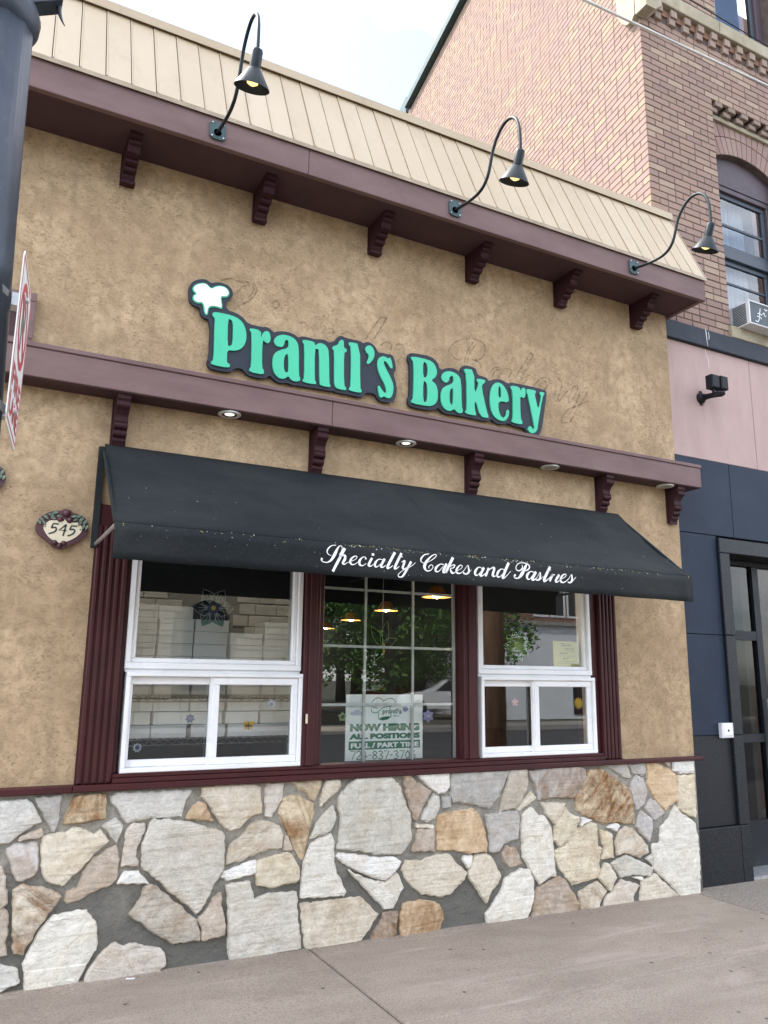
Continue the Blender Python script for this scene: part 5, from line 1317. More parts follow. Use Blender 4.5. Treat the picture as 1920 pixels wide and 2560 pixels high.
obj('cross_arm', ar_, M['post'], lp)
cl = []
for k in range(9):
    t_ = k / 8
    cl.append((0.046 + 0.022 * t_ * t_, PY, 3.425 - 0.068 * t_))
obj('leaf_scroll', MB().tube(cl, [0.0095 * (1 - 0.9 * k / 8) + 0.0004 for k in range(9)], 8), M['post'], lp, True)
ps = thing('parking_sign', 'white no parking fire lane sign seen nearly edge-on, strapped to the lamp post', 'sign', (0.045, -2.37, 2.09))
SY0, SY1, SX0, SX1, SZ0, SZ1 = -2.525, -2.215, 0.027, 0.0625, 2.092, 2.545
ang = math.atan2(SX1 - SX0, SY1 - SY0)
MS = Matrix.Translation((SX0, SY0, 0)) @ Matrix.Rotation(-ang, 4, 'Z')
W_ = math.hypot(SX1 - SX0, SY1 - SY0)
def plate(pts, x0, x1):
    """pts (y, z) along the sign; thickness in x"""
    mb = MB().prism(pts, -x1, -x0)          # prism lies in x-z; turn it so the front faces +x
    return mb.xform(MS @ Matrix.Rotation(R(90), 4, 'Z'))
rc = 0.02
rect = [(rc, SZ0), (W_ - rc, SZ0), (W_, SZ0 + rc), (W_, SZ1 - rc), (W_ - rc, SZ1), (rc, SZ1), (0, SZ1 - rc), (0, SZ0 + rc)]
obj('plate', plate(rect, -0.001, 0.0015), M['sign_white'], ps)
cz0 = SZ1 - 0.15; cy0 = W_ / 2; ro = 0.115
def ringpts(r_, n_=40): return [(cy0 + r_ * math.cos(2 * math.pi * k / n_), cz0 + r_ * math.sin(2 * math.pi * k / n_)) for k in range(n_)]
rg = MB().prism(ringpts(ro), -0.0026, -0.0017, [ringpts(ro - 0.022)]).xform(MS @ Matrix.Rotation(R(90), 4, 'Z'))
obj('ring', rg, M['sign_red'], ps)
sl = MB().prism([(cy0 - 0.072, cz0 + 0.057), (cy0 - 0.057, cz0 + 0.072), (cy0 + 0.072, cz0 - 0.057), (cy0 + 0.057, cz0 - 0.072)], -0.0030, -0.0027).xform(MS @ Matrix.Rotation(R(90), 4, 'Z'))
obj('slash', sl, M['sign_red'], ps)
pt = text_mb('P', cy0 - 0.045, cy0 + 0.05, cz0 - 0.075, cz0 + 0.075, -0.0024, 0.02).xform(MS @ Matrix.Rotation(R(90), 4, 'Z'))
obj('letter', pt, M['sign_grey'], ps)
for (tx, za, zb) in (('FIRE', SZ0 + 0.105, SZ0 + 0.165), ('LANE', SZ0 + 0.035, SZ0 + 0.092)):
    pt = text_mb(tx, 0.035, W_ - 0.035, za, zb, -0.0024, 0.02).xform(MS @ Matrix.Rotation(R(90), 4, 'Z'))
    obj('lettering', pt, M['sign_red'], ps)
bd = MB().prism([(0.012, SZ0 + 0.012), (W_ - 0.012, SZ0 + 0.012), (W_ - 0.012, SZ1 - 0.012), (0.012, SZ1 - 0.012)], -0.0024, -0.0017,
    [[(0.017, SZ0 + 0.017), (W_ - 0.017, SZ0 + 0.017), (W_ - 0.017, SZ1 - 0.017), (0.017, SZ1 - 0.017)]]).xform(MS @ Matrix.Rotation(R(90), 4, 'Z'))
obj('border', bd, M['sign_red'], ps)
for zz in (SZ1 - 0.085, SZ0 + 0.06):
    ry = 0.135 - 0.028 * (zz - 2.1) / 0.5
    st_ = MB().lathe([(ry - 0.004, 0), (ry, 0.003), (ry, 0.022), (ry - 0.004, 0.025)], (PX, PY, zz), 32, False, False)
    k_ = obj('strap', st_, M['galv'], ps)
    mb = MB().box(0.012, 0.036, PY - 0.02, PY + 0.02, zz - 0.006, zz + 0.03)
    obj('bracket', mb, M['galv'], ps)
    b = MB().lathe([(0.008, 0), (0.008, 0.006), (0.005, 0.008)], (0, 0, 0), 10).xform(MS @ Matrix.Translation((0.0015, W_ / 2, zz + 0.012)) @ Matrix.Rotation(R(90), 4, 'Y'))
    obj('bolt', b, M['galv'], ps)

# ---------------------------------------------------------------- the brick building next door
FY = 0.08
A_ = R(9.2)
DV = Vector((math.sin(A_), math.cos(A_), 0)); SN = Vector((-math.cos(A_), math.sin(A_), 0))
CX = 5.10
nb = thing('brick_building', 'tall tan brick building next door with pink and slate ground floor', 'building', (6.5, FY, 0))
TOPZ = 11.62
# body
xr = 11.0
back = 9.0
fw = MB()
# front wall: solid part (pilaster + everything above the recess), recess, opening for the arched window
arc_c = (6.535, 5.79); arc_r = 0.945
AXL, AXR = 6.06, 7.01
def arc(r_, xa, xb, n_=12):
    out = []
    a0 = math.acos((xa - arc_c[0]) / r_); a1 = math.acos((xb - arc_c[0]) / r_)
    for k in range(n_ + 1):
        a = a0 + (a1 - a0) * k / n_
        out.append((arc_c[0] + r_ * math.cos(a), arc_c[1] + r_ * math.sin(a)))
    return out
solid = [(CX + 0.055, 4.62), (6.03, 4.62), (6.03, 7.20), (7.90, 7.20), (7.90, 4.62), (xr, 4.62), (xr, TOPZ), (CX + 0.055, TOPZ)]
upw = [(6.20, 8.10), (7.15, 8.10), (7.15, 10.2), (6.20, 10.2)]
fw.prism(solid, FY + 0.006, FY + 0.30, [upw])
opening = [(AXL, 4.74)] + arc(arc_r, AXL, AXR) + [(AXR, 4.74)]
fw.prism([(6.031, 4.62), (7.899, 4.62), (7.899, 7.199), (6.031, 7.199)], FY + 0.096, FY + 0.299, [opening])
front = obj('front_wall', fw, M['brick_mortar'], nb)
sw = MB()
p0 = Vector((CX, FY + 0.006, 0)) - SN * 0.006
b_ = p0 + DV * back
vs = []
for z in (0.0, TOPZ): 
    for q in (p0 , b_, b_ - SN * 0.3, p0 - SN * 0.3 + DV * 0.31): vs.append((q.x, q.y, z))
sw.add(vs, [(1, 0, 4, 5), (2, 1, 5, 6), (3, 2, 6, 7), (0, 3, 7, 4), (4, 7, 6, 5)])
side = obj('side_wall', sw, M['brick_mortar'], nb)
body = MB().box(7.2, xr, 2.2, back, 0, TOPZ - 0.05)
obj('rear_block', body, M['brick_plain'], nb)
cp = MB()
q0 = Vector((CX, FY, 0)) + SN * 0.10; q1 = q0 + DV * 6.45
q2 = q1 - SN * 0.45; q3 = q0 - SN * 0.45
cp.add([(q.x, q.y, z) for z in (TOPZ - 0.02, TOPZ + 0.11) for q in (q0, q1, q2, q3)], [(1, 0, 4, 5), (2, 1, 5, 6), (3, 2, 6, 7), (0, 3, 7, 4), (4, 7, 6, 5), (0, 1, 2, 3)])
obj('coping', cp, M['plate_green'], nb)
ch = MB()
q0 = Vector((CX, FY, 0)) + SN * 0.04 + DV * 6.55; q1 = q0 + DV * 0.75; q2 = q1 - SN * 0.6; q3 = q0 - SN * 0.6
ch.add([(q.x, q.y, z) for z in (TOPZ - 0.35, TOPZ + 0.30) for q in (q0, q1, q2, q3)], [(1, 0, 4, 5), (2, 1, 5, 6), (3, 2, 6, 7), (0, 3, 7, 4), (4, 7, 6, 5), (0, 1, 2, 3)])
obj('parapet_block', ch, M['plate_green'], nb)

# bricks
FRONT_T = [(0.318, 0.218, 0.176), (0.302, 0.204, 0.169), (0.338, 0.238, 0.184), (0.286, 0.194, 0.162), (0.312, 0.211, 0.164), (0.271, 0.187, 0.159), (0.365, 0.273, 0.205), (0.297, 0.208, 0.166), (0.308, 0.211, 0.174), (0.324, 0.222, 0.172)]
SIDE_T = [(0.299, 0.204, 0.159), (0.306, 0.213, 0.158), (0.282, 0.191, 0.153), (0.313, 0.233, 0.160), (0.275, 0.191, 0.167), (0.293, 0.203, 0.162), (0.301, 0.208, 0.166), (0.279, 0.192, 0.151), (0.320, 0.244, 0.166), (0.265, 0.181, 0.153), (0.295, 0.201, 0.158), (0.289, 0.196, 0.156)]
def brick_mesh(name, col, L, H, D, b=0.0025):
    me = bpy.data.meshes.new(name)
    mb = MB().bevbox(-L / 2, L / 2, 0, D, -H / 2, H / 2, b)
    me.from_pydata(mb.v, [], mb.f[:9])
    a = me.attributes.new('tint', 'FLOAT_COLOR', 'POINT')
    for d in a.data: d.color = (*col, 1)
    me.materials.append(M['brick'])
    return me
BL, BH = 0.195, 0.0575
PITCHX, PITCHZ = 0.205, 0.0675
rr = random.Random(77)
cands = []   # (area, kind, pos, length, rotation, tint)
def visible_area(c, ux, L):
    p = [proj(c + ux * (-L / 2) + Vector((0, 0, -BH / 2))), proj(c + ux * (L / 2) + Vector((0, 0, -BH / 2))), proj(c + ux * (L / 2) + Vector((0, 0, BH / 2))), proj(c + ux * (-L / 2) + Vector((0, 0, BH / 2)))]
    if any(q[2] < 0.2 for q in p): return 0
    cx = sum(q[0] for q in p) / 4; cy = sum(q[1] for q in p) / 4
    if not (-10 < cx < 1930 and -10 < cy < 2570): return 0
    return abs(sum(p[i][0] * p[(i + 1) % 4][1] - p[(i + 1) % 4][0] * p[i][1] for i in range(4))) / 2
def lay(xa, xb, z, y, row, toothed=False, half_first=None):
    x = xa
    first = (row % 2 == 1)
    while x < xb - 0.03:
        L = PITCHX * (0.5 if (first or (rr.random() < .12)) else 1.0)
        first = False
        if x + L > xb - 0.045: L = xb - x
        Lb = L - 0.010
        c = Vector((x + L / 2 , y, z))
        cands.append([visible_area(c, Vector((1, 0, 0)), Lb), c, Lb, 0.0, rr.choice(FRONT_T), 'f'])
        x += L
row = 0
z = 4.62 + PITCHZ / 2
while z < 9.0:
    if z < 7.19: lay(CX + 0.012, 6.03, z, FY, row)
    elif z < 7.76: lay(CX + 0.012, 8.2, z, FY, row)
    elif z > 8.12: lay(CX + 0.012, 6.20, z, FY, row); 
    if 4.76 < z < 6.55: lay(6.033, AXL - 0.002, z, FY + 0.09, 0)
    row += 1; z += PITCHZ
# side wall
TH = -(math.pi / 2 + A_)
ux = Vector((math.cos(TH), math.sin(TH), 0))
row = 0
z = 5.33
while z < TOPZ - 0.04:
    s_ = 0.0
    first = row % 2 == 0
    while s_ < 8.9:
        L = PITCHX * (0.5 if (first or rr.random() < .1) else 1.0); first = False
        Lb = L - 0.010
        c = Vector((CX, FY, z)) + SN * 0.0 + DV * (s_ + L / 2 + 0.0)
        cands.append([visible_area(c, ux, Lb), c, Lb, TH, rr.choice(SIDE_T), 's'])
        s_ += L
    row += 1; z += PITCHZ
cands.sort(key=lambda c: -c[0])
meshes = {}
stuff_f = MB(); stuff_s = MB(); tint_f = []; tint_s = []
for i, (ar, c, Lb, th_, tint, kd) in enumerate(cands):
    if i < 300 and ar > 0:
        key = (kd, tint, round(Lb, 2))
        if key not in meshes: meshes[key] = brick_mesh('brick', tint, Lb, BH, 0.03, 0.0025 if kd == 'f' else 0.0004)
        o = bpy.data.objects.new('brick', meshes[key])
        COL.objects.link(o)
        par = front if kd == 'f' else side
        o.parent = par
        o.location = c - ORG[nb.name]
        o.location.y += rr.uniform(-0.0015, 0.0015) if kd == 'f' else 0
        o.rotation_euler = (0, 0, th_)
    else:
        mb = MB().bevbox(-Lb / 2, Lb / 2, 0, 0.02, -BH / 2, BH / 2, 0.0025 if kd == 'f' else 0.0004)
        Mx = Matrix.Translation(c) @ Matrix.Rotation(th_, 4, 'Z')
        mb.xform(Mx)
        tgt, tl = (stuff_f, tint_f) if kd == 'f' else (stuff_s, tint_s)
        tgt.add(mb.v, mb.f[:9]); tl += [tint] * len(mb.v)
for (mb, tl, par) in ((stuff_f, tint_f, front), (stuff_s, tint_s, side)):
    o = obj('brickwork', mb, M['brick'], par)
    a = o.data.attributes.new('tint', 'FLOAT_COLOR', 'POINT')
    flat = []
    for c in tl: flat += [c[0], c[1], c[2], 1.0]
    a.data.foreach_set('color', flat)
    o['kind'] = 'stuff'

# lime drips on the belt course
for (pts_) in ([(5.640, 4.615, .010), (5.645, 4.56, .012), (5.648, 4.50, .008), (5.655, 4.452, .004)], [(5.672, 4.60, .006), (5.680, 4.56, .010), (5.672, 4.52, .006)]):
    obj('drip_stain', ribbon(MB(), catmull(pts_, 4), FY - 0.0362), M['speck'], nb)
obj('drip_stain', ribbon(MB(), catmull([(5.655, 4.440, .004), (5.670, 4.38, .006), (5.690, 4.33, .005), (5.688, 4.26, .003)], 4), FY - 0.0012), M['sign_white'], nb)
# soldier arch over the window
for ringi, (ra, rb) in enumerate(((arc_r + 0.004, arc_r + 0.19), (arc_r + 0.20, arc_r + 0.385))):
    n_ = 16
    a0 = math.acos((AXL - 0.03 - arc_c[0]) / arc_r); a1 = math.acos((AXR + 0.03 - arc_c[0]) / arc_r)
    for k in range(n_):
        f0 = a0 + (a1 - a0) * (k + 0.06) / n_; f1 = a0 + (a1 - a0) * (k + 0.94) / n_
        pts = [(arc_c[0] + r_ * math.cos(f), arc_c[1] + r_ * math.sin(f)) for r_, f in ((ra, f0), (ra, f1), (rb, f1), (rb, f0))]
        mb = MB().prism(pts, FY + 0.088, FY + 0.11)
        o = obj('arch_brick', mb, M['brick'], front)
        a = o.data.attributes.new('tint', 'FLOAT_COLOR', 'POINT'); tc_ = rr.choice([(0.29, 0.195, 0.17), (0.26, 0.17, 0.15), (0.31, 0.215, 0.185)])
        for d in a.data: d.color = (*tc_, 1)
# corbel courses at the top of the recess
for k in range(9):
    for (za, zb, yo, dx) in ((7.085, 7.135, 0.03, 0.0), (7.14, 7.195, 0.005, 0.05)):
        x_ = 6.04 + k * 0.19 + dx
        o = obj('corbel_brick', MB().bevbox(x_, x_ + 0.10, FY + yo, FY + 0.095, za, zb, .003), M['brick'], front)
        a = o.data.attributes.new('tint', 'FLOAT_COLOR', 'POINT')
        for d in a.data: d.color = (0.25, 0.19, 0.155, 1)
o = obj('corbel_ledge', MB().bevbox(6.032, 7.89, FY + 0.06, FY + 0.095, 7.035, 7.083, .003), M['limestone'], front)
# dentils, two stepped rows
for k in range(15):
    x_ = CX + 0.19 + k * 0.19
    for (za, zb, yo, dx, cc) in ((7.865, 7.945, -0.048, 0.0, (0.31, 0.235, 0.19)), (7.785, 7.863, -0.030, -0.012, (0.29, 0.215, 0.175))):
        o = obj('dentil', MB().bevbox(x_ + dx, x_ + dx + 0.085, FY + yo, FY + 0.004, za, zb, .004), M['brick'], front)
        a = o.data.attributes.new('tint', 'FLOAT_COLOR', 'POINT'); q = rr.uniform(.85, 1.1)
        for d in a.data: d.color = (cc[0] * q, cc[1] * q, cc[2] * q, 1)
o = obj('dentil_backing', MB().box(CX + 0.17, xr, FY - 0.012, FY + 0.0055, 7.865, 7.946), M['brick_plain'], front)
mb = MB().bevbox(CX + 0.16, 6.155, FY - 0.065, FY + 0.005, 7.950, 8.100, .006)
obj('string_course', mb, M['limestone'], front)
mb = MB().bevbox(6.160, 7.4, FY - 0.068, FY + 0.005, 7.950, 8.098, .006)
obj('window_sill', mb, M['limestone'], front)
# corner corbel stone that ends the string course
prof = [(0.0, 8.15), (0.0, 7.74), (0.05, 7.70), (0.12, 7.72), (0.20, 7.80), (0.26, 7.93), (0.27, 8.15)]
cb = MB()
pts = [(p[0], p[1]) for p in prof]
n_ = len(pts)
va_ = []
for off in (0.06, -0.002):
    for (d_, z_) in pts:
        q = Vector((CX, FY, 0)) + DV * d_ + SN * off
        va_.append((q.x, q.y, z_))
tri = tessellate_polygon([[Vector((p[0], p[1], 0)) for p in pts]])
fs = [tuple(t_) for t_ in tri] + [tuple(i + n_ for i in reversed(t_)) for t_ in tri] + [(i, (i + 1) % n_, (i + 1) % n_ + n_, i + n_) for i in range(n_)]
cb.add(va_, fs)
obj('corner_corbel', cb, M['limestone'], nb)
obj('corner_corbel_front', MB().prism([(CX - 0.058, 8.15), (CX - 0.058, 7.72), (CX + 0.06, 7.72), (CX + 0.15, 7.80), (CX + 0.155, 8.15)], FY - 0.14, FY - 0.001), M['limestone'], nb)

# arched window
wf = MB()
wf.frame(AXL, AXR, 4.741, 6.40, 0.055, FY + 0.17, FY + 0.27)
hd = [(AXL, 6.401)] + arc(arc_r - 0.002, AXL + 0.001, AXR - 0.001) + [(AXR, 6.401)]
wf.prism(hd, FY + 0.16, FY + 0.27)
wn_ = obj('arched_window', wf, M['purple_frame'], nb)
for (za, zb, yy) in ((5.72, 6.345, FY + 0.20), (4.80, 5.62, FY + 0.225)):
    s_ = obj('sash', MB().frame(AXL + 0.056, AXR - 0.056, za, zb, 0.05, yy, yy + 0.03), M['blue_frame'], wn_)
    pane(AXL + 0.105, AXR - 0.105, za + 0.049, zb - 0.049, yy + 0.015, s_, 'glass_dark')
obj('meeting_rail', MB().bevbox(AXL + 0.056, AXR - 0.056, FY + 0.19, FY + 0.25, 5.621, 5.719), M['blue_frame'], wn_)
obj('glazing_bar', MB().bevbox(AXL + 0.106, AXR - 0.106, FY + 0.205, FY + 0.22, 5.98, 6.01), M['blue_frame'], wn_)
obj('glazing_bar', MB().bevbox(AXL + 0.106, AXR - 0.106, FY + 0.23, FY + 0.245, 5.36, 5.385), M['blue_frame'], wn_)
cu = MB()
vs = []; fs = []
for i in range(41):
    x_ = AXL + 0.06 + (AXR - AXL - 0.30) * i / 40
    yy = FY + 0.33 + 0.018 * math.sin(i * 1.5)
    vs += [(x_, yy, 4.8), (x_, yy, 6.34)]
for i in range(40): fs.append((2 * i, 2 * i + 2, 2 * i + 3, 2 * i + 1))
obj('curtain', cu.add(vs, fs), M['curtain'], wn_, True)
obj('room_back', MB().box(AXL - 0.02, AXR + 0.3, FY + 0.6, FY + 0.62, 4.65, 6.8), M['dark_void'], wn_)
mb = MB().bevbox(6.0, 7.10, FY - 0.035, FY + 0.17, 4.622, 4.739, .006)
obj('window_sill', mb, M['limestone'], nb)
# upper window
wf = MB().frame(6.202, 7.148, 8.101, 10.19, 0.10, FY + 0.14, FY + 0.25)
wn2 = obj('upper_window', wf, M['purple_frame'], nb)
s_ = obj('sash', MB().frame(6.303, 7.047, 8.203, 9.2, 0.05, FY + 0.17, FY + 0.20), M['blue_frame'], wn2)
pane(6.352, 6.998, 8.252, 9.151, FY + 0.185, s_, 'glass_dark')
pane(6.303, 7.047, 9.201, 10.08, FY + 0.21, wn2, 'glass_dark')
obj('blind', MB().box(6.31, 6.60, FY + 0.30, FY + 0.305, 8.2, 10.0), M['curtain'], wn2)
obj('room_back', MB().box(6.2, 7.15, FY + 0.42, FY + 0.43, 8.1, 10.1), M['dark_void'], wn2)

# ground floor cladding
obj('sheathing', MB().box(CX + 0.005, xr, FY + 0.03, FY + 0.29, 2.72, 4.619), M['joint'], nb)
obj('sheathing', MB().box(CX + 0.005, 5.734, FY + 0.03, FY + 0.29, -0.2, 2.719), M['joint'], nb)
mb = MB().bevbox(CX + 0.006, xr, FY - 0.035, FY + 0.031, 4.447, 4.618, .006)
obj('belt_course', mb, M['band'], nb)
for (xa, xb) in ((CX + 0.006, 6.231), (6.237, 7.60), (7.606, 9.2), (9.206, xr)):
    obj('pink_panel', MB().bevbox(xa, xb, FY, FY + 0.031, 3.389, 4.445, .003), M['pink'], nb)
for (xa, xb) in ((CX + 0.006, 5.837), (5.842, 7.0), (7.005, xr)):
    obj('slate_panel', MB().bevbox(xa, xb, FY - 0.004, FY + 0.031, 2.722, 3.386, .003), M['navy'], nb)
for (za, zb) in ((1.877, 2.719), (1.072, 1.873), (0.380, 1.068)):
    obj('slate_panel' if za > 1.07 else 'granite_panel', MB().bevbox(CX + 0.006, 5.612, FY, FY + 0.031, za, zb, .003), M['navy'] if za > 1.07 else M['granite'], nb)
for (xa, xb) in ((CX + 0.006, 5.606), (5.609, 5.722)):
    obj('base_block', MB().bevbox(xa, xb, FY - 0.035, FY + 0.031, -0.2, 0.376, .005), M['granite'], nb)
for (za, zb) in ((1.877, 2.572), (1.072, 1.873), (0.380, 1.068)):
    obj('door_jamb', MB().bevbox(5.614, 5.734, FY - 0.028, FY + 0.28, za, zb, .005), M['granite'], nb)
obj('door_header', MB().bevbox(5.614, 7.4, FY - 0.029, FY + 0.28, 2.574, 2.700, .005), M['granite'], nb)
obj('door_jamb', MB().bevbox(7.28, 7.40, FY - 0.028, FY + 0.28, 0.0, 2.573, .005), M['granite'], nb)
obj('right_wall', MB().box(7.401, xr, FY, FY + 0.29, -0.2, 2.719), M['navy'], nb)
DY = FY + 0.22
df = MB().frame(5.735, 7.279, -0.02, 2.573, 0.045, DY, DY + 0.06)
for (za, zb) in ((0.026, 0.34), (0.98, 1.05), (1.86, 1.94)): df.box(5.781, 6.32, DY + 0.004, DY + 0.055, za, zb)
df.box(6.321, 6.40, DY + 0.002, DY + 0.057, 0.026, 2.527)
door = obj('glazed_door', df, M['dark_frame'], nb)
for (za, zb) in ((0.341, 0.979), (1.051, 1.859), (1.941, 2.52)):
    pane(5.781, 6.32, za, zb, DY + 0.03, door, 'glass_door')
pane(6.401, 7.233, 0.026, 2.52, DY + 0.03, door, 'glass_door')
obj('handle', MB().tube([(6.36, DY - 0.03, 0.95), (6.36, DY - 0.03, 1.35)], 0.012, 8), M['galv'], door)
obj('threshold', MB().box(5.735, 7.279, FY - 0.02, DY + 0.06, -0.06, -0.0205), M['galv'], door)
lb = MB().box(5.4, 7.6, 1.6, 1.65, -0.1, 3.0); lb.box(6.25, 6.30, DY + 0.08, 1.59, -.1, 3.0)
obj('lobby_wall', lb, M['lobby'], nb)
obj('vestibule_floor', MB().box(5.735, 7.4, FY, 1.59, -0.2, -0.061), M['granite'], nb)

# things on the neighbour
ac = thing('air_conditioner', 'white window air conditioner with dark scuffed front on the brick facade sill', 'air conditioner', (6.35, 0.05, 4.74))
obj('case', MB().box(6.11, 6.66, -0.060, 0.28, 4.7395, 4.965), M['ac_white'], ac)
fm = MB().frame(6.105, 6.665, 4.735, 4.972, 0.014, -0.074, -0.0605); obj('face_frame', fm, M['ac_white'], ac)
obj('grille', MB().box(6.120, 6.650, -0.066, -0.0607, 4.750, 4.957), M['ac_dark'], ac)
for k in range(13):
    zz = 4.755 + k * 0.0155
    obj('louvre', MB().box(6.106, 6.1095, -0.035, 0.11, zz, zz + 0.008), M['ac_dark'], ac)
gr = MB()
for s_ in ([(6.27, 4.92), (6.255, 4.86), (6.24, 4.80), (6.215, 4.775), (6.19, 4.785)], [(6.225, 4.86), (6.25, 4.865), (6.29, 4.855)], [(6.215, 4.83), (6.25, 4.832), (6.28, 4.815)], [(6.30, 4.87), (6.32, 4.885), (6.325, 4.86), (6.345, 4.855)], [(6.33, 4.93), (6.345, 4.915), (6.37, 4.925)], [(6.45, 4.80), (6.50, 4.88), (6.53, 4.91)]):
    ribbon(gr, catmull([(p[0], p[1], 0.009) for p in s_], 4), -0.0664)
obj('scuffs', gr, M['ac_white'], ac)

cm = thing('security_light', 'black twin-head security light bracketed on the pink wall', 'light', (5.55, FY, 3.95))
mb = MB().lathe([(0.052, 0), (0.050, .012), (0.036, .03), (0.03, .05)], (0, 0, 0), 18).xform(Matrix.Translation((5.55, FY, 3.95)) @ Matrix.Rotation(R(90), 4, 'X'))
mb.box(5.535, 5.565, FY - 0.012, FY, 3.885, 4.015)
obj('wall_plate', mb, M['wire_black'], cm, 30)
obj('arm', MB().tube([(5.55, FY - 0.03, 3.95), (5.555, FY - 0.10, 3.945), (5.57, FY - 0.17, 3.937), (5.585, FY - 0.20, 3.935)], [0.026, 0.024, 0.022, 0.024], 12), M['wire_black'], cm, True)
obj('yoke', MB().lathe([(0.05, 0), (0.055, .01), (0.05, .022)], (5.555, FY - 0.19, 3.922), 16), M['wire_black'], cm)
for (xa, xb, ya, yb) in ((5.462, 5.553, FY - 0.215, FY - 0.14), (5.565, 5.648, FY - 0.225, FY - 0.15)):
    obj('lamp_head', MB().bevbox(xa, xb, ya, yb, 3.975, 4.095, .008), M['wire_black'], cm)
    obj('knuckle', MB().tube([((xa + xb) / 2, (ya + yb) / 2, 3.94), ((xa + xb) / 2, (ya + yb) / 2, 3.976)], 0.014, 10), M['wire_black'], cm)

cbx = thing('call_box', 'small white square call box beside the dark door frame', 'call box', (5.545, FY, 1.05))
obj('cover', MB().bevbox(5.478, 5.612, FY - 0.036, FY - 0.001, 1.048, 1.166, .006), M['ac_white'], cbx)
obj('inset', MB().bevbox(5.500, 5.590, FY - 0.040, FY - 0.0362, 1.068, 1.148, .003), M['vinyl'], cbx)
obj('button', MB().lathe([(0.010, 0), (0.009, .004)], (0, 0, 0), 12).xform(Matrix.Translation((5.545, FY - 0.040, 1.108)) @ Matrix.Rotation(R(90), 4, 'X')), M['ink'], cbx)

# overhead lines
def line(p, q, sag, rad, mat, label):
    pts = []
    for k in range(25):
        t_ = k / 24
        v_ = Vector(p).lerp(Vector(q), t_)
        v_.z -= sag * 4 * t_ * (1 - t_)
        pts.append(v_)
    single('overhead_cable', MB().tube(pts, rad, 8), mat, label, 'cable', p, 'overhead cables', True)
line((-8.0, -0.35, 6.62), (16.0, -0.35, 7.55), 0.06, 0.0115, M['cable'], 'thick white cable sagging across the brick building\'s upper front')
line((-8.0, -0.35, 8.10), (16.0, -0.35, 7.28), 0.02, 0.005, M['wire_black'], 'thin black wire crossing the top right corner')
# ---------------------------------------------------------------- inside the shop
rk = thing('wire_rack', 'chrome wire shelving rack behind the left window', 'rack', (1.35, 0.55, 0))
for (px, py) in ((0.72, 0.33), (2.02, 0.33), (0.72, 0.74), (2.02, 0.74)):
    obj('post', MB().tube([(px, py, 0.0), (px, py, 2.05)], 0.0125, 8), M['wire'], rk)
SH = (1.125, 1.375, 0.70)
for zs in SH:
    f = MB()
    for yy in (0.325, 0.745):
        f.tube([(0.72, yy, zs), (2.02, yy, zs)], 0.005, 6); f.tube([(0.72, yy, zs - 0.032), (2.02, yy, zs - 0.032)], 0.005, 6)
        pts = []
        k = 0; x_ = 0.72
        while x_ < 2.03:
            pts.append((x_, yy, zs - (0.003 if k % 2 else 0.029))); x_ += 0.026; k += 1
        f.tube(pts, 0.0035, 5)
    for k in range(26):
        x_ = 0.74 + k * 0.05
        f.tube([(x_, 0.325, zs + 0.004), (x_, 0.745, zs + 0.004)], 0.0025, 4)
    obj('shelf', f, M['wire'], rk)
ORD = ['first', 'second', 'third', 'fourth', 'fifth', 'sixth', 'seventh']
BW, BHh = 0.214, 0.0760
def cake_box(x, y, z, label):
    w_ = BW - 0.006
    mb = MB().bevbox(x, x + w_, y, y + w_, z, z + BHh - 0.012, .002)
    mb.bevbox(x - 0.0015, x + w_ + 0.0015, y - 0.002, y + w_ + 0.002, z + BHh - 0.0118, z + BHh - 0.002, .001)
    b = single('cake_box', mb, M['cardboard'], label, 'box', (x + w_ / 2, y + w_ / 2, z), 'cake boxes stacked on the rack')
    return b
rr = random.Random(31)
rowsU = [6, 6, 6, 6, 5, 5, 3]
for r_, n_ in enumerate(rowsU):
    for k in range(5):
        if r_ == 6 and k in (2, 3, 4): continue
        if r_ == 5 and k == 3: continue
        x_ = 0.80 + k * (BW + 0.010) + rr.uniform(-.006, .006)
        cake_box(x_, 0.36 + rr.uniform(-.012, .012), 1.382 + r_ * BHh, 'white cake box behind the left window, upper shelf, %s layer up, %s from the left' % (ORD[r_], ORD[k]))
for r_ in range(3):
    for k in range(5):
        x_ = 0.80 + k * (BW + 0.008) + rr.uniform(-.01, .01)
        cake_box(x_, 0.345 + rr.uniform(-.01, .01), 1.132 + r_ * BHh, 'white cake box behind the left window, lower shelf, %s layer up, %s from the left' % (ORD[r_], ORD[k]))
# counter behind the windows
ct = thing('display_counter', 'dark display counter low behind the windows', 'counter', (2.8, 1.6, 0))
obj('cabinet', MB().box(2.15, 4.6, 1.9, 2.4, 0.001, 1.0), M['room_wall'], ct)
obj('worktop', MB().box(2.12, 4.63, 1.87, 2.43, 1.001, 1.04), M['dark_frame'], ct)

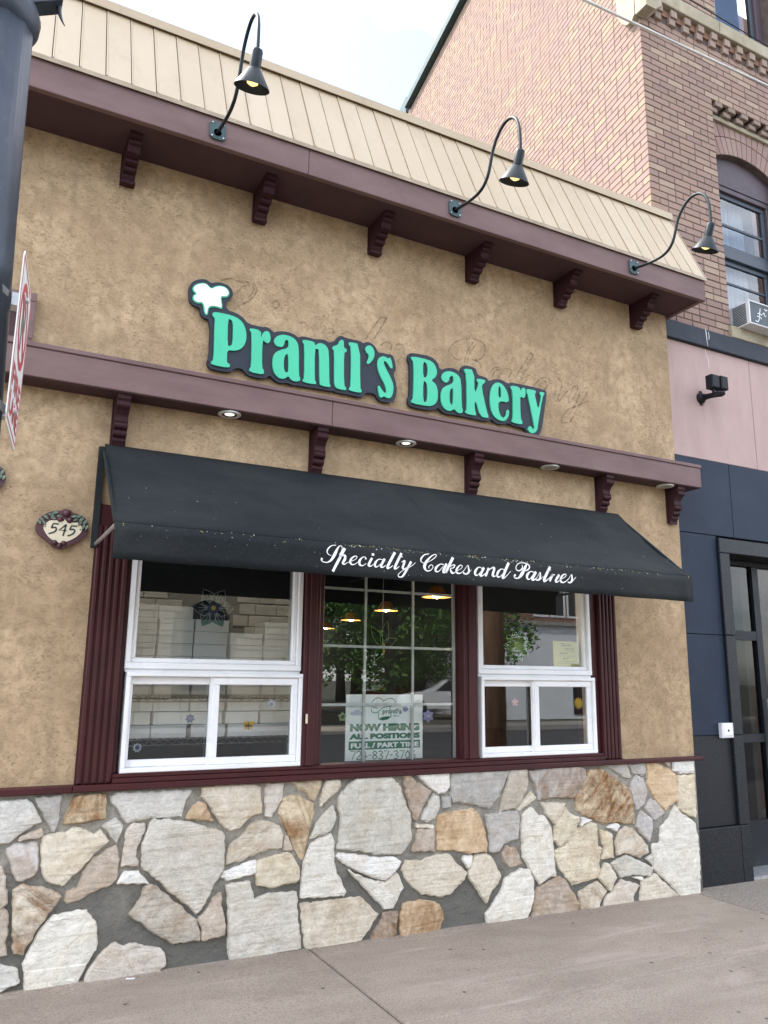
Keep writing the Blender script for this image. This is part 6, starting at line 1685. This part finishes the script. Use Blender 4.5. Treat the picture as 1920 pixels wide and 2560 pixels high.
def pendant(x, y, z, label):
    th = thing('pendant_lamp', label, 'lamp', (x, y, z), 'amber pendant lamps in the shop')
    sh = MB().lathe([(0.110, 0.0), (0.085, 0.012), (0.068, 0.03), (0.058, 0.055), (0.042, 0.075), (0.015, 0.083), (0.012, 0.083), (0.040, 0.072), (0.055, 0.052), (0.064, 0.028), (0.082, 0.009), (0.108, -0.003)], (x, y, z), 26, False, False)
    obj('shade', sh, M['amber'], th, True)
    obj('rim', MB().lathe([(0.1085, -0.0035), (0.113, -0.001), (0.1105, 0.003)], (x, y, z), 26, False, False), M['muntin'], th)
    obj('bulb', MB().lathe([(0.008, -0.012), (0.032, 0.0), (0.034, 0.012), (0.022, 0.03), (0.012, 0.05)], (x, y, z), 14), M['bulb_white'], th, True)
    ld = bpy.data.lights.new('pendant_glow', 'POINT'); ld.energy = 2.0; ld.color = (1, .85, .62); ld.shadow_soft_size = 0.03
    lo = bpy.data.objects.new('glow', ld); COL.objects.link(lo); lo.parent = th; lo.location = (0, 0, -0.05)
    obj('cord', MB().tube([(x, y, z + 0.08), (x, y, 3.049)], 0.003, 5), M['wire_black'], th)
pendant(3.05, 0.47, 2.085, 'amber pendant lamp nearest the glass, top right of the middle window')
pendant(3.40, 1.94, 2.10, 'amber pendant lamp in the centre column of the middle window')
pendant(3.67, 3.28, 2.10, 'amber pendant lamp in the left column of the middle window')
pendant(4.06, 4.85, 2.10, 'farthest amber pendant lamp at the left edge of the middle window')
for (x, y, lb) in ((1.30, 0.29, 'added ceiling spot, out of view, brightening the cake boxes'), (1.95, 2.9, 'small ceiling spot glowing in the left window, upper'), (2.15, 3.6, 'small ceiling spot glowing in the left window, lower')):
    th = thing('ceiling_spot', lb, 'light', (x, y, 3.04), 'ceiling spots in the shop')
    obj('ring', MB().lathe([(0.05, 0.0), (0.06, -0.01), (0.05, -0.012)], (x, y, 3.048), 16, False, False), M['muntin'], th)
    ld = bpy.data.lights.new('spot_glow', 'POINT'); ld.energy = 22 if y < 1 else 2; ld.color = (1, .94, .84); ld.shadow_soft_size = 0.05  # the spot nearest the window is added, unseen, to brighten the cake boxes
    lo = bpy.data.objects.new('glow', ld); COL.objects.link(lo); lo.parent = th; lo.location = (0, -0.12 if y < 1 else 0, -0.10)
    obj('lens', MB().lathe([(0.049, -0.006), (0.01, -0.008)], (x, y, 3.048), 16, False, True), M['bulb_white'], th)

# poster
PXa, PXb, PZa, PZb = 2.150, 2.705, 0.988, 1.390
PYp = 0.082
po = thing('hiring_poster', 'white now hiring poster with green print inside the middle window', 'poster', (2.43, PYp, PZa))
obj('sheet', MB().box(PXa, PXb, PYp, PYp + 0.003, PZa, PZb), M['paper'], po)
# poster pixel frame from the photograph: 265..1410 wide, 235..1235 tall
def pp(px, py): return (PXa + (px - 268) / 1142 * (PXb - PXa), PZb - (py - 237 + (px - 268) * 0.02) / 980 * (PZb - PZa))
def pl(txt, xa, xb, ya, yb, mat, y=PYp - 0.0015, bold=0.02, nm='lettering'):
    a = pp(xa, yb); b = pp(xb, ya)
    obj(nm, text_mb(txt, a[0], b[0], a[1], b[1], y, bold), M[mat], po)
pl('NOW HIRING', 330, 1360, 655, 790, 'poster_green', bold=0.075)
pl('ALL POSITIONS', 322, 1365, 800, 905, 'poster_green', bold=0.07)
bnd = [pp(318, 935), pp(1368, 915), pp(1368, 1030), pp(318, 1062)]
obj('band', MB().prism(bnd, PYp - 0.0014, PYp - 0.0002), M['poster_green'], po)
pl('FULL / PART TIME', 345, 1345, 940, 1035, 'paper', PYp - 0.0025, 0.045)
hw = {'7': [[(0, 1), (1, 1), (.35, 0)]], '2': [[(0, .8), (.3, 1), (.8, .9), (.8, .6), (0, 0), (1, .05)]], '4': [[(.6, 0), (.6, 1), (0, .35), (1, .35)]], '-': [[(.1, .5), (.9, .5)]],
      '8': [[(.5, .5), (.1, .75), (.5, 1), (.9, .75), (.5, .5), (0, .25), (.5, 0), (1, .25), (.5, .5)]], '3': [[(0, .9), (.5, 1), (.9, .78), (.4, .52), (.95, .3), (.5, 0), (0, .1)]],
      '0': [[(.5, 1), (.05, .5), (.5, 0), (.95, .5), (.5, 1)]], '6': [[(.8, 1), (.1, .5), (.4, 0), (.9, .2), (.7, .5), (.1, .35)]], '1': [[(.5, 1), (.5, 0)]]}
nm = MB()
xc = 345
for ch_ in '724-837-3706':
    wd = 70 if ch_ != '-' else 40
    for s_ in hw[ch_]:
        pts = [(*pp(xc + u * wd, 1195 - 118 * v_), 0.0055) for u, v_ in s_]
        ribbon(nm, catmull(pts, 4) if len(pts) > 4 else pts, PYp - 0.0016)
    xc += wd + 16
obj('phone_number', nm, M['poster_green'], po)
# chef hat emblem
em = MB()
for s_, wd in (([(640, 350), (680, 300), (740, 280), (790, 300), (810, 330)], 9), ([(810, 330), (860, 295), (920, 283), (975, 305), (995, 350)], 8), ([(640, 395), (670, 425), (730, 438)], 10), ([(635, 440), (640, 485), (680, 508), (730, 495)], 9),
               ([(738, 490), (742, 600)], 8), ([(738, 490), (790, 440), (860, 410), (940, 400)], 9), ([(905, 410), (915, 460)], 9), ([(920, 520), (930, 560)], 9), ([(742, 600), (830, 570), (930, 560)], 6)):
    pts = [(*pp(*p), wd / 1142 * (PXb - PXa)) for p in s_]
    ribbon(em, catmull(pts, 5), PYp - 0.0016)
em.add([(q[0], PYp - 0.0016, q[1]) for q in (pp(745, 605), pp(800, 622), pp(880, 605), pp(930, 562), pp(850, 560), pp(780, 575))], [(0, 1, 2, 3, 4, 5)])
obj('emblem', em, M['poster_green'], po)
pl('prantl', 800, 1020, 440, 540, 'poster_green', PYp - 0.0022, 0.015)
pl("'s", 1025, 1085, 440, 520, 'poster_grey', PYp - 0.0022, 0.03)
pl('bakery', 960, 1050, 535, 566, 'poster_green', PYp - 0.0022, 0.015)

# yellow permit
no = thing('permit_notice', 'yellow handwritten permit notice taped inside the right window', 'notice', (3.92, 0.075, 1.59))
NXa, NXb, NZa, NZb = 3.800, 4.024, 1.592, 1.772
obj('sheet', MB().box(NXa, NXb, 0.072, 0.0735, NZa, NZb), M['yellow_paper'], no)
for (tx, xa, xb, za, zb, sh) in (('SPECIAL', 3.86, 3.97, 1.750, 1.760, 0), ('PERMIT', 3.88, 3.975, 1.735, 1.747, 0), ('LINCOLN', 3.905, 3.995, 1.712, 1.726, .3), ('7-14-22', 3.925, 3.995, 1.695, 1.706, .3), ('SIGN', 3.86, 3.935, 1.679, 1.690, .3), ('417', 3.885, 3.945, 1.640, 1.656, .3)):
    obj('lettering', text_mb(tx, xa, xb, za, zb, 0.0715, 0.0, None, sh), M['ink'], no)
for zz in (1.665, 1.627, 1.612): obj('rule', MB().box(3.84, 4.005, 0.0713, 0.0716, zz, zz + 0.0012), M['ink'], no)

# hanging and stuck window ornaments
def petal(mb, cx, cz, ang, ln, wd, y, n_=8):
    pts = []
    for k in range(n_ + 1):
        t_ = k / n_; pts.append((ln * t_, wd * math.sin(math.pi * t_ ** 0.75)))
    for k in range(n_ - 1, 0, -1):
        t_ = k / n_; pts.append((ln * t_, -wd * math.sin(math.pi * t_ ** 0.75)))
    c0, s0 = math.cos(R(ang)), math.sin(R(ang))
    P2 = [(cx + a * c0 - b * s0, cz + a * s0 + b * c0) for a, b in pts]
    mb.prism(P2, y, y + 0.0012)
    return P2
def disc(cx, cz, r_, y, n_=20, th=0.003): return MB().prism([(cx + r_ * math.cos(6.2832 * k / n_), cz + r_ * math.sin(6.2832 * k / n_)) for k in range(n_)], y - th, y)
def flower(name, label, cx, cz, y, r_, n_, pm, cmat, cr, wd=None, a0=90, outline=None):
    th = thing(name, label, 'ornament', (cx, y, cz))
    for k in range(n_):
        mb = MB()
        P2 = petal(mb, cx, cz, a0 + 360 * k / n_, r_, wd or r_ * 0.3, y + 0.0004 * (k % 2))
        o = obj('petal', mb, M[pm], th)
        if outline:
            ob = MB(); ribbon(ob, [(p[0], p[1], 0.0022) for p in P2 + [P2[0]]], y - 0.001)
            for q in (-14, 0, 14):
                ca = R(a0 + 360 * k / n_ + q)
                ribbon(ob, [(cx + cr * math.cos(ca), cz + cr * math.sin(ca), 0.003), (cx + r_ * .72 * math.cos(ca), cz + r_ * .72 * math.sin(ca), 0.0015)], y - 0.0011)
            obj('vein', ob, M[outline], o)
    obj('centre', disc(cx, cz, cr, y - 0.0015), M[cmat], th)
    return th
fl_ = flower('glass_flower', 'blue tinted glass flower hanging in the left upper window', 1.268, 1.885, 0.062, 0.125, 6, 'film', 'dec_dark', 0.034, 0.046, 60, 'dec_white')
obj('bead', disc(1.268, 1.885, 0.014, 0.0570), M['dec_yellow'], fl_)
flower('daisy_ornament', 'large pale green daisy hanging in the right upper window', 3.482, 1.730, 0.075, 0.120, 10, 'film', 'dec_green', 0.028, 0.030, 0, 'dec_green')
flower('flower_sticker', 'small blue flower sticker on the left sliding pane', 1.164, 1.258, 0.038, 0.028, 7, 'dec_blue', 'dec_lilac', 0.009, 0.010)
flower('flower_sticker', 'pale blue flower sticker near the top of the second sliding pane', 1.633, 1.335, 0.010, 0.032, 6, 'dec_white', 'dec_blue', 0.009, 0.010)
flower('flower_sticker', 'lilac star flower sticker right of the hiring poster', 2.735, 1.252, 0.060, 0.045, 6, 'dec_lilac', 'dec_white', 0.008, 0.016)
flower('flower_sticker', 'green flower sticker with purple eye left of the hiring poster', 2.118, 1.255, 0.060, 0.030, 5, 'dec_green', 'dec_dark', 0.012, 0.014)
flower('flower_sticker', 'pink flower sticker on the right window\'s left sash', 3.422, 1.338, 0.038, 0.032, 5, 'dec_pink', 'dec_yellow', 0.009, 0.012)
flower('badge_sticker', 'round grey badge sticker on the poster\'s upper right', 2.575, 1.300, 0.079, 0.020, 8, 'dec_lilac', 'dec_lilac', 0.018, 0.008)
flower('sun_sticker', 'yellow smiling sun sticker on the right sliding pane', 3.965, 1.330, 0.010, 0.046, 14, 'dec_yellow', 'dec_yellow', 0.026, 0.008)
flower('crest_sticker', 'round white crest sticker in the lower left pane corner', 0.885, 1.108, 0.038, 0.026, 9, 'dec_white', 'dec_dark', 0.012, 0.009)
# butterfly on the lower left window
bf = thing('butterfly_sticker', 'orange yellow butterfly sticker on the left window\'s right sash', 'ornament', (1.499, 0.012, 1.215))
for (a, ln, wd) in ((35, 0.042, 0.016), (145, 0.042, 0.016), (-35, 0.032, 0.012), (215, 0.032, 0.012)):
    mb = MB(); petal(mb, 1.499, 1.215, a, ln, wd, 0.010); obj('wing', mb, M['dec_yellow'], bf)
mb = MB(); petal(mb, 1.499, 1.190, 90, 0.055, 0.004, 0.0085); obj('body', mb, M['dec_dark'], bf)
# dragonfly-like ornament with gauze wings in the middle window
dg_ = thing('gauze_butterfly', 'green gauze butterfly hanging in the middle window', 'ornament', (2.408, 0.08, 1.70))
for (a, ln, wd) in ((78, 0.165, 0.030), (125, 0.150, 0.030), (25, 0.115, 0.026), (240, 0.115, 0.026)):
    mb = MB(); P2 = petal(mb, 2.402, 1.700, a, ln, wd, 0.080); o = obj('wing', mb, M['film'], dg_)
    ob = MB(); ribbon(ob, [(p[0], p[1], 0.0028) for p in P2 + [P2[0]]], 0.0785)
    obj('wing_rim', ob, M['dec_green'], o)
obj('body', MB().lathe([(0.001, -0.05), (0.006, -0.035), (0.009, -0.01), (0.010, 0.005), (0.006, 0.018), (0.001, 0.024)], (2.410, 0.078, 1.690), 10, False, False), M['dec_yellow'], dg_, True)
obj('string', MB().tube([(2.402, 0.08, 1.71), (2.402, 0.08, 2.29)], 0.001, 4), M['muntin'], dg_)
# cloud sticker
cs = MB().prism(chaikin([(2.180, 1.262), (2.265, 1.262), (2.275, 1.275), (2.255, 1.283), (2.240, 1.297), (2.218, 1.297), (2.205, 1.285), (2.180, 1.283)], 1), 0.0785, 0.080)
single('cloud_sticker', cs, M['dec_white'], 'grey cloud sticker on the left of the hiring poster', 'ornament', (2.225, 0.079, 1.262))
# goods on the lowest shelf
pots = MB()
th = thing('foil_tray', 'dark foil tray heaped with blue paper behind the lower left window', 'tray', (1.5, 0.5, 0.705))
obj('tray', MB().lathe([(0.20, 0.0), (0.26, 0.05), (0.265, 0.055)], (1.5, 0.53, 0.705), 24, True, False), M['wire'], th)
rr = random.Random(9)
for k in range(14):
    mb = MB(); petal(mb, 0, 0, 0, 0.16, 0.04, 0)
    mb.xform(Matrix.Translation((1.5 + rr.uniform(-.14, .14), 0.53 + rr.uniform(-.12, .12), 0.74)) @ Matrix.Rotation(rr.uniform(0, 6.28), 4, 'Z') @ Matrix.Rotation(rr.uniform(-1.2, -.3), 4, 'Y'))
    obj('paper', mb, M['dec_blue' if k % 2 else 'dec_dark'], th)

# ---------------------------------------------------------------- across the street (seen in the window glass)
g = MB(); g.box(-60, 80, -18.8, -17.0, -0.4, 0.0)
struct('far_sidewalk', g, M['kerb'])
# tan stone hall with arched windows
hall = thing('stone_hall', 'tan ashlar stone hall with round arched windows reflected in the left window', 'building', (5.0, -20.5, 0))
def arch_hole(cx, w_, z0, zs):
    return [(cx - w_, z0), (cx + w_, z0)] + [(cx + w_ * math.cos(R(a)), zs + w_ * math.sin(R(a))) for a in range(0, 181, 15)]
holes = [arch_hole(cx, 0.75, 1.0, 3.1) for cx in (-1.5, 2.4, 6.75)]
wl = MB().prism([(-5, -0.3), (10.6, -0.3), (10.6, 6.2), (-5, 6.2)], 20.5, 21.0, holes)
wl.v = [(v_[0], -v_[1], v_[2]) for v_ in wl.v]; wl.f = [tuple(reversed(f_)) for f_ in wl.f]
hw_ = obj('wall', wl, M['stone_joint'], hall)
rr = random.Random(13)
z = 0.0
row = 0
while z < 6.1:
    h = 0.38
    x = -5 + (0.35 if row % 2 else 0)
    while x < 10.5:
        wd = rr.uniform(0.5, 0.9)
        xe = min(x + wd, 10.58)
        c_ = ((x + xe) / 2, z + h / 2)
        if not any(abs(c_[0] - cx) < 0.75 + wd / 2 - 0.05 and 0.85 < c_[1] < 4.0 for cx in (-1.5, 2.4, 6.75)):
            mb = MB().bevbox(x + 0.012, xe - 0.012, 20.46 - rr.uniform(0, .03), 20.505, z + 0.012, z + h - 0.012, .02)
            mb.v = [(v_[0], -v_[1], v_[2]) for v_ in mb.v]; mb.f = [tuple(reversed(f_)) for f_ in mb.f]
            obj('stone_block', mb, M['stone_block'], hw_)
        x = xe
    z += h; row += 1
for cx in (-1.5, 2.4, 6.75):
    mb = MB().prism(arch_hole(cx, 0.75, 1.0, 3.1), 20.8, 20.85); mb.v = [(v_[0], -v_[1], v_[2]) for v_ in mb.v]; mb.f = [tuple(reversed(f_)) for f_ in mb.f]
    obj('arched_window', mb, M['dark_void'], hall)
obj('roof', MB().add([(-5.3, -20.2, 6.2), (10.9, -20.2, 6.2), (10.9, -25, 9.5), (-5.3, -25, 9.5), (-5.3, -29.8, 6.2), (10.9, -29.8, 6.2)], [(0, 1, 2, 3), (3, 2, 5, 4), (1, 5, 2), (0, 3, 4)]), M['shingle'], hall)
obj('rear_wall', MB().box(-5, 10.6, -29.5, -21.01, -0.3, 6.19), M['stone_joint'], hall)

# white garage
gr_ = thing('white_garage', 'plain white sided garage reflected in the right upper window', 'building', (26, -26, 0))
obj('wall', MB().box(21.6, 27.2, -33, -25.0, -0.3, 3.95), M['white_siding'], gr_)
obj('roof', MB().box(21.4, 27.4, -33.2, -24.8, 3.951, 4.12), M['kerb'], gr_)
obj('door', MB().box(25.4, 26.4, -24.999, -24.95, -0.1, 2.2), M['dark_frame'], gr_)
# brick house
hs = thing('brick_house', 'red brick house with white windows and gable behind the white garage', 'building', (30, -38, 0))
obj('wall', MB().prism([(27, -0.3), (40, -0.3), (40, 8.2), (37.5, 11.8), (33.5, 11.8), (27, 8.2)], -34, -44), M['brick_plain'], hs)
obj('roof', MB().add([(26.6, -33.6, 8.0), (33.5, -33.6, 12.1), (37.5, -33.6, 12.1), (40.4, -33.6, 8.0), (26.6, -44.4, 8.0), (33.5, -44.4, 12.1), (37.5, -44.4, 12.1), (40.4, -44.4, 8.0)], [(0, 1, 5, 4), (1, 2, 6, 5), (2, 3, 7, 6)]), M['shingle'], hs)
for (xa, za) in ((30.3, 5.2), (31.6, 5.2), (32.9, 5.2), (36, 5.2), (31, 2), (35, 2)):
    f = MB().frame(xa, xa + 1.15, za, za + 1.7, 0.12, 33.95, 34.05); f.v = [(v_[0], -v_[1], v_[2]) for v_ in f.v]; f.f = [tuple(reversed(q)) for q in f.f]
    wi = obj('window', f, M['white_siding'], hs)
    obj('pane', MB().box(xa + 0.13, xa + 1.02, -34.0, -33.98, za + 0.13, za + 1.57), M['dark_void'], wi)

# wooden utility pole at the near kerb
up = thing('utility_pole', 'brown wooden utility pole at the kerb, reflected in the right window', 'pole', (5.72, -3.50, 0))
obj('shaft', MB().lathe([(0.165, -0.1), (0.150, 3.0), (0.130, 8.0), (0.12, 9.5)], (5.72, -3.50, gz(5.7)), 18), M['bark'], up, True)
obj('cross_arm', MB().box(5.66, 5.78, -4.6, -2.4, 8.8, 8.92), M['bark'], up)

# cars
def car(x, y, ang, mat, label, suv=True):
    th = thing('parked_car', label, 'car', (x, y, -0.14), 'cars parked across the street')
    Mx = Matrix.Translation((x, y, -0.14)) @ Matrix.Rotation(R(ang), 4, 'Z')
    H_ = 1.68 if suv else 1.45
    prof_ = [(-2.3, .35), (-2.35, .75), (-2.25, 1.02), (-2.05, H_ - .05), (-1.7, H_), (0.1, H_ - .02), (0.95, 1.05), (2.1, .92), (2.35, .72), (2.35, .38), (1.9, .30), (-1.9, .30)] if suv else \
            [(-2.3, .35), (-2.3, .85), (-1.75, .98), (-1.15, H_ - .04), (-.7, H_), (.2, H_ - .02), (1.0, .98), (2.1, .85), (2.3, .65), (2.3, .36), (1.9, .28), (-1.9, .28)]
    prof_ = chaikin(prof_, 1)
    def ring(yy, k): return [(p[0] * (1 - 0.02 * k), yy, .32 + (p[1] - .32) * (1 - .015 * k)) for p in prof_]
    n_ = len(prof_)
    vs = []
    for (yy, k) in ((-.90, 1.6), (-.86, .4), (-.6, 0), (.6, 0), (.86, .4), (.90, 1.6)): vs += ring(yy, k)
    fs = []
    for r_ in range(5):
        for i in range(n_):
            j = (i + 1) % n_
            fs.append((r_ * n_ + i, r_ * n_ + j, (r_ + 1) * n_ + j, (r_ + 1) * n_ + i))
    fs.append(tuple(range(n_))); fs.append(tuple(reversed(range(5 * n_, 6 * n_))))
    obj('body', MB().add(vs, fs).xform(Mx), M[mat], th, 40)
    g_ = MB()
    for s_ in (-.905, .905):
        for (xa, xb, xc, xd) in ((-1.75, -.75, -.75, -1.95), (-.68, .15, .72, -.68)):
            g_.add([(xd, s_, 1.06), (xc, s_, 1.06), (xb, s_, H_ - .16), (xa, s_, H_ - .16)], [(0, 1, 2, 3)])
    obj('side_glass', g_.xform(Mx), M['dark_void'], th)
    g_ = MB().add([(-2.215, -.68, 1.10), (-2.215, .68, 1.10), (-2.075, .58, H_ - .16), (-2.075, -.58, H_ - .16)], [(0, 1, 2, 3)])
    obj('rear_glass', g_.xform(Mx), M['dark_void'], th)
    for s_ in (-1, 1):
        obj('tail_light', MB().box(-2.36, -2.2, s_ * .74 - .12, s_ * .74 + .12, .86, 1.04).xform(Mx), M['car_red'], th)
    for wx in (-1.45, 1.45):
        for s_ in (-.82, .82):
            w_ = MB().lathe([(.20, -.11), (.33, -.11), (.34, -.05), (.34, .05), (.33, .11), (.20, .11)], (0, 0, 0), 18).xform(Mx @ Matrix.Translation((wx, s_, .34)) @ Matrix.Rotation(R(90), 4, 'X'))
            wo = obj('wheel', w_, M['rubber'], th)
            obj('rim', MB().lathe([(.19, -.115), (.19, .115)], (0, 0, 0), 14).xform(Mx @ Matrix.Translation((wx, s_, .34)) @ Matrix.Rotation(R(90), 4, 'X')), M['galv'], wo)
car(19.6, -26.5, 205, 'car_white', 'white parked sport utility car reflected right of the poster')
car(21.0, -34.5, 190, 'car_red', 'red parked car reflected above the hiring poster', False)

# trees across the street
def tree(x, y, h, cr, seed, label):
    rnd = random.Random(seed)
    th = thing('street_tree', label, 'tree', (x, y, 0), 'trees across the street')
    tk = MB().tube([(x, y, -0.1), (x + .05, y, h * .25), (x - .05, y + .1, h * .5), (x, y, h * .8)], [.24, .19, .14, .05], 10)
    tips = []
    for k in range(9):
        a = rnd.uniform(0, 6.28); z0 = h * rnd.uniform(.28, .6); L = cr * rnd.uniform(.6, 1)
        e = (x + L * math.cos(a), y + L * math.sin(a), z0 + rnd.uniform(.4, 1.6))
        tk.tube([(x, y, z0), ((x + e[0]) / 2, (y + e[1]) / 2, (z0 + e[2]) / 2 + .2), e], [.09, .06, .02], 6)
        tips.append(e)
    obj('trunk', tk, M['tree_bark'], th, True)
    cw = MB()
    cl_ = tips + [(x + rnd.uniform(-cr, cr), y + rnd.uniform(-cr, cr) * .7, h * rnd.uniform(.22, .95)) for _ in range(46)]
    for (cx, cy, cz) in cl_:
        rad = rnd.uniform(.45, 1.0)
        for _ in range(120):
            d = Vector((rnd.gauss(0, 1), rnd.gauss(0, 1), rnd.gauss(0, .8)))
            d = d.normalized() * rad * rnd.uniform(.3, 1) ** .6
            p = Vector((cx, cy, cz)) + d
            u_ = Vector((rnd.gauss(0, 1), rnd.gauss(0, 1), rnd.gauss(0, .6))).normalized(); w_ = u_.orthogonal().normalized()
            s_ = rnd.uniform(.06, .13)
            cw.add([p - u_ * s_, p + w_ * s_ * .5, p + u_ * s_, p - w_ * s_ * .5], [(0, 1, 2, 3)])
    obj('crown', cw, M['foliage'], th)
tree(12.2, -18.4, 7.0, 2.3, 1, 'leafy street tree reflected left in the middle window')
tree(15.8, -19.0, 7.5, 2.5, 2, 'leafy street tree reflected right in the middle window')
tree(22.4, -36.0, 6.6, 2.2, 3, 'leafy tree reflected beside the utility pole')
for k, (tx, ty, s_) in enumerate(((14.5, -31, 1.25), (18.0, -33, 1.3), (21.0, -31.5, 1.2), (25.5, -40, 1.4), (30, -46, 1.5), (11.5, -32, 1.3), (36, -50, 1.5), (17, -42, 1.6), (24, -48, 1.6))):
    c_ = copy_tree([o for o in COL.objects if o.name.startswith('street_tree') and o.type == 'EMPTY'][k % 3], (tx, ty, -0.1))
    c_.scale = (s_, s_, s_); c_.rotation_euler.z = k * 1.3
    c_['label'] = ['leafy tree behind the white car', 'tall tree behind the red parked car', 'leafy tree left of the white garage', 'tree behind the white garage', 'far tree left of the brick house', 'tree at the right end of the stone hall', 'far tree right of the brick house', 'tall far tree between hall and garage', 'tallest far tree behind the garage roof'][k]
